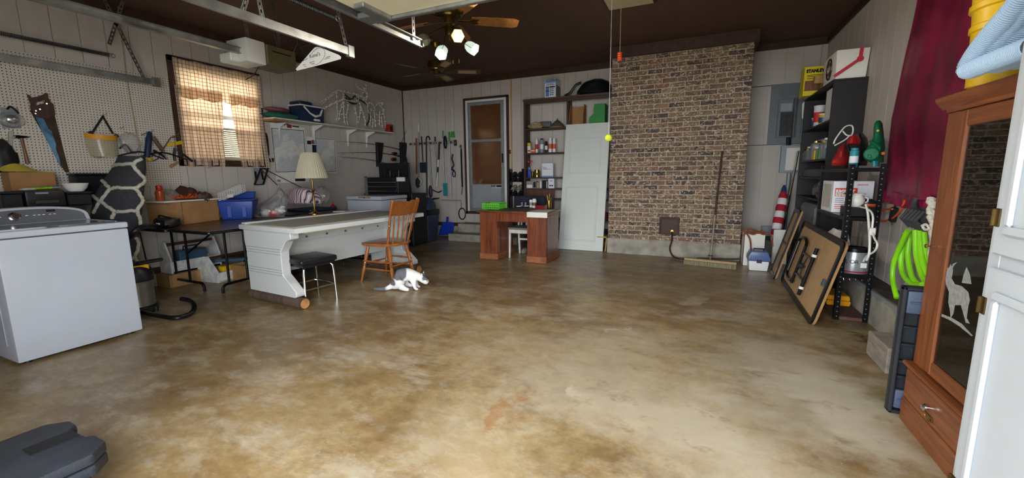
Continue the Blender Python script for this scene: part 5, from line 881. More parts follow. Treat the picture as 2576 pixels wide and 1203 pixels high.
# cat, one continuous mesh
def catmat():
    g = NT('cat_coat'); o = g.n('TexCoord').outputs['Object']; n_ = g.noise(o, 9, 3); fur = g.noise(g.map(o, (1, 1, 1)), 160, 3)
    w = g.n('VectorMath', (o, g.n('CombineXYZ', (g.math('MULTIPLY', g.math('SUBTRACT', n_, .5), .05),)*3).outputs[0]), operation='ADD').outputs[0]
    def sph(c, r, sq): d = g.n('VectorMath', (g.n('VectorMath', (w, c), operation='SUBTRACT').outputs[0], sq), operation='MULTIPLY').outputs[0]; return g.rng(g.n('VectorMath', (d,), operation='LENGTH').outputs['Value'], r, r*.85, 0, 1)
    k = sph((-.05, -.03, .185), .088, (1, .7, 1)); k = g.math('MAXIMUM', k, sph((-.30, 0, .02), .13, (1, 1, 1.5))); k = g.math('MAXIMUM', k, sph((.205, .0, .14), .055, (1, 1, 1))); k = g.math('MAXIMUM', k, sph((-.115, -.02, .09), .05, (1, .6, 1)))
    c = g.mix(k, 'e6e4e2', '595a62'); c = g.mix(g.rng(fur, .4, .7, 0, .2), c, 'b0aeac'); return g.out(Base_Color=c, Roughness=.9, Normal=g.bump(fur, .3, .004))
catmat(); cp = PZ(1022, 728); ct = thing('cat', 'grey and white cat crouching on floor in front of spindle chair', 'cat', cp, math.radians(24))
V = []; E = []; RD = []
def chain(pts, start=None):
    prev = start
    for p in pts:
        V.append(p[:3]); RD.append(p[3] if len(p) > 3 else .03); i = len(V)-1
        if prev is not None: E.append((prev, i))
        prev = i
    return prev
h0 = chain([(-.10, 0, .095, .088)]); h1 = chain([(-.045, 0, .15, .090), (.03, 0, .178, .078), (.09, 0, .165, .062), (.135, 0, .145, .045), (.175, 0, .12, .044), (.212, 0, .092, .041), (.243, 0, .062, .023)], h0)
chest = 3
chain([(-.15, -.02, .04, .032), (-.21, -.05, .022, .022), (-.28, -.05, .018, .020), (-.35, -.02, .016, .017)], h0)
for s in (-1, 1):
    chain([(-.05, s*.065, .055, .046), (.0, s*.085, .028, .026), (.055, s*.085, .016, .017)], h0); chain([(.095, s*.045, .085, .032), (.105, s*.05, .035, .020), (.118, s*.05, .014, .016), (.145, s*.05, .012, .013)], chest)
me = bpy.data.meshes.new('body'); me.from_pydata(V, E, []); body = bpy.data.objects.new('body', me); COL.objects.link(body); body.parent = ct; OFF[body.name] = OFF[ct.name]
md = body.modifiers.new('skin', 'SKIN'); me.skin_vertices or None
if not me.skin_vertices: pass
for i, r in enumerate(RD): sv = me.skin_vertices[0].data[i]; sv.radius = (r, r); sv.use_root = (i == 0)
sb = body.modifiers.new('sub', 'SUBSURF'); sb.levels = 2; sb.render_levels = 2
me.materials.append(MATS['cat_coat'])
for p in me.polygons: p.use_smooth = True
md.use_smooth_shade = True
for s in (-1, 1):
    MB().add([(.18, s*.018, .150), (.205, s*.042, .138), (.172, s*.043, .140), (.186, s*.042, .192)], [(0, 1, 3), (1, 2, 3), (2, 0, 3), (0, 2, 1)]).build('ear', 'cat_coat', ct, world=False)
    MB().blob((.238, s*.026, .098), (.006, .006, .006), n=8, amp=0).build('eye', 'black', ct, world=False)
MB().blob((.262, 0, .058), (.006, .008, .005), n=8, amp=0).build('nose', 'pink_cloth', ct, world=False)
# black tool cases in the near left corner
mat('case_black', '2c3038', .55, var=.25, sc=12, bump=.15, bsc=200)
for k, (dx, dy, z0, lb) in enumerate(((0, 0, .097, 'upper scuffed black tool case in the near left corner'), (.07, -.06, .0, 'lower black tool case under the other one'))):
    q = thing('tool_case', lb, 'tool case', (-2.32+dx, .415+dy, z0), math.radians(88 if k == 0 else 84), group='black tool cases')
    for z, n_ in ((0, 'base'), (.048, 'lid')): MB().prism([(-.35, -.25), (.27, -.25), (.33, -.19), (.33, -.09), (.30, -.07), (.30, .05), (.33, .07), (.33, .14), (.27, .20), (-.35, .20)], 'z', z+.001, z+.046).build(n_, 'case_black', q, bev=.014, seg=2, world=False)
    MB().bx(.20, .325, -.065, .045, .030, .066).build('handle', 'black_plastic', q, bev=.012, seg=2, world=False); MB().bx(.16, .30, -.05, .03, .0945, .0965).build('latch_recess', 'black', q, world=False)
    if k == 0: MB().bx(-.10, .06, .04, .17, .0945, .0955).build('sticker', 'paper', q, world=False, sm=0)
# ================================================================ BACK WALL
def Bk(px, py, off=.012): return PY(px, py, YB-off)
RX = -math.pi/2
rk = thing('tool_rack', 'pale wall rack with spring grips for brooms and mops', 'rack', Bk(1085, 360)); a, b = Bk(1030, 363), Bk(1140, 358); mat('rack_paint', 'a8a496', .6, var=.2)
MB().bx(a.x, b.x, YB-.02, YB-.0005, (a.z+b.z)/2-.035, (a.z+b.z)/2+.035).build('board', 'rack_paint', rk, bev=.003)
for k in range(9): x = a.x+.05+(b.x-a.x-.1)*k/8; MB().bx(x-.03, x+.03, YB-.05, YB-.02, (a.z+b.z)/2-.015, (a.z+b.z)/2+.015).build('grip', 'dark_steel', rk, bev=.006)
mat('teal_plastic', '2c8f9a', .5, var=.15); mat('leaf_green', '3f9a3c', .5, var=.15); mat('purple_plastic', '3a3358', .5, var=.2); mat('orange_wood', '8a4a2a', .6, var=.2); mat('mesh_dark', '24303a', .7, var=.3)
def pole(t, pts, r, m, off=.065, name='handle'): return MB().tube([Bk(*p, off) for p in pts], r, 8).build(name, m, t)
G = 'tools on the wall rack'
def tl(name, lab, cat, p): return thing(name, lab, cat, Bk(*p, .06), group=G)
t = tl('scrub_brush', 'long white handled scrub brush hanging on wall rack', 'brush', (1053, 380)); pole(t, [(1053, 332), (1052.5, 450)], .011, 'galvanized'); pole(t, [(1053, 313), (1053, 332)], .016, 'white_plastic', name='grip'); MB().blob(Bk(1051, 460, .07), (.05, .045, .11), 2, .1, n=14).build('brush_head', 'mesh_dark', t); MB().tube(spline([Bk(1053, 448, .12), Bk(1060, 456, .12), Bk(1056, 466, .12)]), .01, 6).build('loop', 'white_plastic', t)
t = tl('paddle', 'brown wooden stick at left of the wall rack', 'stick', (1047, 390)); pole(t, [(1047, 348), (1048, 437)], .016, 'orange_wood')
t = tl('skimmer_net', 'short black handled skimmer net on wall rack', 'net', (1060, 380)); pole(t, [(1060, 343), (1064, 407)], .011, 'black'); c = Bk(1065.5, 421, .06); MB().bx(c.x-.085, c.x+.085, YB-.075, YB-.06, c.z-.11, c.z+.10).build('net', 'mesh_dark', t, bev=.005)
t = tl('walking_cane', 'dark walking cane with crook handle on wall rack', 'cane', (1073, 420)); h = Bk(1076, 347, .065); MB().tube([Bk(1074, 493, .06), Bk(1072, 352, .065)]+[Bk(1072+4.5*(1-math.cos(i*.45)), 352-9*math.sin(i*.45), .065) for i in range(1, 8)], .013, 8).build('shaft', 'black', t)
t = tl('dust_mop', 'steel pole mop with purple head and dark foot', 'mop', (1083, 420)); pole(t, [(1079, 360), (1086, 466)], .012, 'galvanized'); MB().blob(Bk(1083, 482, .06), (.045, .04, .13), 3, .1, n=12).build('bottle', 'purple_plastic', t); a = Bk(1068, 504, .08); b = Bk(1102, 499, .08); MB().bar(a, b, .10, .025).build('foot', 'black_plastic', t, bev=.006)
t = tl('sponge_mop', 'steel pole with black grip and curved dark head', 'mop', (1097, 410)); pole(t, [(1094.5, 350), (1098.5, 472)], .011, 'galvanized'); pole(t, [(1094.5, 344), (1094.6, 356)], .015, 'black', name='grip'); MB().tube([Bk(1089+i*2.4, 478+4.5*math.sin(i*.35)+(2 if i > 4 else 0), .07) for i in range(10)], .011, 6).build('head', 'black', t)
t = tl('window_scraper', 'black and white two-part pole hanging on wall rack', 'pole', (1102, 410)); pole(t, [(1105, 358), (1103, 402)], .02, 'black', name='grip'); pole(t, [(1103, 402), (1099, 470)], .012, 'white_plastic'); pole(t, [(1102, 420), (1101, 434)], .016, 'black', name='collar')
t = tl('flat_mop', 'teal flat mop with slotted head on wall rack', 'mop', (1116, 400)); pole(t, [(1114, 345), (1118, 462)], .009, 'galvanized'); pole(t, [(1114, 329), (1114.2, 348)], .014, 'teal_plastic', name='grip'); c = Bk(1120.5, 477, .06); MB().bx(c.x-.05, c.x+.05, YB-.075, YB-.055, c.z-.13, c.z+.13).build('head', 'teal_plastic', t, bev=.008)
t = tl('hand_brush', 'short black hand brush hanging on wall rack', 'brush', (1120, 358)); MB().blob(Bk(1120, 358, .07), (.04, .03, .13), 4, .15, n=12).build('brush', 'black', t)
t = tl('floor_squeegee', 'wide floor squeegee on a green tipped pole', 'squeegee', (1132, 420)); pole(t, [(1130, 350), (1135.7, 499)], .011, 'galvanized'); pole(t, [(1129.5, 332), (1130, 356)], .015, 'leaf_green', name='grip'); MB().bar(Bk(1110, 503.5, .07), Bk(1159, 504.5, .07), .03, .018).build('blade', 'rack_paint', t, bev=.003)
t = tl('fly_swatter', 'green fly swatter hanging by white handle above switch', 'fly swatter', (1138, 300)); pole(t, [(1137.5, 272), (1138.5, 332)], .008, 'white_plastic', .02); c0 = [Bk(*p, .02) for p in ((1135, 330), (1142, 330), (1145.5, 346), (1133, 346))]; MB().slab(c0, .006).build('paddle', 'leaf_green', t, bev=.001)
def plate(lab, px, py, w=.07, h=.115):
    c = Bk(px, py, .005); p = thing('switch_plate', lab, 'light switch', c); MB().bx(c.x-w/2, c.x+w/2, YB-.008, YB-.0005, c.z-h/2, c.z+h/2).build('plate', 'dark_brown_trim', p, bev=.002); MB().bx(c.x-.006, c.x+.006, YB-.018, YB-.008, c.z-.012, c.z+.012).build('toggle', 'rack_paint', p, bev=.001)
plate('brown light switch plate left of the storm door', 1145.5, 359.5); plate('small brown switch plate right of the storm door', 1285, 382, .06, .07)
t = thing('goggles', 'dark goggles on a strap hanging below the switch', 'goggles', Bk(1140, 420)); MB().tube(spline([Bk(1139, 388, .03), Bk(1137, 400, .04), Bk(1141, 415, .04), Bk(1137, 425, .04), Bk(1142, 430, .04)]), .018, 8).build('strap', 'black', t); MB().tube(arc(Bk(1142, 438, .04), .055, 0, 360, 16, (.6, 0, 0), (0, 0, 1)), .012, 6).build('lens_rim', 'purple_plastic', t)
t = thing('leash', 'long black strap hanging beside the storm door', 'strap', Bk(1160, 430)); MB().tube(spline([Bk(1157, 372, .03), Bk(1157, 367, .04), Bk(1160, 366, .04), Bk(1160, 380, .04)]), .008, 6).build('hook', 'dark_steel', t); MB().bar(Bk(1160, 375, .03), Bk(1163, 470, .03), .03, .008, (0, 1, 0)).build('webbing', 'black', t); pole(t, [(1157, 372), (1158, 450)], .005, 'galvanized', .03, 'chain'); pole(t, [(1163, 470), (1161.5, 490)], .008, 'black', .03, 'tail')
t = thing('hanging_ring', 'black loop of hose hanging left of the steps', 'ring', Bk(1162, 532)); c = Bk(1162.5, 538, .03); MB().tube(arc(c, .09, 0, 360, 24, (.85, 0, 0), (0, 0, 1.25)), .011, 8, closed=False).build('loop', 'black', t); pole(t, [(1160, 508), (1161, 528)], .005, 'chrome', .03, 'clip')
dp = thing('dustpan', 'blue plastic dustpan leaning on the footing left of steps', 'dustpan', PY(1122, 593, 7.1)); mat('dustpan_blue', '1f3fb4', .4, var=.1); pts = [PY(*p, 7.12) for p in ((1104, 592), (1139, 592), (1140, 562), (1132, 560), (1110, 560))]; pts = [Vector((p.x, p.y+(p.z*.2), max(p.z, .002))) for p in pts]; MB().slab(pts, .03).build('pan', 'dustpan_blue', dp, bev=.006); a = PY(1124, 562, 7.15); b = PY(1126, 546, 7.17); MB().bar(a, b, .05, .02, (0, 1, 0)).build('handle', 'dustpan_blue', dp, bev=.006)
# ---------------------------------------------------------------- shoe rack
sy = 7.16; sh = thing('shoe_rack', 'narrow black rack holding shoes beside the storm door', 'shoe rack', (PY(1298, 500, sy).x, sy, .3)); x0, x1 = PY(1282, 470, sy).x, PY(1314, 470, sy).x
for px_ in (x0, x1): MB().bx(px_-.008, px_+.008, sy, YB-.005, .31, PY(1290, 425, sy).z).build('upright', 'black_steel', sh, sm=0)
shelf_z = [PY(1298, p, sy).z for p in (444, 456, 477, 492)]
mat('shoe_grey', '8d8577', .8, var=.25); mat('shoe_black', '1a1a1c', .6, var=.3)
for k, z in enumerate(shelf_z): MB().bx(x0+.008, x1-.008, sy, YB-.01, z-.012, z).build('shelf', 'black_steel', sh, sm=0)
def shoe(c, m, lb):
    s = thing('shoe', lb, 'shoe', c, group='shoes on the rack'); MB().blob(c+Vector((0, .03, .045)), (.042, .06, .045), 3, .1, n=12, flat=c.z+.001).blob(c+Vector((0, -.045, .028)), (.040, .06, .028), 5, .1, n=12, flat=c.z+.001).build('upper', m, s); MB().prism([(c.x+u*.044, c.y-.0+v*.105) for u, v in ((-1, -.6), (-.6, -1), (.6, -1), (1, -.6), (.8, 1), (-.8, 1))], 'z', c.z+.0005, c.z+.012).build('sole', 'rack_paint' if m == 'shoe_grey' else 'black', s)
for k, (z, m) in enumerate(zip(shelf_z, ('shoe_black', 'shoe_black', 'shoe_grey', 'shoe_black'))):
    for i, f in enumerate((.28, .72)): shoe(Vector((x0+(x1-x0)*f, sy+.06, z+.0005)), m, ('top', 'second', 'pale grey third', 'bottom')[k]+' row '+('left', 'right')[i]+' shoe on the narrow shoe rack')
# ---------------------------------------------------------------- tall bookcase
by = 7.0; bc = thing('bookcase', 'tall brown wooden bookcase between storm door and chimney', 'bookcase', (-2.1, 7.15, 0)); bx0 = PY(1317, 300, by).x; bx1 = CX0-.02; bz1 = PY(1330, 255, by).z
Z_ = lambda py, px=1360: PY(px, py, by).z
sz = [Z_(322), Z_(384), Z_(446), Z_(474), .80, .45, .12]
MB().bx(bx0, bx0+.035, by, YB-.065, 0, bz1).build('side', 'dark_shelf_wood', bc, bev=.002); MB().bx(bx1-.035, bx1, by, YB-.065, 0, bz1).build('side', 'dark_shelf_wood', bc, bev=.002); MB().bx(bx0-.01, bx1, by-.01, YB-.04, bz1, bz1+.035).build('top_board', 'brown_wood', bc, bev=.002)
for z in sz: MB().bx(bx0+.035, bx1-.035, by+.005, YB-.065, z-.025, z).build('shelf', 'dark_shelf_wood', bc, bev=.002)
dvx = PY(1427, 290, by).x; MB().bx(dvx-.015, dvx+.015, by+.005, YB-.065, sz[0], bz1).build('divider', 'dark_shelf_wood', bc, bev=.002); MB().bx(bx0+.04, bx1-.04, by, by+.02, bz1-.05, bz1).build('face_rail', 'dark_shelf_wood', bc, bev=.002); MB().bx(bx0+.035, bx0+.56, by+.02, by+.04, .3, sz[3]-.026).build('door_panel', 'brown_wood', bc, bev=.002)
def carton(name, lab, cat, px0, px1, py0, py1, y, z, d, m, prints=(), txt=None, rz=0, group=None):
    a, b = PY(px0, py1, y), PY(px1, py1, y); h = PY((px0+px1)/2, py0, y).z-PY((px0+px1)/2, py1, y).z; c = thing(name, lab, cat, ((a.x+b.x)/2, y+d/2, z), group=group)
    MB().bx(a.x, b.x, y, y+d, z+.0008, z+h).build('box', m, c, bev=.002); w = b.x-a.x
    for u0, u1, v0, v1, pm in prints: MB().bx(a.x+w*u0, a.x+w*u1, y-.0012, y-.0002, z+h*v0, z+h*v1).build('print', pm, c, sm=0)
    for (s, u, v, sz_, tm) in (txt or ()): text(s, sz_*h, Matrix.Translation((a.x+w*u, y-.0014, z+h*v)) @ Matrix.Rotation(math.pi/2, 4, 'X'), tm, c, ext=.0003)
    return c
def can(name, lab, cat, px, w, py0, py1, y, z, m, cap='white_plastic', neck=0, band=None, n=14, group=None):
    c = PY(px, py1, y); h = PY(px, py0, y).z-PY(px, py1, y).z; r = w/2*(c-CAM).dot(FWD)/FPX
    if abs(y-7.08) < .03: c.x = max(c.x, bx0+.037+r)
    o = thing(name, lab, cat, (c.x, y, z), group=group); z += .0008; hb = h*(.70 if neck else .84)
    MB().lathe([(r*.95, 0), (r, .004), (r, hb), (r*.8, hb+h*.05)], (c.x, y, z), n).build('body', m, o)
    if neck: MB().lathe([(r*.5, hb+h*.04), (r*.25, hb+h*.12), (r*.12, h)], (c.x, y, z), n).build('nozzle', cap, o)
    else: MB().lathe([(r*.82, hb+h*.045), (r*.82, h*.98), (r*.7, h)], (c.x, y, z), n).build('cap', cap, o)
    if band: MB().lathe([(r*1.01, hb*.3), (r*1.01, hb*.7)], (c.x, y, z), n, cap=False).build('label', band, o)
    return o
mat('box_blue', '8fb2e4', .5, var=.05); mat('print_blue', '5b86c9', .5, var=.05); mat('box_white', 'dfe3ea', .5, var=.03); mat('print_navy', '161b3a', .6, var=.05)
zt = bz1+.0355
cob = carton('camera_box', 'white and light blue printed box on top of the brown bookcase', 'box', 1370, 1398, 197, 243, by+.0, zt, .27, 'box_white', [(.02, .98, .78, .985, 'box_blue'), (.1, .4, .06, .34, 'print_blue'), (.1, .4, .37, .55, 'print_blue'), (.08, .42, .55, .59, 'print_navy'), (.08, .42, .33, .37, 'print_navy'), (.45, .92, .53, .60, 'ink')]+[(.5+.18*i, .62+.18*i, .12+.1*j, .17+.1*j, 'ink') for i in range(2) for j in range(4)]+[(.15, .85, .66, .69, 'grey_plastic'), (.15, .85, .71, .74, 'grey_plastic')], [('COBRA', .13, .85, .20, 'print_navy')])
MB().bx(PY(1398, 243, by).x+.0005, PY(1398, 243, by).x+.002, by+.02, by+.25, zt+.02, zt+.2).build('side_print', 'panel_grey', cob, sm=0)
bag = thing('black_bag', 'black soft case lying on top of the bookcase', 'bag', PY(1480, 240, by+.1)); d_ = dep(-1.75, 7.12, 2.5); mb_ = pxsolid([(198, 1495, 1515), (206, 1472, 1535), (216, 1462, 1540), (228, 1452, 1542), (238, 1450, 1542)], d_, d_, .12, 20, 4, .12, 3); mb_.v = [Vector((min(v.x, CX0-.03), min(v.y, YB-.015), max(v.z, zt+.003))) for v in mb_.v]; mb_.build('body', 'black', bag); MB().tube(spline([PY(1421, 241, 7.1), PY(1435, 233, 7.1), PY(1448, 215, 7.1), PY(1462, 208, 7.1)]), .02, 8).build('strap', 'black', bag)
s0 = sz[0]
MB().blob((PY(1347, 318, by+.1).x, by+.12, s0+.05), (.14, .09, .06), 6, .5, 3, 16, flat=s0+.001).build('tan_cloth', 'rope', label='crumpled tan cloth on the top shelf of the bookcase', cat='cloth')
q = PY(1370, 303, by+.15); r_ = thing('clock_radio', 'black clock radio tilted on the top shelf', 'radio', q); MB().box((q.x, by+.2, s0+.075), (.20, .07, .10), .25).build('body', 'black_plastic', r_, bev=.008); MB().box((q.x-.02, by+.155, s0+.08), (.13, .01, .06), .25).build('display', 'black', r_)
q = PY(1401, 314, by+.12); hat = thing('straw_shade', 'conical grey-green hat with tan rim on top shelf', 'hat', (q.x, by+.14, s0)); mat('shade_olive', '5d5a45', .8, var=.25); MB().lathe([(.135, .0), (.13, .015)], (q.x, by+.14, s0+.001), 24).build('rim', 'plywood', hat); MB().lathe([(.13, .015), (.09, .07), (.03, .12), (.008, .135), (.006, .16)], (q.x, by+.14, s0+.001), 24).build('cone', 'shade_olive', hat)
for i, (p0, p1, m, lb) in enumerate(((1427, 1466, 'cardboard', 'brown card magazine file on the top shelf'), (1479, 1526, 'box_green', 'green magazine file on the top shelf'))):
    mat('box_green', '3a8a48', .7, var=.12); a, b = PY(p0, 308, by), PY(p1, 304, by); h = PY(p0, 260, by).z-s0-.02; o = thing('magazine_file', lb, 'file box', ((a.x+b.x)/2, by+.1, s0), group='magazine files'); x0_, x1_ = a.x+.02, b.x
    if i == 0:
        for xx in (x0_, x1_-.006): MB().prism([(by+.0, s0+.001), (by+.22, s0+.001), (by+.22, s0+h), (by+.10, s0+h), (by+.03, s0+h*.5)], 'x', xx, xx+.006).build('side', m, o, sm=0)
        MB().bx(x0_+.006, x1_-.006, by+.21, by+.22, s0+.001, s0+h*.95).build('back', m, o, sm=0); MB().bx(x0_+.006, x1_-.006, by, by+.22, s0+.001, s0+.006).build('bottom', m, o, sm=0)
    else: MB().prism([(x0_, s0+.001), (x1_-.03, s0+.001), (x1_-.03, s0+h), (x0_+.08, s0+h), (x0_+.07, s0+h*.55), (x0_, s0+h*.35)], 'y', by+.0, by+.22).build('file', m, o, bev=.002)
s1 = sz[1]; yb_ = by+.08; mat('spray_white', 'e4e4e0', .4, var=.04); mat('label_yellow', 'd8b83a', .5, var=.1); mat('label_orange', 'd9622b', .5, var=.1)
can('oil_can', 'yellow can on the second bookcase shelf', 'can', 1331, 10, 351, 380, yb_, s1, 'label_yellow', 'ink', band='white_plastic'); can('glue_tube', 'thin yellow tube leftmost on second shelf', 'tube', 1323.5, 4, 357, 380, yb_, s1, 'label_yellow', 'white_plastic')
carton('small_box', 'white and red small box on second shelf', 'box', 1327, 1335, 370, 381, yb_-.06, s1, .05, 'box_white', [(.1, .9, .3, .7, 'red_print')]); carton('small_box', 'orange small box on second shelf', 'box', 1336, 1346, 370, 381, yb_-.06, s1, .05, 'label_orange', [(.1, .9, .4, .6, 'paper')])
can('caulk_tube', 'white caulk tube with long nozzle on second shelf', 'tube', 1350, 7.5, 337, 381, yb_, s1, 'spray_white', 'white_plastic', 1, 'red_plastic'); can('spray_can', 'grey spray can with black cap on second shelf', 'spray can', 1363, 9.5, 344, 380, yb_, s1, 'grey_plastic', 'black', band='spray_white', group='spray cans'); can('spray_can', 'narrow black spray can on second shelf', 'spray can', 1374, 7, 351, 380, yb_, s1, 'black', 'black', band='spray_white', group='spray cans')
can('spray_can', 'left of the two white insecticide spray cans', 'spray can', 1384, 9, 343, 380, yb_, s1, 'spray_white', 'white_plastic', band='label_orange', group='spray cans'); can('spray_can', 'right of the two white insecticide spray cans', 'spray can', 1394, 8.5, 344, 380, yb_, s1, 'spray_white', 'white_plastic', band='label_orange', group='spray cans')
s2 = sz[2]; can('misting_bottle', 'cobalt blue bottle with a small red fan on top', 'bottle', 1325, 9, 417, 443, yb_, s2, 'dustpan_blue', 'white_plastic', 1); c = PY(1325, 409, yb_-.01); c.x = max(c.x, bx0+.095); fo = thing('toy_fan', 'small red three-blade fan above the blue bottle', 'fan', c)
for k in range(3): a = k*2.09+.5; d = Vector((math.cos(a), 0, math.sin(a))); e = Vector((-d.z, 0, d.x)); MB().slab([c, c+d*.03+e*.022, c+d*.055+e*.01, c+d*.05-e*.01], .004).build('blade', 'red_print', fo)
MB().cyl(c, c+Vector((0, -.012, 0)), .01).build('hub', 'ink', fo)
can('jar', 'small white jar beside the blue bottle', 'jar', 1333.5, 4, 424, 438, yb_, s2, 'spray_white'); can('jar', 'olive glass jar on the third shelf', 'jar', 1340, 7, 428, 443, yb_+.02, s2, 'bronze', 'bronze'); can('coffee_tin', 'gold tin with brown labels on third shelf', 'tin', 1351, 14, 425, 444, yb_, s2, 'brass', 'brass', band='brown_door')
carton('face_shield_box', 'white Face Shield box on the third shelf', 'box', 1363, 1391, 408, 443, yb_-.06, s2, .06, 'box_white', [(.02, .98, .02, .1, 'print_blue'), (.55, .85, .55, .58, 'grey_plastic')], [('Face', .08, .66, .15, 'ink'), ('Shield', .08, .55, .15, 'ink')])
s3 = sz[3]; carton('tape_box', 'grey and white box leftmost on fourth shelf', 'box', 1324, 1349, 454, 472, yb_-.06, s3, .1, 'grey_plastic', [(.05, .6, .05, .5, 'paper'), (.7, .95, .1, .9, 'ink')]); can('tape_roll', 'tan tape roll standing on the fourth shelf', 'tape', 1353.5, 8, 457, 472, yb_, s3, 'rope', 'rope'); can('spray_nozzle', 'white nozzle bottle on the fourth shelf', 'bottle', 1360.5, 6, 454, 472, yb_, s3, 'spray_white'); carton('dark_box', 'dark upright box on the fourth shelf', 'box', 1364, 1373, 452, 472, yb_-.05, s3, .1, 'ink'); can('paint_marker', 'white slim bottle on the fourth shelf', 'bottle', 1375, 4, 452, 472, yb_, s3, 'spray_white', 'ink'); carton('goggle_box', 'pale box with dark goggles print on fourth shelf', 'box', 1379, 1394, 449, 474, yb_-.06, s3, .1, 'box_white', [(.2, .45, .2, .35, 'ink'), (.55, .8, .2, .35, 'ink'), (.3, .7, .7, .8, 'grey_plastic')])
carton('maroon_box', 'dark red box below the fourth shelf', 'box', 1384, 1398, 478, 500, yb_-.03, PY(1390, 500, by).z, .1, 'dark_red_wood', [(.1, .9, .8, .95, 'red_print')]) if False else None
# things seen in the gap between leaning door and chimney
gx = lambda px, py: PY(px, py, by+.06)
for (p0, p1, t_, b_, si, m, nm, lb) in ((1523, 1529, 345, 372, 1, 'label_yellow', 'yellow_box', 'yellow and black box in gap beside the chimney'), (1521, 1528, 420, 443, 2, 'black', 'dark_jar', 'dark jar in gap beside the chimney'), (1518, 1528, 482, 500, 4, 'box_white', 'white_carton', 'white carton in gap beside the chimney'), (1515, 1527, 533, 552, 5, 'maroon_print', 'magenta_basket', 'magenta basket in gap beside the chimney'), (1514, 1527, 560, 580, 6, 'black', 'dark_case', 'dark case at the bottom of gap beside the chimney')):
    a = gx(p0, b_); b = gx(p1, b_); z = sz[si]; h = max(.05, gx(p0, t_).z-gx(p0, b_).z); xr = min(b.x, bx1-.04); MB().bx(xr-max(.06, b.x-a.x), xr, by+.03, by+.17, z+.001, z+h).build(nm, m, label=lb, cat='box', bev=.004)
ft = thing('wooden_footstool', 'small pale wooden stool leg beside the chimney base', 'stool', gx(1518, 632)); z = PY(1518, 595, 6.62).z; xx = PY(1518, 600, 6.62).x; MB().bx(xx-.10, xx+.055, 6.60, 6.85, z-.02, z).build('seat', 'pine', ft, bev=.003)
for dx_ in (-.08, .03): MB().tube([(xx+dx_, 6.63, 0), (xx+dx_+.015, 6.65, z-.02)], .012, 8).build('leg', 'pine', ft); MB().tube([(xx+dx_, 6.83, 0), (xx+dx_+.015, 6.81, z-.02)], .012, 8).build('leg', 'pine', ft)
# ---------------------------------------------------------------- white door leaning on the bookcase
BL, BR = PZ(1404, 627), PZ(1509, 634); BR.y = BL.y = 6.56; BL = PY(1404, 627, 6.56); BR = PY(1509, 634, 6.56); BL.z = BR.z = .004; TLp = PY(1402, 315, 6.95)
ld = thing('panel_door', 'white painted panel door leaning against the bookcase', 'door', (BL+BR)/2); U = (BR-BL); Wd = U.length; U.normalize(); Vv = Vector((0, TLp.y-BL.y, TLp.z-BL.z)); Hd = Vv.length; Vv.normalize(); Nn = U.cross(Vv)
Wd *= 1.06; mat('door_white', 'd3d8d2', .5, var=.05, sc=3)
def dpl(u0, u1, v0, v1, d0, d1, nm, bev=.003, par=None): return MB().add([BL+U*u+Vv*v+Nn*d for d in (d0, d1) for u, v in ((u0, v0), (u1, v0), (u1, v1), (u0, v1))], [(0, 3, 2, 1), (4, 5, 6, 7), (0, 1, 5, 4), (1, 2, 6, 5), (2, 3, 7, 6), (3, 0, 4, 7)]).build(nm, 'door_white', par or ld, bev=bev)
slab_ = dpl(0, Wd, 0, Hd, -.035, 0, 'slab')
for (u0, u1, v0, v1) in ((.13, .84, .60, .885), (.10, .83, .07, .50)):
    u0, u1, v0, v1 = u0*Wd, u1*Wd, v0*Hd, v1*Hd; w_ = .022
    for q in ((u0, u1, v0, v0+w_), (u0, u1, v1-w_, v1), (u0, u0+w_, v0+w_, v1-w_), (u1-w_, u1, v0+w_, v1-w_)): dpl(*q, 0, .012, 'moulding', .004, slab_)
# ---------------------------------------------------------------- pedestal desk
wood('desk_mahogany', '8a4a2a', '55281a', .35, (12, 12, 1.3), coat=.25); wood('desk_worn_base', '9c6038', '6a3820', .6, (3, 12, 12))
DX0, DX1, DY0, DY1, DZ = -2.925, -1.885, 5.36, 5.95, .715
dk = thing('pedestal_desk', 'reddish wooden pedestal desk in front of the bookcase', 'desk', ((DX0+DX1)/2, (DY0+DY1)/2, 0))
MB().bx(DX0-.02, DX1+.02, DY0-.025, DY1+.02, DZ-.022, DZ).build('top', 'desk_mahogany', dk, bev=.008, seg=2)
mat('leather_olive', '4a3a28', .5, var=.2); MB().bx(DX0+.08, DX1-.08, DY0+.08, DY1-.08, DZ-.001, DZ+.0015).build('top_inlay', 'leather_olive', dk, sm=0)
for x0_, x1_ in ((DX0+.012, DX0+.285), (DX1-.285, DX1-.012)):
    MB().bx(x0_, x1_, DY0+.012, DY1-.01, .09, DZ-.022).build('pedestal', 'desk_mahogany', dk, bev=.004); MB().bx(x0_-.012, x1_+.012, DY0, DY1, .002, .095).build('plinth', 'desk_worn_base', dk, bev=.006)
    for q in ((x0_, x0_+.022), (x1_-.022, x1_)): MB().bx(q[0], q[1], DY0+.004, DY0+.012, .096, DZ-.024).build('stile', 'desk_mahogany', dk, bev=.003)
    MB().bx(x0_+.022, x1_-.022, DY0+.005, DY0+.0125, DZ-.09, DZ-.024).build('top_rail', 'desk_mahogany', dk, bev=.003)
MB().bx(DX1-.012, DX1-.006, DY0+.06, DY1-.06, .13, DZ-.06).build('side_panel', 'desk_mahogany', dk, bev=.004)
MB().bx(DX0+.285, DX1-.285, DY0+.02, DY0+.045, DZ-.15, DZ-.023).build('apron', 'desk_mahogany', dk, bev=.003); MB().bx(-2.42, -2.39, DY0+.012, DY0+.022, DZ-.145, DZ-.026).build('apron_divider', 'desk_mahogany', dk, bev=.003)
ZD = DZ+.002
gb = thing('wire_basket', 'lime green plastic basket on the left of the desk', 'basket', (-2.8, 5.5, ZD)); mat('lime_plastic', '6fd83a', .45, var=.08)
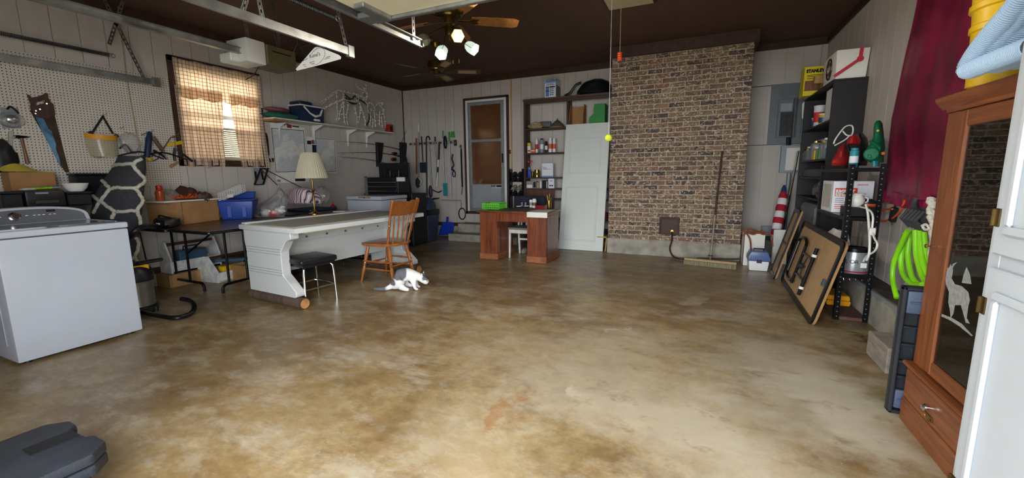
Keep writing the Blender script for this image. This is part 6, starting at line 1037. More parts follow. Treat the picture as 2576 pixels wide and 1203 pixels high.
a, b, c_ = PZ(1214, 526, ZD), PZ(1252, 527, ZD), PZ(1281, 518, ZD); u = Vector((1, -.12, 0)).normalized(); u = (b-a).normalized(); v = Vector((-u.y, u.x, 0)); lu, lv = (b-a).length*1.08, .26; hB = .085
def lattice(o, u_, l, nm):
    m = MB(); nrm = u_.cross(Vector((0, 0, 1)))
    for z0_, z1_ in ((.0, .012), (.038, .046), (.07, hB)): m.bar(o+u_*0+Vector((0, 0, (z0_+z1_)/2)), o+u_*l+Vector((0, 0, (z0_+z1_)/2)), .004, z1_-z0_)
    n_ = int(l/.028)
    for i in range(n_+1): p = o+u_*(l*i/n_); m.bar(p, p+Vector((0, 0, hB)), .012, .004, nrm)
    m.build(nm, 'lime_plastic', gb, sm=0)
lattice(a, u, lu, 'side'); lattice(a+v*lv, u, lu, 'side'); lattice(a, v, lv, 'side'); lattice(a+u*lu, v, lv, 'side'); obox(MB(), a, u, v, lu, lv, ZD+.0003, ZD+.004).build('bottom', 'lime_plastic', gb, sm=0)
for o_, u_, l_ in ((a, u, lu), (a+v*lv, u, lu), (a, v, lv), (a+u*lu, v, lv)): MB().bar(o_+Vector((0, 0, hB)), o_+u_*l_+Vector((0, 0, hB)), .016, .006).build('rim', 'lime_plastic', gb, sm=0)
p0, p1 = PZ(1320, 538, DZ), PZ(1374, 541, DZ)
pcs = thing('paper_sheet', 'white paper sheet hanging over the right corner of desk', 'paper', (-2.0, 5.4, DZ)); xa, xb = -2.16, DX1+.022
MB().sheet(lambda u_, v_: (xa+(xb-xa)*u_, DY0-.028+max(0, v_-.18)*.55 if v_ > .18 else DY0-.029, ZD+.003 if v_ > .18 else ZD+.003-(.18-v_)*.42), 10, 12, .0012).build('sheet', 'paper', pcs, sm=60)
def dcan(nm, lb, ct_, px, w, py0, py1, m, **k): c = PZ(px, py1, ZD); return can(nm, lb, ct_, px, w, py0, py1, c.y, ZD+.006, m, **k)
dcan('pump_bottle', 'white bottle with dark nozzle on the desk', 'bottle', 1336, 9, 497, 523, 'spray_white', neck=1, cap='ink', band='grey_plastic'); dcan('spray_tin', 'white tin with brown band on the desk', 'tin', 1344, 11, 501, 524, 'spray_white', band='hickory')
c = PZ(1359, 528, ZD); rb_ = thing('red_tray', 'clear red plastic box of small things on the desk', 'box', c); mat('red_clear', '8c1f28', .25, var=.2, trans=.2); MB().bx(c.x-.08, c.x+.07, c.y, c.y+.1, ZD+.007, ZD+.065).build('body', 'red_clear', rb_, bev=.004); MB().bx(c.x-.082, c.x+.072, c.y-.002, c.y+.102, ZD+.065, ZD+.07).build('lid', 'glass', rb_, bev=.002)
c = PZ(1381, 524, ZD); gc = thing('pencil_cup', 'brass cup of pencils at the right of the desk', 'cup', c); MB().lathe([(.036, .007), (.037, .02), (.038, .115), (.035, .115), (.034, .02)], (c.x, c.y, ZD), 18, cap=False).build('cup', 'brass', gc)
for k in range(5): a_ = k*1.3; MB().cyl((c.x+.01*math.cos(a_), c.y+.01*math.sin(a_), ZD+.02), (c.x+.035*math.cos(a_), c.y+.03*math.sin(a_), ZD+.16+.015*k), .004, n=6).build('pencil', ('pine', 'ink', 'paper', 'pine', 'label_yellow')[k], gc)
for k in range(4): c = PZ(1304+k*9, 521-k % 2*2, ZD); MB().box((c.x, c.y+.03, ZD+.010+.002*k), (.07, .05, .012), .3*k).build('paper_slip', ('paper', 'grey_plastic')[k % 2], label=('leftmost white paper slip on the desk', 'grey paper slip left of the white bottle', 'white crumpled slip in the middle of the desk', 'grey slip touching the white bottle')[k], cat='paper', group='paper slips on the desk')
for px in (1313, 1322): dcan('glass_vial', ('left', 'right')[px > 1315]+' small clear vial behind the paper slips', 'vial', px, 5, 511, 521, 'clear_film', group='vials on the desk')
# chairs behind the desk
mat('whitewash', 'cfccc4', .7, var=.2, sc=12); wc = Vector((-2.38, 5.78, 0)); w_ = thing('whitewashed_chair', 'whitewashed chair with grey seat tucked in the desk', 'chair', wc); mat('grey_wood', '77736d', .6, var=.2)
sh_ = .455
MB().bx(wc.x-.19, wc.x+.19, wc.y-.19, wc.y+.19, sh_-.03, sh_).build('seat', 'grey_wood', w_, bev=.006); MB().bx(wc.x-.17, wc.x+.17, wc.y-.17, wc.y-.15, sh_-.085, sh_-.03).build('apron', 'whitewash', w_, bev=.003)
for sx in (-1, 1):
    MB().tube([(wc.x+sx*.17, wc.y-.17, 0), (wc.x+sx*.165, wc.y-.16, sh_-.03)], [.016, .021], 4).build('leg', 'whitewash', w_, sm=0); MB().tube([(wc.x+sx*.17, wc.y+.22, 0), (wc.x+sx*.165, wc.y+.165, sh_-.03), (wc.x+sx*.165, wc.y+.20, .60)], .018, 4).build('leg', 'whitewash', w_, sm=0)
for k in range(4): x = wc.x-.12+k*.08; MB().bx(x-.012, x+.012, wc.y+.17, wc.y+.185, sh_, .60).build('slat', 'whitewash', w_, bev=.002)
MB().bx(wc.x-.17, wc.x+.17, wc.y+.17, wc.y+.195, .595, .64).build('top_rail', 'whitewash', w_, bev=.004); MB().bx(wc.x-.16, wc.x+.16, wc.y+.16, wc.y+.18, .22, .25).build('stretcher', 'whitewash', w_, bev=.003)
mat('navy_fabric', '232838', .9, var=.2); oc = Vector((-2.32, 6.35, 0)); o_ = thing('office_chair', 'dark navy office chair behind the desk', 'chair', oc); c0 = PY(1292, 527, 6.3); c1 = PY(1374, 494, 6.3); MB().bx(c0.x, c1.x-.02, 6.3, 6.37, .50, c1.z).build('backrest', 'navy_fabric', o_, bev=.03, seg=3); MB().bx(c0.x+.02, c1.x-.04, 6.10, 6.32, .42, .5).build('seat', 'navy_fabric', o_, bev=.03, seg=2); MB().cyl((oc.x, 6.22, .08), (oc.x, 6.22, .42), .025).build('gas_post', 'black', o_)
for k in range(5): a = k*1.2566+.3; p = Vector((oc.x+.22*math.cos(a), 6.22+.22*math.sin(a), .05)); MB().bar((oc.x, 6.22, .09), p+Vector((0, 0, .02)), .035, .025).build('base_arm', 'black_plastic', o_); MB().cyl((p.x-.015, p.y, .026), (p.x+.015, p.y, .026), .025, n=10).build('caster', 'black_plastic', o_)
sk = PZ(1312, 612); q = thing('sneakers', 'pair of grey sneakers on floor behind the desk kneehole', 'shoes', (-2.42, 6.05, 0))
for dx_ in (0, .11): MB().blob((-2.47+dx_, 6.0, .04), (.042, .11, .05), 3, .15, n=12, flat=.001).build('sneaker', 'shoe_grey', q)
# ---------------------------------------------------------------- push broom on the chimney
pb_ = thing('push_broom', 'wide push broom leaning against the brick chimney', 'broom', PZ(1790, 660)); a = PY(1786, 655, 6.30); b = PY(1817, 381, CY-.03); mat('handle_steel', 'a8a49a', .4, .6, var=.3); MB().tube([a, a.lerp(b, .42)], .012, 10).build('handle', 'handle_steel', pb_); MB().tube([a.lerp(b, .42), b], .0125, 10).build('handle_grip', 'dark_brown_trim', pb_)
l, r = PZ(1722, 655, .05), PZ(1853, 668, .05); l.z = r.z = .075; MB().bar(l, r, .065, .03).build('block', 'rope', pb_, bev=.004); mat('bristle', '8d8468', .95, var=.5, sc=120, bump=.6, st=(1, 1, .1)); m = MB().bar(l-Vector((0, 0, .045)), r-Vector((0, 0, .045)), .08, .058); m.build('bristles', 'bristle', pb_)
MB().bx(a.x-.03, a.x+.03, a.y-.03, a.y+.03, .088, .10).build('socket', 'dark_steel', pb_, bev=.004)
# ================================================================ RIGHT SIDE
mat('panel_board', '6d7478', .55, .2, var=.15); mat('pale_grey_metal', '8f989c', .5, .3, var=.1)
def Bb(px0, py0, px1, py1, d0, d1, name, m, par, bev=.002):
    a, b = Bk(px0, py0, 0), Bk(px1, py1, 0); return MB().bx(min(a.x, b.x), max(a.x, b.x), YB-d1, YB-d0, min(a.z, b.z), max(a.z, b.z)).build(name, m, par, bev=bev)
ep = thing('breaker_panel', 'grey electrical breaker panel with open door on back wall', 'breaker panel', Bk(1970, 290)); Bb(1941, 214, 2012, 362, .0005, .02, 'board', 'panel_board', ep)
cvr = Bb(1958, 252, 1998, 346, .02, .045, 'cover', 'panel_board', ep, .004); Bb(1963, 262, 1990, 280, .045, .048, 'label_area', 'pale_grey_metal', ep); Bb(1963, 284, 1990, 342, .045, .05, 'breaker_well', 'black', ep)
for r in range(8):
    for c in range(2): Bb(1964+c*13, 286+r*7, 1975+c*13, 291+r*7, .05, .06, 'breaker', 'black_plastic', cvr, .001)
a = Bk(1995, 250, 0); b = Bk(1995, 345, 0); MB().bx(a.x, a.x+.012, YB-.20, YB-.045, b.z, a.z).build('door', 'panel_board', ep, bev=.003)
q = thing('disconnect_box', 'smaller grey metal box with paper taped on its front', 'electrical box', Bk(1985, 400)); Bb(1964, 367, 2012, 434, .0005, .07, 'box', 'pale_grey_metal', q, .004); Bb(1977, 373, 2008, 428, .0702, .0712, 'paper', 'paper', q, 0)
MB().cyl(Bk(1985, 436, .035), (Bk(1985, 436).x, YB-.035, .02), .03, n=14).build('conduit', 'pale_grey_metal', label='vertical grey conduit below the electrical box', cat='conduit'); MB().tube([Bk(1984, 345, .09), Bk(1983, 365, .08)], .03, 10).build('cable_gland', 'black', label='black cable fitting between the two electrical boxes', cat='fitting')
q = thing('wall_frame', 'grey framed access cover low on the back wall', 'cover', Bk(1930, 585)); Bb(1914, 567, 1952, 604, .0005, .02, 'frame', 'grey_plastic', q); Bb(1918, 571, 1948, 600, .02, .024, 'cover', 'pale_grey_metal', q)
# flag, rolled on its pole
fg = thing('rolled_flag', 'rolled red and white striped flag with blue tip', 'flag', PY(1948, 600, 6.7)); mat('flag_red', 'b3182c', .8, var=.15); mat('flag_white', 'e3e1de', .8, var=.08); mat('flag_blue', '24386e', .8, var=.1)
pts = [PY(*p, 6.9-.2*i/9) for i, p in enumerate(((1973, 466), (1971, 484), (1969, 500), (1966, 516), (1962, 532), (1959, 548), (1956, 563), (1953, 578), (1950, 593), (1948, 606)))]; rr = [.012, .035, .055, .058, .058, .06, .058, .055, .05, .045]
for i in range(9): MB().tube([pts[i], pts[i].lerp(pts[i+1], .5), pts[i+1]], [rr[i], (rr[i]+rr[i+1])/2+.006, rr[i+1]], 12).build('stripe', ('flag_blue',)[0] if i == 0 else ('flag_red', 'flag_white')[(i+1) % 2], fg)
MB().tube([pts[-1], (pts[-1].x-.03, 6.6, .0)], .012, 8).build('pole', 'white_plastic', fg)
# cartons by the chimney, hose coil, tackle box
wx = PY(1873, 640, 6.25); q = thing('white_carton', 'open white carton with tan inside beside the chimney', 'box', (.72, 6.4, 0)); x0, x1 = PY(1872, 600, 6.25).x, PY(1926, 600, 6.25).x; zt = PY(1890, 588, 6.25).z
for b in ((x0, x0+.006, 6.25, 6.6), (x1-.006, x1, 6.25, 6.6), (x0, x1, 6.25, 6.256), (x0, x1, 6.594, 6.6)): MB().bx(*b, .002, zt).build('side', 'paper', q, sm=0)
MB().bx(x0+.05, x1, 6.592, 6.5935, .01, zt).build('inside', 'cardboard', q, sm=0); MB().slab([(x0+.03, 6.262, zt), (x1, 6.262, zt), (x1, 6.30, zt-.19), (x0+.06, 6.30, zt-.19)], .003).build('flap', 'cardboard', q, sm=0)
a = PY(1945, 640, 6.35); MB().bx(.93, 1.10, 6.5, 6.54, .002, PY(1950, 578, 6.5).z).build('foam_slab', 'paper', label='white foam slab standing beside the rolled flag', cat='slab', bev=.003)
MB().tube(spline([PY(*p, 6.22) for p in ((1868, 582), (1885, 576), (1905, 582), (1920, 590), (1935, 585), (1942, 600), (1944, 620))]), .010, 8).tube(spline([PY(*p, 6.24) for p in ((1868, 594), (1880, 586), (1895, 590), (1912, 583), (1928, 586))]), .010, 8).tube(spline([PY(*p, 6.21) for p in ((1872, 580), (1880, 590), (1887, 605), (1889, 630))]), .010, 8).build('hose_coil', 'orange_wood', label='loose coil of brown hose over the white carton', cat='hose')
tk = PZ(1878, 681); kx0, kx1 = .595, .835; ky = 5.93; tkb = thing('tackle_box', 'white tackle box with blue lid by the leaning tables', 'tackle box', (.71, 6.05, 0)); mat('tackle_blue', '566a9a', .35, var=.12); mat('tackle_white', 'dfe1e2', .4, var=.05)
taper(Vector((kx0+.02, ky+.01, 0)), Vector((1, 0, 0)), Vector((0, 1, 0)), .20, .20, .002, .125, .012).build('base', 'tackle_white', tkb, bev=.012, seg=2); MB().prism([(kx0-.002, .128), (kx1+.004, .128), (kx1, .175), (kx1-.03, .245), (kx0+.03, .245), (kx0, .175)], 'y', ky-.005, ky+.235).build('lid', 'tackle_blue', tkb, bev=.012, seg=2)
for k in range(9): x = kx0+.03+k*.0225; MB().bx(x, x+.008, ky-.009, ky-.004, .14, .20).build('lid_rib', 'tackle_blue', tkb, bev=.002)
MB().bx(.69, .745, ky-.014, ky, .105, .145).build('latch', 'black_plastic', tkb, bev=.003); MB().tube([(.66, ky+.11, .245), (.66, ky+.11, .268), (.77, ky+.11, .268), (.77, ky+.11, .245)], .008, 6).build('handle', 'black_plastic', tkb)
# ---------------------------------------------------------------- two folding tables leaning, undersides out
mat('hardboard', 'b08f66', .75, var=.12, sc=6)
def leaner(label, A, Bp, C, D, legs, r=.06, mid=None):
    """A near-bottom, Bp far-bottom, C near-top, D far-top"""
    t = thing('folded_table', label, 'table', (A+Bp)/2, group='folded tables leaning on the shelf unit'); U_ = (Bp-A); L_ = U_.length; U_.normalize(); V_ = (C-A); V_ = V_-U_*V_.dot(U_); H_ = V_.length; V_.normalize(); N_ = U_.cross(V_)
    if N_.x > 0: N_ = -N_
    F_ = lambda u, v, d: A+U_*u+V_*v+N_*d
    rr_ = rrect(0, L_, 0, H_, r, 4); inn = rrect(.045, L_-.045, .045, H_-.045, r*.7, 4)
    MB().add([F_(u, v, d) for d in (-.022, -.004) for u, v in rr_], [tuple(range(len(rr_)-1, -1, -1)), tuple(range(len(rr_), 2*len(rr_)))]+[(i, (i+1) % len(rr_), len(rr_)+(i+1) % len(rr_), len(rr_)+i) for i in range(len(rr_))]).build('top', 'plywood', t, sm=30)
    MB().add([F_(u, v, d) for d in (-.004, .0) for u, v in inn], [tuple(range(len(inn)-1, -1, -1)), tuple(range(len(inn), 2*len(inn)))]+[(i, (i+1) % len(inn), len(inn)+(i+1) % len(inn), len(inn)+i) for i in range(len(inn))]).build('underside', 'hardboard', t, sm=30)
    n_ = len(rr_); m = MB()
    m.add([F_(u, v, d) for d in (-.003, .012) for u, v in rr_+inn], [(i, (i+1) % n_, n_+(i+1) % n_, n_+i) for i in range(n_)]+[(2*n_+i, 3*n_+i, 3*n_+(i+1) % n_, 2*n_+(i+1) % n_) for i in range(n_)]+[(i, 2*n_+i, 2*n_+(i+1) % n_, (i+1) % n_) for i in range(n_)]+[(n_+i, n_+(i+1) % n_, 3*n_+(i+1) % n_, 3*n_+i) for i in range(n_)]); m.build('apron', 'black_steel', t, sm=20)
    for k in (mid or ()): MB().add([F_(u, v, d) for d in (0, .012) for u, v in ((.04, H_*k-.012), (L_-.04, H_*k-.012), (L_-.04, H_*k+.012), (.04, H_*k+.012))], [(0, 3, 2, 1), (4, 5, 6, 7), (0, 1, 5, 4), (1, 2, 6, 5), (2, 3, 7, 6), (3, 0, 4, 7)]).build('rib', 'black_steel', t, sm=0)
    if legs:
        for (u0, u1, v0, v1) in ((.62, .84, .16, .80),):
            a0, a1, b0, b1 = u0*L_, u1*L_, v0*H_, v1*H_
            MB().tube([F_(a0, b0, .03), F_(a0, b1-.06, .03)]+[F_(a0+(a1-a0)*(1-math.cos(x))/2, b1-.06+.06*math.sin(x), .03) for x in (.5, 1, 1.57, 2.1, 2.6)]+[F_(a1, b1-.06, .03), F_(a1, b0+.06, .03)]+[F_(a1+(a0-a1)*(1-math.cos(x))/2, b0+.06-.06*math.sin(x), .03) for x in (.5, 1, 1.57, 2.1, 2.6)], .014, 10, closed=False).build('leg_loop', 'black_steel', t)
        a0 = .36*L_; MB().tube([F_(a0, .14*H_, .03), F_(a0, .78*H_, .03)], .016, 10).build('leg_bar', 'black_steel', t)
        for v in (.32, .62): MB().bar(F_(a0, v*H_, .028), F_(.62*L_, v*H_, .028), .014, .02, N_).build('link', 'black_steel', t)
        MB().bar(F_(.48*L_, .32*H_, .03), F_(.52*L_, .46*H_, .03), .02, .01, N_).bar(F_(.52*L_, .46*H_, .03), F_(.48*L_, .62*H_, .03), .02, .01, N_).build('brace', 'dark_steel', t); MB().blob(F_(.53*L_, .46*H_, .035), (.03, .03, .03), 2, .2, n=10).build('lock', 'dark_steel', t)
        for v in (.24, .68): MB().cyl(F_(a0, v*H_-.012, .03), F_(a0, v*H_+.012, .03), .02, n=12).build('white_band', 'white_plastic', t)
        MB().bar(F_(.07*L_, .45*H_, .014), F_(.07*L_, .53*H_, .014), .05, .006, N_).build('clip', 'steel_blue', t)
    return t
A = Vector((.868, 3.90, .004)); Bp = Vector((.90, 5.50, .004)); C = PX(2133, 612, 1.035); D = PX(2022, 555, 1.035)
leaner('larger folded table with leg frames leaning on the metal shelf', A, Bp, C+(C-A)*.0, D, True)
A2 = Vector((.83, 5.515, .004)); B2 = Vector((.845, 5.90, .004)); C2 = PX(2022, 532, 1.03); leaner('smaller dark framed folded table behind the larger one', A2, B2, Vector((1.03, 5.53, C2.z)), None, False, .03, (.5,))
# ---------------------------------------------------------------- black bookcase against the right wall
mat('black_laminate', '1c1a19', .45, var=.25, sc=10); bk = thing('black_bookcase', 'tall black bookcase standing against the right wall', 'bookcase', (1.34, 6.2, 0)); KX0, KX1, KY0, KY1, KZ = 1.20, 1.485, 5.49, 6.85, 2.165
MB().bx(KX0, KX1, KY0, KY0+.02, .29, KZ).build('side', 'black_laminate', bk, bev=.002); MB().bx(KX0, KX1, KY1-.02, KY1, .29, KZ).build('side', 'black_laminate', bk, bev=.002); MB().bx(KX1-.008, KX1, KY0+.02, KY1-.02, .29, KZ).build('back', 'black_laminate', bk, sm=0); MB().bx(KX0-.005, KX1, KY0-.005, KY1+.005, KZ-.02, KZ).build('top', 'black_laminate', bk, bev=.002)
MB().bx(KX0, 1.30, KY0, KY1, .002, .29).build('plinth', 'black_laminate', bk, bev=.002)
kz = [PX(2050, p, KX0+.02).z for p in (318, 402, 446, 500)]+[.30]
for z in kz: MB().bx(KX0+.003, KX1-.008, KY0+.02, KY1-.02, z-.02, z).build('shelf', 'black_laminate', bk, bev=.002)
def Kp(px, py, x=KX0+.04): return PX(px, py, x)
# yellow power-tool box on top, with a cut-out picture
stb = thing('tool_box_carton', 'yellow carton with bold black lettering on top of black bookcase', 'box', (1.3, 6.6, KZ)); mat('carton_yellow', 'e6d21e', .5, var=.05)
yk = 6.52; p0, p1 = PY(2018, 248, yk), PY(2100, 248, yk); x0, x1 = p0.x, KX1-.01; zt = PY(2060, 166, yk).z; ztl = PY(2024, 168, yk).z
MB().bx(x0, x1, yk, yk+.22, KZ+.001, zt).build('box', 'carton_yellow', stb, bev=.002); hS = zt-KZ; wS = x1-x0
text('STANLEY', hS*.15, Matrix.Translation((x0+.02, yk-.0014, zt-hS*.20)) @ Matrix.Rotation(math.pi/2, 4, 'X'), 'ink', stb, ext=.0003, sx=.86, bold=.004)
for k, (v, l) in enumerate(((.70, .24), (.65, .30), (.58, .10))): MB().bx(x0+.03, x0+.03+l, yk-.0013, yk-.0003, KZ+hS*v, KZ+hS*(v+.018)).build('print_line', 'ink', stb, sm=0)
MB().bx(x0+.012, x1-.01, yk-.006, yk-.0005, KZ+.06, KZ+hS*.52).build('picture', 'hickory', stb, bev=.001)
wv_ = thing('wooden_vise', 'tan wooden block clamp in front of the yellow carton', 'clamp', (1.32, 6.4, KZ)); y_ = 6.36; a = PY(2028, 212, y_); b = PY(2100, 200, y_); za = PY(2050, 208, y_).z; zb2 = PY(2050, 197, y_).z; xL = max(KX0+.0, a.x)
MB().bx(xL, KX1-.02, y_, y_+.10, za-.01, zb2+.03).build('top_bar', 'pine', wv_, bev=.006); 
for f in (.12, .35): x = xL+.02+f*.3; MB().bx(x, x+.05, y_, y_+.10, KZ+.001, za-.01).build('leg', 'hickory', wv_, bev=.004)
sc2 = thing('foam_cooler', 'white foam cooler with red strap on top of black bookcase', 'cooler', (1.33, 5.7, KZ)); mat('foam_white', 'e9e7dd', .8, var=.05, sc=60); cx0, cx1 = 1.20, 1.485; cy0, cy1 = 5.50, 6.02; cz1 = PX(2190, 116, 1.47).z
taper(Vector((cx0+.015, cy0+.015, 0)), Vector((1, 0, 0)), Vector((0, 1, 0)), cx1-cx0-.03, cy1-cy0-.03, KZ+.001, cz1, .012).build('body', 'foam_white', sc2, bev=.014, seg=2)
mat('strap_red', 'c0283a', .45, var=.08); f_ = lambda x, z: Vector((x, cy0-.004-.01*(z-KZ)/(cz1-KZ), z)); xm = cx0+.20; zm = KZ+(cz1-KZ)*.62
MB().bar(f_(xm+.005, cz1), f_(xm, zm), .03, .006, (0, 1, 0)).build('strap', 'strap_red', sc2); MB().bar(f_(xm, zm), f_(cx0+.0, KZ+.03), .03, .006, (0, 1, 0)).build('strap', 'strap_red', sc2); c = f_(xm, zm); MB().cyl(c, c+Vector((0, -.010, 0)), .028, n=16).build('strap_button', 'strap_red', sc2)
ey = (cy0+cy1)/2-.03; ez = (KZ+cz1)/2; MB().tube(arc((cx0-.001, ey, ez), .085, 0, 360, 24, (0, 1, 0), (0, 0, 1.25)), .007, 5).build('printed_oval', 'ink', sc2); MB().slab([(cx0-.001, ey-.06*math.cos(t), ez+.075*math.sin(t)) for t in [i*.3927 for i in range(16)]], .0008).build('printed_disc', 'hickory', sc2, sm=0)
text('A&W', .085, Matrix.Translation((cx0-.0035, ey+.075, ez-.03)) @ Matrix(((0, 0, -1, 0), (-1, 0, 0, 0), (0, 1, 0, 0), (0, 0, 0, 1))), 'paper', sc2, ext=.0004)
# shelf contents
def kbox(nm, lb, ct_, px0, px1, py0, z, m, d=.12, x=KX0+.03, bev=.004):
    a, b = PX(px0, py0+20, x).y, PX(px1, py0+20, x).y; a, b = min(a, b), max(a, b); a = max(a, KY0+.025); h = PX((px0+px1)/2, py0, x).z-z; return MB().bx(x, x+d, a, b, z+.001, z+max(.03, h)).build(nm, m, label=lb, cat=ct_, bev=bev)
kbox('white_canister', 'tall white plastic bin on the upper shelf of black bookcase', 'bin', 2078, 2097, 222, kz[0], 'spray_white', .2, bev=.02)
for i, (px, w, t_, m, lb) in enumerate(((2063, .06, 262, 'box_white', 'white tub with red label on upper black shelf'), (2068, .055, 290, 'label_yellow', 'cream tub below the red labelled one'), (2047, .04, 285, 'print_blue', 'pale blue bottle on the upper black shelf'))):
    y = PX(px, 300, KX0+.07).y; z = kz[0] if i else kz[0]+.16; 
    if i == 0: z = kz[0]; y += .16
    o = thing('plastic_tub', lb, 'tub', (KX0+.09, y, z)); MB().lathe([(w*.85, .001), (w, .12 if i else .24)], (KX0+.09, y, z), 18).build('tub', m, o); MB().lathe([(w*1.05, .12 if i else .24), (w*1.05, .135 if i else .26), (w*.9, .136 if i else .262)], (KX0+.09, y, z), 18).build('lid', 'white_plastic', o)
    MB().lathe([(w*.95, .03), (w*1.0, .09)] if i else [(w*.92, .06), (w*.99, .18)], (KX0+.09, y, z), 18, cap=False).build('label', 'red_print' if i == 0 else 'steel_blue', o)
for k in range(9):
    y = 5.60+k*.135; r = .035+.012*(k % 3); hgt = .10+.05*((k*7) % 4)/2; z = kz[1]+.001; o = thing('glass_jar', ('clear glass jar %s on the middle shelf of black bookcase' % ('nearest the camera', 'second from the near end', 'third from the near end', 'fourth from the near end', 'in the middle of the row', 'fourth from the far end', 'third from the far end', 'second from the far end', 'at the far end')[k]), 'jar', (KX0+.06, y, z), group='glass jars on the black bookcase')
    MB().lathe([(r*.95, 0), (r, .01), (r, hgt), (r*.75, hgt+.02), (r*.72, hgt+.035)], (KX0+.06, y, z), 14).build('jar', 'clear_film', o); MB().lathe([(r*.8, hgt+.03), (r*.8, hgt+.05)], (KX0+.06, y, z), 14).build('lid', ('galvanized', 'white_plastic', 'brass')[k % 3], o)
for k in range(6):
    y = 5.66+k*.2; z = kz[1]+.001; o = thing('drinking_glass', 'clear drinking glass %s behind the jars' % ('nearest', 'second', 'third', 'fourth', 'fifth', 'furthest')[k], 'glass', (KX0+.17, y, z), group='drinking glasses on the black bookcase'); MB().lathe([(.03, 0), (.04, .26), (.037, .26), (.028, .01)], (KX0+.17, y, z), 14, cap=False).build('tumbler', 'clear_film', o)
for i, (px, m, lb) in enumerate(((2048, 'label_yellow', 'tan bottle among the glass jars'), (2060, 'leaf_green', 'green and yellow bottle among the glass jars'), (2080, 'print_blue', 'blue packet at the near end of jar shelf'))): a = PX(px, 395, KX0+.015).y; MB().bx(KX0+.004, KX0+.02, a-.035, a+.035, kz[1]+.001, kz[1]+.11).build('packet', m, label=lb, cat='packet', bev=.003)
kbox('dark_case', 'dark case on the lower black shelf', 'case', 2020, 2080, 425, kz[2]-.0, 'black_plastic', .15)
MB().blob((KX0+.10, 5.95, kz[3]+.10), (.08, .26, .11), 5, .4, 3, 16, flat=kz[3]+.002).build('film_roll', 'clear_film', label='crumpled clear film on the lower black shelf', cat='film'); mat('grey_cloth', '8b8d90', .9, var=.25); MB().blob((1.19, 5.36, .62), (.10, .13, .16), 6, .25, 2.5, 16, flat=.45).build('grey_cloth', 'grey_cloth', label='bunched grey cloth beside the leaning tables', cat='cloth') if False else None
kbox('cloth_bundle', 'grey cloth bundle on the lowest shelf of black bookcase', 'cloth', 2012, 2050, 512, kz[4], 'grey_cloth', .18, bev=.04)
# edger and pole leaning at the bookcase end
MB().tube([PY(2008, 380, 6.95), PY(1996, 445, 6.93), (1.05, 6.88, .01)], .014, 8).build('chrome_pole', 'chrome', label='chrome pole with black ends leaning by the electrical box', cat='pole') ; MB().slab([PY(*p, 6.9) for p in ((2018, 262), (2022, 256), (2025, 262), (2021, 300), (2017, 298))], .01).build('hanging_tag', 'paper', label='white oval tag hanging at the end of black bookcase', cat='tag'); MB().slab([PY(*p, 6.9) for p in ((2017, 338), (2024, 332), (2025, 365), (2018, 385), (2013, 380))], .02).build('paddle_bat', 'shade_olive', label='olive paddle hanging at the end of black bookcase', cat='paddle', bev=.004)
# ---------------------------------------------------------------- black angle-iron shelf unit
UX0, UX1, UY0, UY1, UZ = 1.075, 1.30, 4.17, 5.06, 1.25
un = thing('metal_shelf_unit', 'black perforated steel shelf unit by the right wall', 'shelf unit', ((UX0+UX1)/2, (UY0+UY1)/2, 0)); uz = [UZ, .86, .395, .03]
for x, sx in ((UX0, 1), (UX1, -1)):
    for y, sy_ in ((UY0, 1), (UY1, -1)):
        zt = UZ+.03; m = MB().bx(min(x, x+sx*.035), max(x, x+sx*.035), y-.0015, y+.0015, 0, zt).bx(x-.0015, x+.0015, min(y, y+sy_*.035), max(y, y+sy_*.035), 0, zt); po = m.build('post', 'black_steel', un, sm=0)
        if sy_ > 0:
            d = MB()
            for k in range(30): d.cyl((x+sx*.018, y-.0022, .03+k*.042), (x+sx*.018, y-.0014, .03+k*.042), .005, n=6)
            d.build('hole_row', 'galvanized', un, kind='stuff', sm=0)
for z in uz[:3]: MB().bx(UX0+.002, UX1-.002 if z < 1 else 1.315, UY0+.002, UY1-.002, z-.03, z).build('shelf', 'black_steel', un, bev=.002)
wood('red_stained_board', '6a4640', '3f2a26', .8); MB().bx(UX0+.003, UX1-.003, UY0+.003, UY1-.003, .002, .03).build('bottom_board', 'red_stained_board', un, bev=.002)
for k in range(5): x = UX0+.04+k*.04; MB().tube([(x-.006, UY0-.004, .36), (x, UY0-.008, .34), (x+.006, UY0-.004, .36)], .002, 5).build('clip', 'chrome', un)
# on its top: red bag, spray can, leaf blower, dark hood
zt = UZ+.0015; mat('red_cloth', '9c1c1c', .6, var=.35, bump=.2); mat('blower_green', '0f6a48', .5, var=.12, spec=.3)
d0 = dep(1.17, 4.5, 1.3)
q = thing('red_bag', 'red cloth bag with white straps on the metal shelf', 'bag', PD(2110, 418, d0)); m = pxsolid([(362, 2118, 2128), (372, 2110, 2128), (385, 2104, 2134), (400, 2094, 2140), (417, 2094, 2134)], d0, d0, .07, 16, 4, .25, 7); m.v = [Vector((v.x, v.y, max(v.z, zt))) for v in m.v]; m.build('bag', 'red_cloth', q)
MB().tube(spline([PD(*p, d0-.02) for p in ((2097, 362), (2102, 350), (2116, 330), (2128, 318), (2142, 316), (2146, 326), (2142, 340), (2130, 340), (2120, 330))]), .006, 6).build('cord', 'white_plastic', q); MB().tube(spline([PD(*p, d0-.02) for p in ((2100, 366), (2115, 358), (2128, 350), (2138, 340))]), .006, 6).build('cord', 'white_plastic', q)
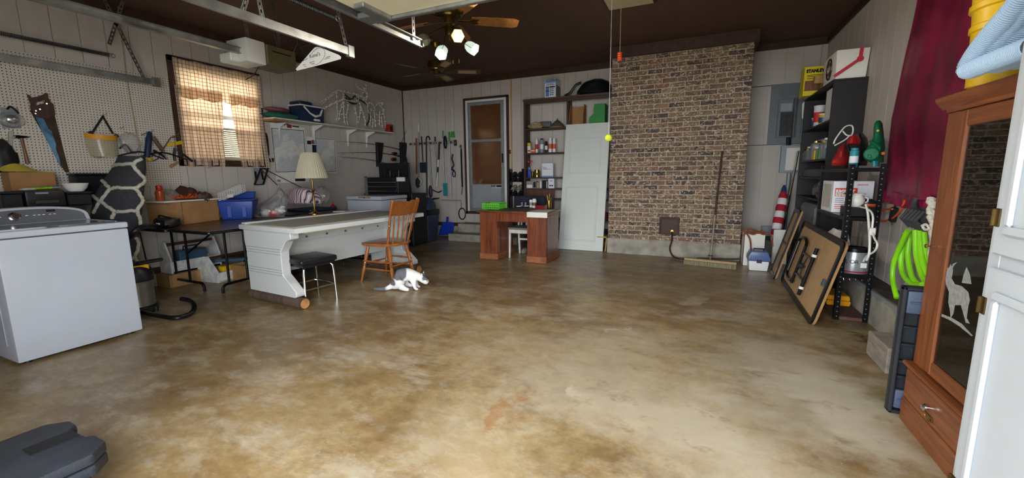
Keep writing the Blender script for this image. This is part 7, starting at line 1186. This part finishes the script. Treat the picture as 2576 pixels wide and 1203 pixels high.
q = thing('chainsaw', 'red and black chainsaw body behind the red bag', 'chainsaw', PD(2150, 415, d0+.15)); m = pxsolid([(338, 2140, 2158), (352, 2132, 2166), (364, 2130, 2164)], d0+.1, d0+.1, .06, 14, 4, .1, 2); m.build('cover', 'red_plastic', q); m = pxsolid([(335, 2160, 2172), (350, 2158, 2184), (385, 2150, 2186), (417, 2140, 2180)], d0+.2, d0+.2, .08, 14, 4, .15, 5); m.v = [Vector((min(v.x, 1.48), v.y, max(v.z, zt))) for v in m.v]; m.build('housing', 'black_plastic', q); MB().tube(spline([PD(*p, d0+.05) for p in ((2130, 365), (2138, 385), (2140, 410))]), .016, 8).build('handle', 'black_plastic', q)
sx_ = PX(2145, 418, UX0+.05); can('spray_can', 'teal spray can at the front of the metal shelf', 'spray can', 2146, 19, 368, 418, sx_.y, zt, 'teal_plastic', 'teal_plastic', band='box_white')
d1 = dep(1.24, 4.30, 1.35); q = thing('leaf_blower', 'dark green leaf blower standing on the metal shelf', 'leaf blower', PD(2200, 418, d1))
m = pxsolid([(303, 2206, 2214), (310, 2200, 2220), (325, 2197, 2222), (345, 2197, 2224), (360, 2190, 2226), (375, 2180, 2226), (390, 2172, 2224), (402, 2176, 2224), (409, 2190, 2222)], d1+.02, d1, .075, 20, 5, .05, 3); m.v = [Vector((min(v.x, 1.478), v.y, max(v.z, zt))) for v in m.v]; m.build('housing', 'blower_green', q); m = pxsolid([(405, 2193, 2213), (419, 2193, 2213)], d1-.02, d1-.02, .04, 14, 2); m.v = [Vector((min(v.x, 1.478), v.y, max(v.z, zt))) for v in m.v]; m.build('outlet', 'teal_plastic', q)
ax_ = (CAM-PD(2192, 388, d1)).normalized(); ax_.z = 0; c = PD(2192, 388, d1-.03); MB().lathe([(.04, 0), (.05, .008), (.05, .04), (.042, .05), (.016, .053)], c, 22, M=ax_.to_track_quat('Z', 'Y').to_matrix()).build('fan_volute', 'blower_green', q)
for (px, py, r, mt) in ((2208, 329, .009, 'label_yellow'), (2221, 386, .012, 'label_orange')): c = PD(px, py, d1-.08); MB().cyl(c, c+Vector((0, -.004, 0)), r, n=12).build('badge', mt, q)
MB().tube(spline([PD(*p, d1-.07) for p in ((2190, 355), (2200, 362), (2212, 372), (2206, 385))]), .012, 8).build('grip_rim', 'blower_green', q)
# middle shelf: carton, wax warmer, orange cord reel, black stereo
zm = uz[1]+.0015; yc = UY0+.40; mat('box_photo', 'c9c4ba', .6, var=.2)
x0 = UX0+.01; pj = thing('lamp_carton', 'white carton with a red printed label on the metal shelf', 'box', (1.2, 4.7, zm)); yk = 4.62; a = PY(2072, 524, yk); b = PY(2190, 520, yk); xa, xb = UX0+.012, 1.375; ztp = PY(2120, 456, yk).z
MB().bx(xa, xb, yk, yk+.36, zm, ztp).build('box', 'box_white', pj, bev=.002); hP, wP = ztp-zm, xb-xa
MB().bx(xa+.015, xa+.175, yk-.0013, yk-.0003, zm+hP*.52, zm+hP*.78).build('red_label', 'red_print', pj, sm=0); text('PROJECT', hP*.12, Matrix.Translation((xa+.022, yk-.0018, zm+hP*.64)) @ Matrix.Rotation(math.pi/2, 4, 'X'), 'paper', pj, ext=.0003, bold=.004); text('SOURCE', hP*.12, Matrix.Translation((xa+.022, yk-.0018, zm+hP*.545)) @ Matrix.Rotation(math.pi/2, 4, 'X'), 'paper', pj, ext=.0003, bold=.004)
for k, v in enumerate((.44, .38, .32, .24, .18, .12)): MB().bx(xa+.02, xa+(.17 if k < 3 else .10), yk-.0012, yk-.0003, zm+hP*v, zm+hP*(v+.02)).build('print_line', 'grey_plastic' if k < 3 else 'red_print', pj, sm=0)
MB().bx(xa-.0012, xa-.0003, yk+.05, yk+.33, zm+hP*.12, zm+hP*.9).build('photo_print', 'box_photo', pj, sm=0); text('#0000540', hP*.07, Matrix.Translation((xb-.12, yk-.0016, zm+hP*.86)) @ Matrix.Rotation(math.pi/2, 4, 'X'), 'red_print', pj, ext=.0003)
st_ = thing('stereo', 'flat black box on the middle metal shelf', 'box', (1.25, 4.3, zm)); MB().bx(1.11, 1.298, UY0+.04, UY0+.28, zm, zm+.075).build('body', 'black_plastic', st_, bev=.004); MB().bx(1.13, 1.28, UY0+.037, UY0+.041, zm+.02, zm+.055).build('front', 'black', st_)
ww = thing('wax_warmer', 'round white ceramic warmer on the flat black box', 'warmer', (1.18, 4.3, zm+.076)); c = Vector((1.17, UY0+.12, zm+.0765)); MB().lathe([(.035, 0), (.04, .01), (.055, .03), (.058, .055), (.045, .085), (.04, .095), (.055, .10), (.057, .108), (.048, .105)], c, 22).build('bowl', 'white_plastic', ww, sm=50)
for s in (-1, 1): MB().tube(arc(c+Vector((s*.055, 0, .055)), .022, -90, 90, 8, (s, 0, 0), (0, 0, 1)), .006, 6).build('ear', 'white_plastic', ww)
tr_ = thing('tape_reel', 'black and orange coiled tape reel on the metal shelf', 'reel', (1.38, 4.3, zm+.076)); c = Vector((1.265, UY0+.20, zm+.0765)); MB().lathe([(.06, 0), (.065, .01), (.065, .022)], c, 20).build('case', 'label_orange', tr_); MB().lathe([(.06, .022), (.06, .045), (.03, .06)], c, 20).build('reel', 'black_plastic', tr_)
# cords and the plug strip
mat('orange_cord', 'e0552a', .5, var=.1)
MB().tube(spline([PX(*p, 1.40) for p in ((2198, 548), (2210, 530), (2225, 525), (2240, 526))])+spline([PX(*p, 1.42) for p in ((2252, 532), (2235, 550), (2215, 556), (2200, 552))]), .007, 7).build('orange_cord', 'orange_cord', label='orange extension cord end looping off the metal shelf', cat='cord') if False else MB().tube(spline([PX(*p, 1.44) for p in ((2198, 552), (2206, 538), (2222, 528), (2245, 526))]), .008, 8).build('extension_cord', 'orange_cord', label='short orange cord plugged into the black strip', cat='cord')
MB().tube(spline([PX(*p, 1.455) for p in ((2202, 552), (2218, 557), (2240, 552), (2258, 538), (2270, 520), (2276, 503))]), .008, 8).build('extension_cord', 'orange_cord', label='longer orange cord curving up behind the curtain', cat='cord')
ps = thing('plug_strip', 'black outlet block hanging below the maroon curtain', 'power strip', PX(2248, 540, 1.46)); a = PX(2251, 522, 1.465); b = PX(2244, 558, 1.465); MB().bar(a, b, .05, .04, (1, 0, 0)).build('block', 'black_plastic', ps, bev=.006); MB().tube([a, PX(2256, 503, 1.465)], .008, 6).build('cord', 'black', ps)
for k in (-1, 1): MB().bar(b+Vector((0, k*.012, 0)), b+Vector((0, k*.012, -.025)), .008, .003, (1, 0, 0)).build('prong', 'brass', ps)
wpx = thing('white_extension_lead', 'white power cords hanging in front of the metal shelf', 'cord', PX(2170, 640, UX0+.1)); MB().tube(spline([PX(*p, 1.17) for p in ((2178, 515), (2183, 535), (2186, 570), (2188, 610), (2186, 640), (2180, 655))]), .008, 8).build('cord', 'white_plastic', wpx); MB().tube(spline([PX(*p, 1.18) for p in ((2160, 520), (2185, 527), (2196, 545), (2194, 580), (2200, 600), (2207, 615), (2200, 632), (2180, 645), (2172, 658))]), .007, 8).build('cord', 'white_plastic', wpx); c = PX(2194, 582, 1.18); MB().bx(c.x-.02, c.x+.02, c.y-.012, c.y+.012, c.z-.03, c.z+.025).build('switch', 'white_plastic', wpx, bev=.004)
# lower shelf: bag of plaster, tape rolls, paint can
zl = uz[2]+.0015
bx_ = thing('plaster_bag', 'white sack with blue label on the metal shelf', 'sack', (1.17, 4.75, zl)); MB().blob((1.185, 4.74, zl+.15), (.085, .16, .15), 4, .18, 2.5, 18, flat=zl, k=.75).build('sack', 'paper', bx_); MB().bx(1.15, 1.235, 4.578, 4.585, zl+.08, zl+.2).build('label', 'print_blue', bx_)
for k in range(2): c = Vector((1.19, 4.45, zl+k*.056)); MB().lathe([(.045, 0), (.06, .002), (.06, .052), (.045, .054)], c, 20).build('tape_roll', 'white_plastic', label=('lower', 'upper')[k]+' white tape roll stacked on the metal shelf', cat='tape', group='tape rolls')
pc = thing('paint_can', 'silver paint can with magenta band on the lower metal shelf', 'paint can', (1.2, 4.28, zl)); c = Vector((1.195, UY0+.105, zl)); mat('can_silver', 'b9bcc2', .3, .6, var=.1); MB().lathe([(.098, 0), (.1, .004), (.1, .175), (.098, .18)], c, 28).build('can', 'can_silver', pc); MB().lathe([(.102, .178), (.102, .205), (.09, .208), (.085, .200)], c, 28).build('lid_ring', 'black_steel', pc); MB().lathe([(.1012, .008), (.1012, .022)], c, 28, cap=False).build('magenta_band', 'maroon_print', pc)
def oncan(s, size, ang, z, m, R=.1013):
    for i, ch_ in enumerate(s): a = ang+i*size*.72/R; p = c+Vector((R*math.cos(a), R*math.sin(a), z)); text(ch_, size, frame(p, (-math.sin(a), math.cos(a), 0), (0, 0, 1)), m, pc, ext=.0004)
oncan('COLOR', .045, math.radians(-175), .085, 'ink'); MB().lathe([(.1012, .06), (.1012, .075)], c, 28, cap=False).build('stripe', 'maroon_print', pc) if False else None
MB().tube(arc(c+Vector((0, 0, .19)), .103, 20, 160, 14, (1, 0, 0), (0, .35, .95)), .002, 5).build('bail', 'galvanized', pc); MB().bx(c.x+.02, c.x+.06, c.y-.101, c.y-.099+.006, c.z+.055, c.z+.095).build('tag', 'paper', pc)
yc_ = thing('yellow_case', 'yellow plastic case on the bottom board of metal shelf', 'case', (1.18, 4.6, .031)); mat('case_yellow', 'f0a91c', .4, var=.08); yv = 4.50
for z0, z1 in ((.032, .078), (.080, .125)): taper(Vector((1.10, yv, 0)), Vector((1, 0, 0)), Vector((0, 1, 0)), .17, .30, z0, z1, .006 if z0 < .05 else -.006).build('shell', 'case_yellow', yc_, bev=.008)
MB().bx(1.17, 1.20, yv-.012, yv-.004, .068, .092).build('latch', 'case_yellow', yc_, bev=.002)
# ---------------------------------------------------------------- maroon curtain
mat('maroon_satin', '8c1c42', .42, var=.35, sc=3, col2='64122e'); mct = thing('maroon_curtain', 'maroon satin curtain with ruffled hem on the right wall', 'curtain', (1.45, 4, 1.0))
def mc(u, v):
    zt_, zb_2 = 2.72, 1.02; yl = 4.42+(.30*min(1, v*1.6) if v < .6 else .30-.06*(v-.6)); yr = 2.62; y = yl+(yr-yl)*u; z = zt_+(zb_2-zt_)*v
    f = .022*(math.sin(u*24+v*2)+.5*math.sin(u*47+1.5*math.sin(v*3)))*(.6+.5*v)+.02*noise.noise(Vector((u*6, v*3, 3))); return (1.452+f*.55, y, z)
MB().sheet(mc, 130, 26, .002).build('drape', 'maroon_satin', mct, sm=60)
MB().sheet(lambda u, v: (1.448+.012*math.sin(u*150)*v+.012*math.sin(u*38), 4.66+(2.62-4.66)*u, 1.05-.10*v+.012*math.sin(u*21)), 200, 4, .002).build('ruffle', 'maroon_satin', mct, sm=60); MB().cyl((1.455, 2.55, 2.7), (1.455, 4.5, 2.7), .012).build('rod', 'dark_steel', mct)
# ---------------------------------------------------------------- garden hose on its grey hanger
hr = thing('hose_hanger', 'grey moulded hose hanger on the right wall', 'hose hanger', PX(2310, 545, 1.46)); mat('hanger_grey', '4d4f52', .5, .3, var=.3); c = PX(2308, 552, 1.40)
MB().blob(c+Vector((.03, 0, 0)), (.05, .13, .075), 2, .35, 4, 20).build('basket', 'hanger_grey', hr)
for k in range(5): y = c.y+.11-k*.055; MB().tube([(1.47, y, c.z+.05), (1.38, y-.01, c.z+.06), (1.345, y-.015, c.z), (1.40, y-.01, c.z-.06)], .014, 8).build('rib', 'hanger_grey', hr)
MB().tube(spline([PX(2304, 530, 1.42), PX(2300, 515, 1.42), PX(2304, 500, 1.43)]), .02, 8).build('arm', 'hanger_grey', hr)
mat('hose_lime', '8fe01f', .4, var=.1); gh = thing('garden_hose', 'lime green garden hose looped below the grey hanger', 'hose', PX(2300, 700, 1.42))
for k, (top0, bot, top1, x_) in enumerate((((2284, 580), [(2262, 625), (2248, 665), (2246, 705), (2256, 750)], None, 1.37), ((2278, 585), [(2267, 650), (2272, 690), (2295, 715), (2320, 716)], None, 1.40), ((2290, 582), [(2284, 640), (2292, 690), (2305, 712)], None, 1.42), ((2303, 580), [(2305, 640), (2318, 690), (2326, 706)], None, 1.38), ((2313, 582), [(2318, 640), (2326, 680), (2330, 700)], None, 1.40), ((2324, 585), [(2327, 640), (2330, 670)], None, 1.42))): MB().tube(spline([PX(*top0, x_)]+[PX(*p, x_) for p in bot], 6), .017, 10).build('loop', 'hose_lime', gh)
wr2 = thing('white_rope', 'frayed white rope hanging beside the hose hanger', 'rope', PX(2350, 560, 1.3)); mat('frayed_white', 'd8d4c4', .95, var=.25, sc=50, bump=.6); MB().tube([p+Vector((rnd.uniform(-.008, .008), rnd.uniform(-.008, .008), 0)) for p in spline([PX(*p, 1.24) for p in ((2342, 500), (2346, 540), (2352, 575), (2350, 640), (2345, 700), (2338, 740))], 6)]+[Vector((1.24, PX(2338, 740, 1.24).y, .012))], .022, 8).build('strand', 'frayed_white', wr2); MB().tube(spline([PX(*p, 1.24) for p in ((2320, 568), (2330, 565), (2338, 575), (2328, 578), (2322, 572))]), .008, 6).build('knot', 'white_plastic', wr2)
# ---------------------------------------------------------------- blocks, black bin lid
wood('weathered_timber', '9a9084', '6e655b', .95, (2, 2, 12)); MB().bx(1.085, 1.295, 3.11, 3.44, .001, .165).build('timber_block', 'weathered_timber', label='weathered timber block on the floor along the footing', cat='block', bev=.006); MB().bx(1.19, 1.30, 2.95, 3.38, .166, .28).build('timber_block', 'weathered_timber', label='second timber block set on top by the footing', cat='block', bev=.006)
bl_ = thing('tote_lid', 'large black ribbed tote lid standing beside the gun cabinet', 'lid', (1.1, 2.64, 0)); mat('lid_black', '24272d', .5, var=.2); mat('corner_blue', '48546a', .5, var=.15); lx0, lx1, ly, lz1 = .935, 1.27, 2.63, .665
MB().bx(lx0, lx1, ly, ly+.012, .003, lz1).build('plate', 'lid_black', bl_, bev=.004)
for b in ((lx0, lx0+.018, .003, lz1), (lx1-.018, lx1, .003, lz1), (lx0, lx1, .003, .02), (lx0, lx1, lz1-.02, lz1)): MB().bx(b[0], b[1], ly-.04, ly, b[2], b[3]).build('rim', 'lid_black', bl_, bev=.006)
for z in (.20, .28, .37, .46): MB().bx(lx0+.018, lx1-.018, ly-.03, ly, z-.004, z+.004).build('rib', 'lid_black', bl_, sm=0)
MB().bx((lx0+lx1)/2-.09, (lx0+lx1)/2-.082, ly-.03, ly, .15, .52).build('rib', 'lid_black', bl_, sm=0); MB().bx((lx0+lx1)/2+.05, (lx0+lx1)/2+.058, ly-.03, ly, .15, .52).build('rib', 'lid_black', bl_, sm=0)
for z0, z1 in ((.53, .645), (.03, .13)):
    MB().bx(lx0+.02, lx1-.02, ly-.034, ly-.012, z0, z1).build('corner_plate', 'corner_blue', bl_, bev=.012, seg=2)
    for f in (.25, .5, .75): x = lx0+.02+(lx1-lx0-.04)*f; MB().bx(x-.005, x+.005, ly-.042, ly-.03, z0+.01, z1-.01).build('web', 'corner_blue', bl_, bev=.002)
    MB().bx(lx0+.03, lx1-.03, ly-.042, ly-.03, (z0+z1)/2-.005, (z0+z1)/2+.005).build('web', 'corner_blue', bl_, bev=.002)
# ---------------------------------------------------------------- gun cabinet with etched glass
wood('cabinet_oak', '8a4f2a', '5a2f18', .4, (16, 16, 1.1), coat=.15); wood('cabinet_oak_side', '8a4f2a', '5a2f18', .4, (16, 1.1, 16), coat=.15)
GX, GX1, GY0, GY1, GZ = .985, 1.30, 1.735, 2.56, 1.545
gc_ = thing('gun_cabinet', 'oak gun cabinet with etched deer on its glass door', 'cabinet', ((GX+GX1)/2, (GY0+GY1)/2, 0))
MB().bx(GX-.01, GX1, GY0, GY1, .0, .285).build('base', 'cabinet_oak_side', gc_, bev=.003); MB().bx(GX-.03, GX1, GY0, GY1+.012, .285, .305).build('base_moulding', 'cabinet_oak_side', gc_, bev=.006); gdr = MB().bx(GX-.022, GX-.009, GY0+.02, GY1-.025, .135, .275).build('drawer', 'cabinet_oak_side', gc_, bev=.005); MB().bx(GX-.016, GX-.009, GY0, GY1, .0, .12).build('kick_rail', 'cabinet_oak_side', gc_, bev=.003)
MB().bx(GX+.02, GX1, GY1-.125+.095, GY1-.01, .305, GZ-.07).build('side', 'cabinet_oak', gc_, bev=.002); MB().bx(GX+.02, GX1, GY0, GY0+.02, .305, GZ-.07).build('side', 'cabinet_oak', gc_, bev=.002); MB().bx(GX1-.012, GX1, GY0+.02, GY1-.03, .305, GZ-.07).build('back', 'cabinet_oak', gc_, sm=0); MB().bx(GX+.02, GX1-.012, GY0+.02, GY1-.03, .305, .315).build('floor_board', 'cabinet_oak_side', gc_, sm=0)
MB().bx(GX-.005, GX1, GY0, GY1-.01, GZ-.07, GZ-.02).build('frieze', 'cabinet_oak_side', gc_, bev=.003); MB().prism([(GX-.035, GZ), (GX-.035, GZ-.015), (GX-.005, GZ-.055), (GX+.03, GZ-.055), (GX+.03, GZ)], 'y', GY0, GY1+.025).build('crown', 'cabinet_oak_side', gc_, bev=.003); MB().bx(GX+.02, GX1, GY0, GY1-.01, GZ-.02, GZ).build('top', 'cabinet_oak_side', gc_, sm=0)
gy1, gy0, gz0, gz1 = GY1-.105, GY0+.09, .385, GZ-.13
DO = [((GY1-.115, GY1-.055), (.31, GZ-.072)), ((GY0+.02, GY0+.08), (.31, GZ-.072))]
dy1 = 2.45
for (y0, y1, z0, z1, m) in ((dy1-.065, dy1, .31, GZ-.072, 'cabinet_oak'), (GY0+.01, GY0+.07, .31, GZ-.072, 'cabinet_oak'), (GY0+.07, dy1-.065, .31, .375, 'cabinet_oak_side'), (GY0+.07, dy1-.065, GZ-.14, GZ-.072, 'cabinet_oak_side')): MB().bx(GX, GX+.02, y0, y1, z0, z1).build('door_frame', m, gc_, bev=.005)
MB().bx(GX+.004, GX+.02, dy1+.002, GY1-.01, .305, GZ-.07).build('face_stile', 'cabinet_oak', gc_, bev=.003)
thin_glass('etched_glass_pane', (.8, .8, .78, 1), 1.8); MB().bx(GX+.009, GX+.012, GY0+.07, dy1-.065, .375, GZ-.14).build('pane', 'etched_glass_pane', gc_, sm=0)
mat('etch', 'b9bbb8', .9, var=.3, sc=60, alpha=.5); ex = GX+.0085
def et(*pp): return MB().slab([PX(px, py, ex) for px, py in pp], .0008)
et((2392, 665), (2398, 680), (2394, 700), (2402, 715), (2420, 720), (2436, 735), (2440, 755), (2436, 770), (2432, 800), (2440, 815), (2430, 812), (2424, 790), (2418, 768), (2402, 768), (2398, 790), (2392, 800), (2390, 780), (2386, 760), (2388, 735), (2380, 715), (2378, 690), (2384, 680)).build('etched_deer', 'etch', gc_, sm=0)
for pp in (((2384, 680), (2376, 668), (2378, 658), (2381, 668), (2387, 678)), ((2392, 676), (2398, 664), (2408, 660), (2400, 668), (2396, 678)), ((2425, 690), (2432, 672), (2440, 690), (2444, 715), (2420, 712)), ((2370, 790), (2395, 800), (2420, 815), (2448, 845), (2444, 846), (2415, 822), (2390, 806), (2368, 796))): et(*pp).build('etched_line', 'etch', gc_, sm=0)
c = PX(2340, 1027, GX-.022); MB().lathe([(.008, 0), (.008, .012), (.016, .016), (.016, .024), (.008, .03)], c, 14, M=Matrix.Rotation(-math.pi/2, 3, 'Y')).build('knob', 'chrome', gdr)
c = PX(2337, 1050, GX-.022); MB().bx(GX-.026, GX-.0215, c.y-.035, c.y+.035, c.z-.012, c.z+.012).build('pull_plate', 'brass', gdr, bev=.003); MB().tube(arc(c+Vector((-.006, 0, .003)), .026, 180, 360, 10, (0, 1, 0), (-.3, 0, .8)), .004, 6).build('drawer_pull', 'brass', gdr)
c = PX(2352, 620, GX); MB().cyl(c, c+Vector((-.03, 0, 0)), .004, n=8).build('key', 'chrome', gc_); MB().cyl(c+Vector((-.03, 0, 0)), c+Vector((-.034, 0, 0)), .009, n=10).build('door_knob', 'brass', gc_)
zi = .316
jr = thing('lidded_jar', 'dark jar with yellow lid inside the gun cabinet', 'jar', (1.13, 2.25, zi)); MB().lathe([(.06, 0), (.065, .01), (.065, .07)], (1.13, 2.20, zi), 18).build('jar', 'shade_olive', jr); MB().lathe([(.068, .07), (.068, .092), (.055, .094)], (1.13, 2.20, zi), 18).build('lid', 'yellow_plastic', jr)
MB().box((1.10, 2.03, zi+.025), (.16, .14, .045), .4).build('folded_cloth', 'tackle_blue', label='folded blue cloth inside the gun cabinet', cat='cloth', bev=.012); MB().blob((1.10, 2.32, zi+.025), (.06, .05, .025), 3, .6, 6, 14, flat=zi+.001).build('chain_heap', 'chrome', label='small heap of silver chain inside the gun cabinet', cat='chain')
# ---------------------------------------------------------------- bucket and pool hose on top of the gun cabinet
bq = Vector((1.085, 2.38, GZ+.001)); bu = thing('bucket', 'yellow plastic bucket on top of the gun cabinet', 'bucket', bq); MB().lathe([(.105, 0), (.11, .005), (.12, .22), (.128, .225), (.128, .245), (.122, .25), (.125, .30), (.135, .305), (.135, .325), (.128, .33), (.13, .37), (.136, .372), (.136, .385), (.128, .386), (.124, .37), (.115, .01)], bq, 28, cap=False).build('pail', 'yellow_plastic', bu); MB().tube(arc(bq+Vector((0, 0, .36)), .135, 150, 390, 14, (1, 0, 0), (0, .2, 1)), .003, 5).build('bail', 'galvanized', bu) if False else None
MB().lathe([(.11, .002), (.11, .004)], bq, 20).build('base', 'yellow_plastic', bu)
text('TI', .035, frame(bq+Vector((-.1195, .045, .15)), (0, -1, 0), (0, 0, 1)), 'ink', bu, ext=.001)
g = NT('ribbed_hose'); g.out(Base_Color='9fb6cc', Roughness=.45)
mat('hose_dark_rib', '4a5058', .6, var=.2); ph_ = thing('pool_hose', 'coiled pale blue ribbed pool hose on the gun cabinet', 'hose', (1.05, 2.1, GZ))
def ribbed(pts, r, par):
    P = spline(pts, 12); L_ = [0]
    for i in range(1, len(P)): L_.append(L_[-1]+(P[i]-P[i-1]).length)
    n_ = int(L_[-1]/.0075); m = MB(); j = 0; Q = []
    for i in range(n_+1):
        s_ = L_[-1]*i/n_
        while j < len(P)-2 and L_[j+1] < s_: j += 1
        Q.append(P[j].lerp(P[j+1], (s_-L_[j])/max(1e-6, L_[j+1]-L_[j])))
    MB().tube(Q, r*.86, 12).build('hose_core', 'hose_dark_rib', par)
    for i in range(n_): d = (Q[i+1]-Q[i]); m.tube([Q[i], Q[i]+d*.12, Q[i]+d*.42, Q[i]+d*.55], [r*.86, r, r, r*.86], 14, cap=False)
    m.build('ribs', 'ribbed_hose', par, kind='stuff', sm=50)
for k, (x_, pl) in enumerate(((.86, [(2600, -40), (2545, 30), (2500, 80), (2460, 130), (2436, 170), (2440, 198), (2470, 206), (2520, 196), (2590, 180)]), (.89, [(2610, 0), (2560, 50), (2520, 100), (2500, 140), (2505, 172), (2535, 190), (2590, 185)]), (.92, [(2620, 20), (2580, 70), (2555, 115), (2550, 145), (2560, 165), (2600, 178)]), (.94, [(2600, 60), (2590, 100), (2590, 140), (2610, 170)]))):
    pts = [PX(*p, x_) for p in pl]; pts = [Vector((p.x, p.y, max(p.z, GZ+.034))) for p in pts]; ribbed(pts, .032, ph_)
# ---------------------------------------------------------------- white cabinet in the foreground
mat('cabinet_white', 'aeb3b8', .4, var=.04, sc=4); CWX, CWX1, CWY0, CWY1, CWZ = .80, 1.29, .70, 1.712, 2.05
cw = thing('white_cabinet', 'tall white painted cupboard with panelled doors in the foreground', 'cabinet', ((CWX+CWX1)/2, (CWY0+CWY1)/2, 0)); MB().bx(CWX+.02, CWX1, CWY0, CWY1, .09, CWZ).build('carcass', 'cabinet_white', cw, bev=.002); MB().bx(CWX+.05, CWX1, CWY0+.02, CWY1-.02, .0, .09).build('plinth', 'cabinet_white', cw, sm=0)
for y0, y1, z0, z1 in ((CWY1-.055, CWY1, .09, CWZ), (CWY0, CWY0+.055, .09, CWZ), (CWY0+.055, CWY1-.055, CWZ-.06, CWZ), (CWY0+.055, CWY1-.055, .09, .16), (CWY0+.055, CWY1-.055, .93, 1.0)): MB().bx(CWX, CWX+.02, y0, y1, z0, z1).build('face_frame', 'cabinet_white', cw, bev=.003)
for z0, z1 in ((.14, .945), (.985, CWZ-.04)):
    for y0, y1 in ((CWY1-.52, CWY1-.05), (CWY0+.04, CWY1-.525)):
        d = MB().bx(CWX-.02, CWX-.0005, y0, y1, z0, z1).build('door', 'cabinet_white', cw, bev=.005)
        for q in ((y0+.07, y1-.06, z0+.06, z0+.085), (y0+.07, y1-.06, z1-.085, z1-.06), (y1-.085, y1-.06, z0+.085, z1-.085), (y0+.07, y0+.095, z0+.085, z1-.085)): MB().bx(CWX-.034, CWX-.0195, *q).build('moulding', 'cabinet_white', d, bev=.006)
        if y1 > CWY1-.1:
            for z in (z0+.105, z1-.115):
                h_ = MB().cyl((CWX-.024, y1+.004, z-.025), (CWX-.024, y1+.004, z+.025), .006, n=10).bx(CWX-.0235, CWX-.019, y1-.022, y1+.002, z-.026, z+.026).bx(CWX-.004, CWX+.0005, y1+.004, y1+.026, z-.022, z+.022); h_.build('hinge', 'bronze', d, bev=.002)
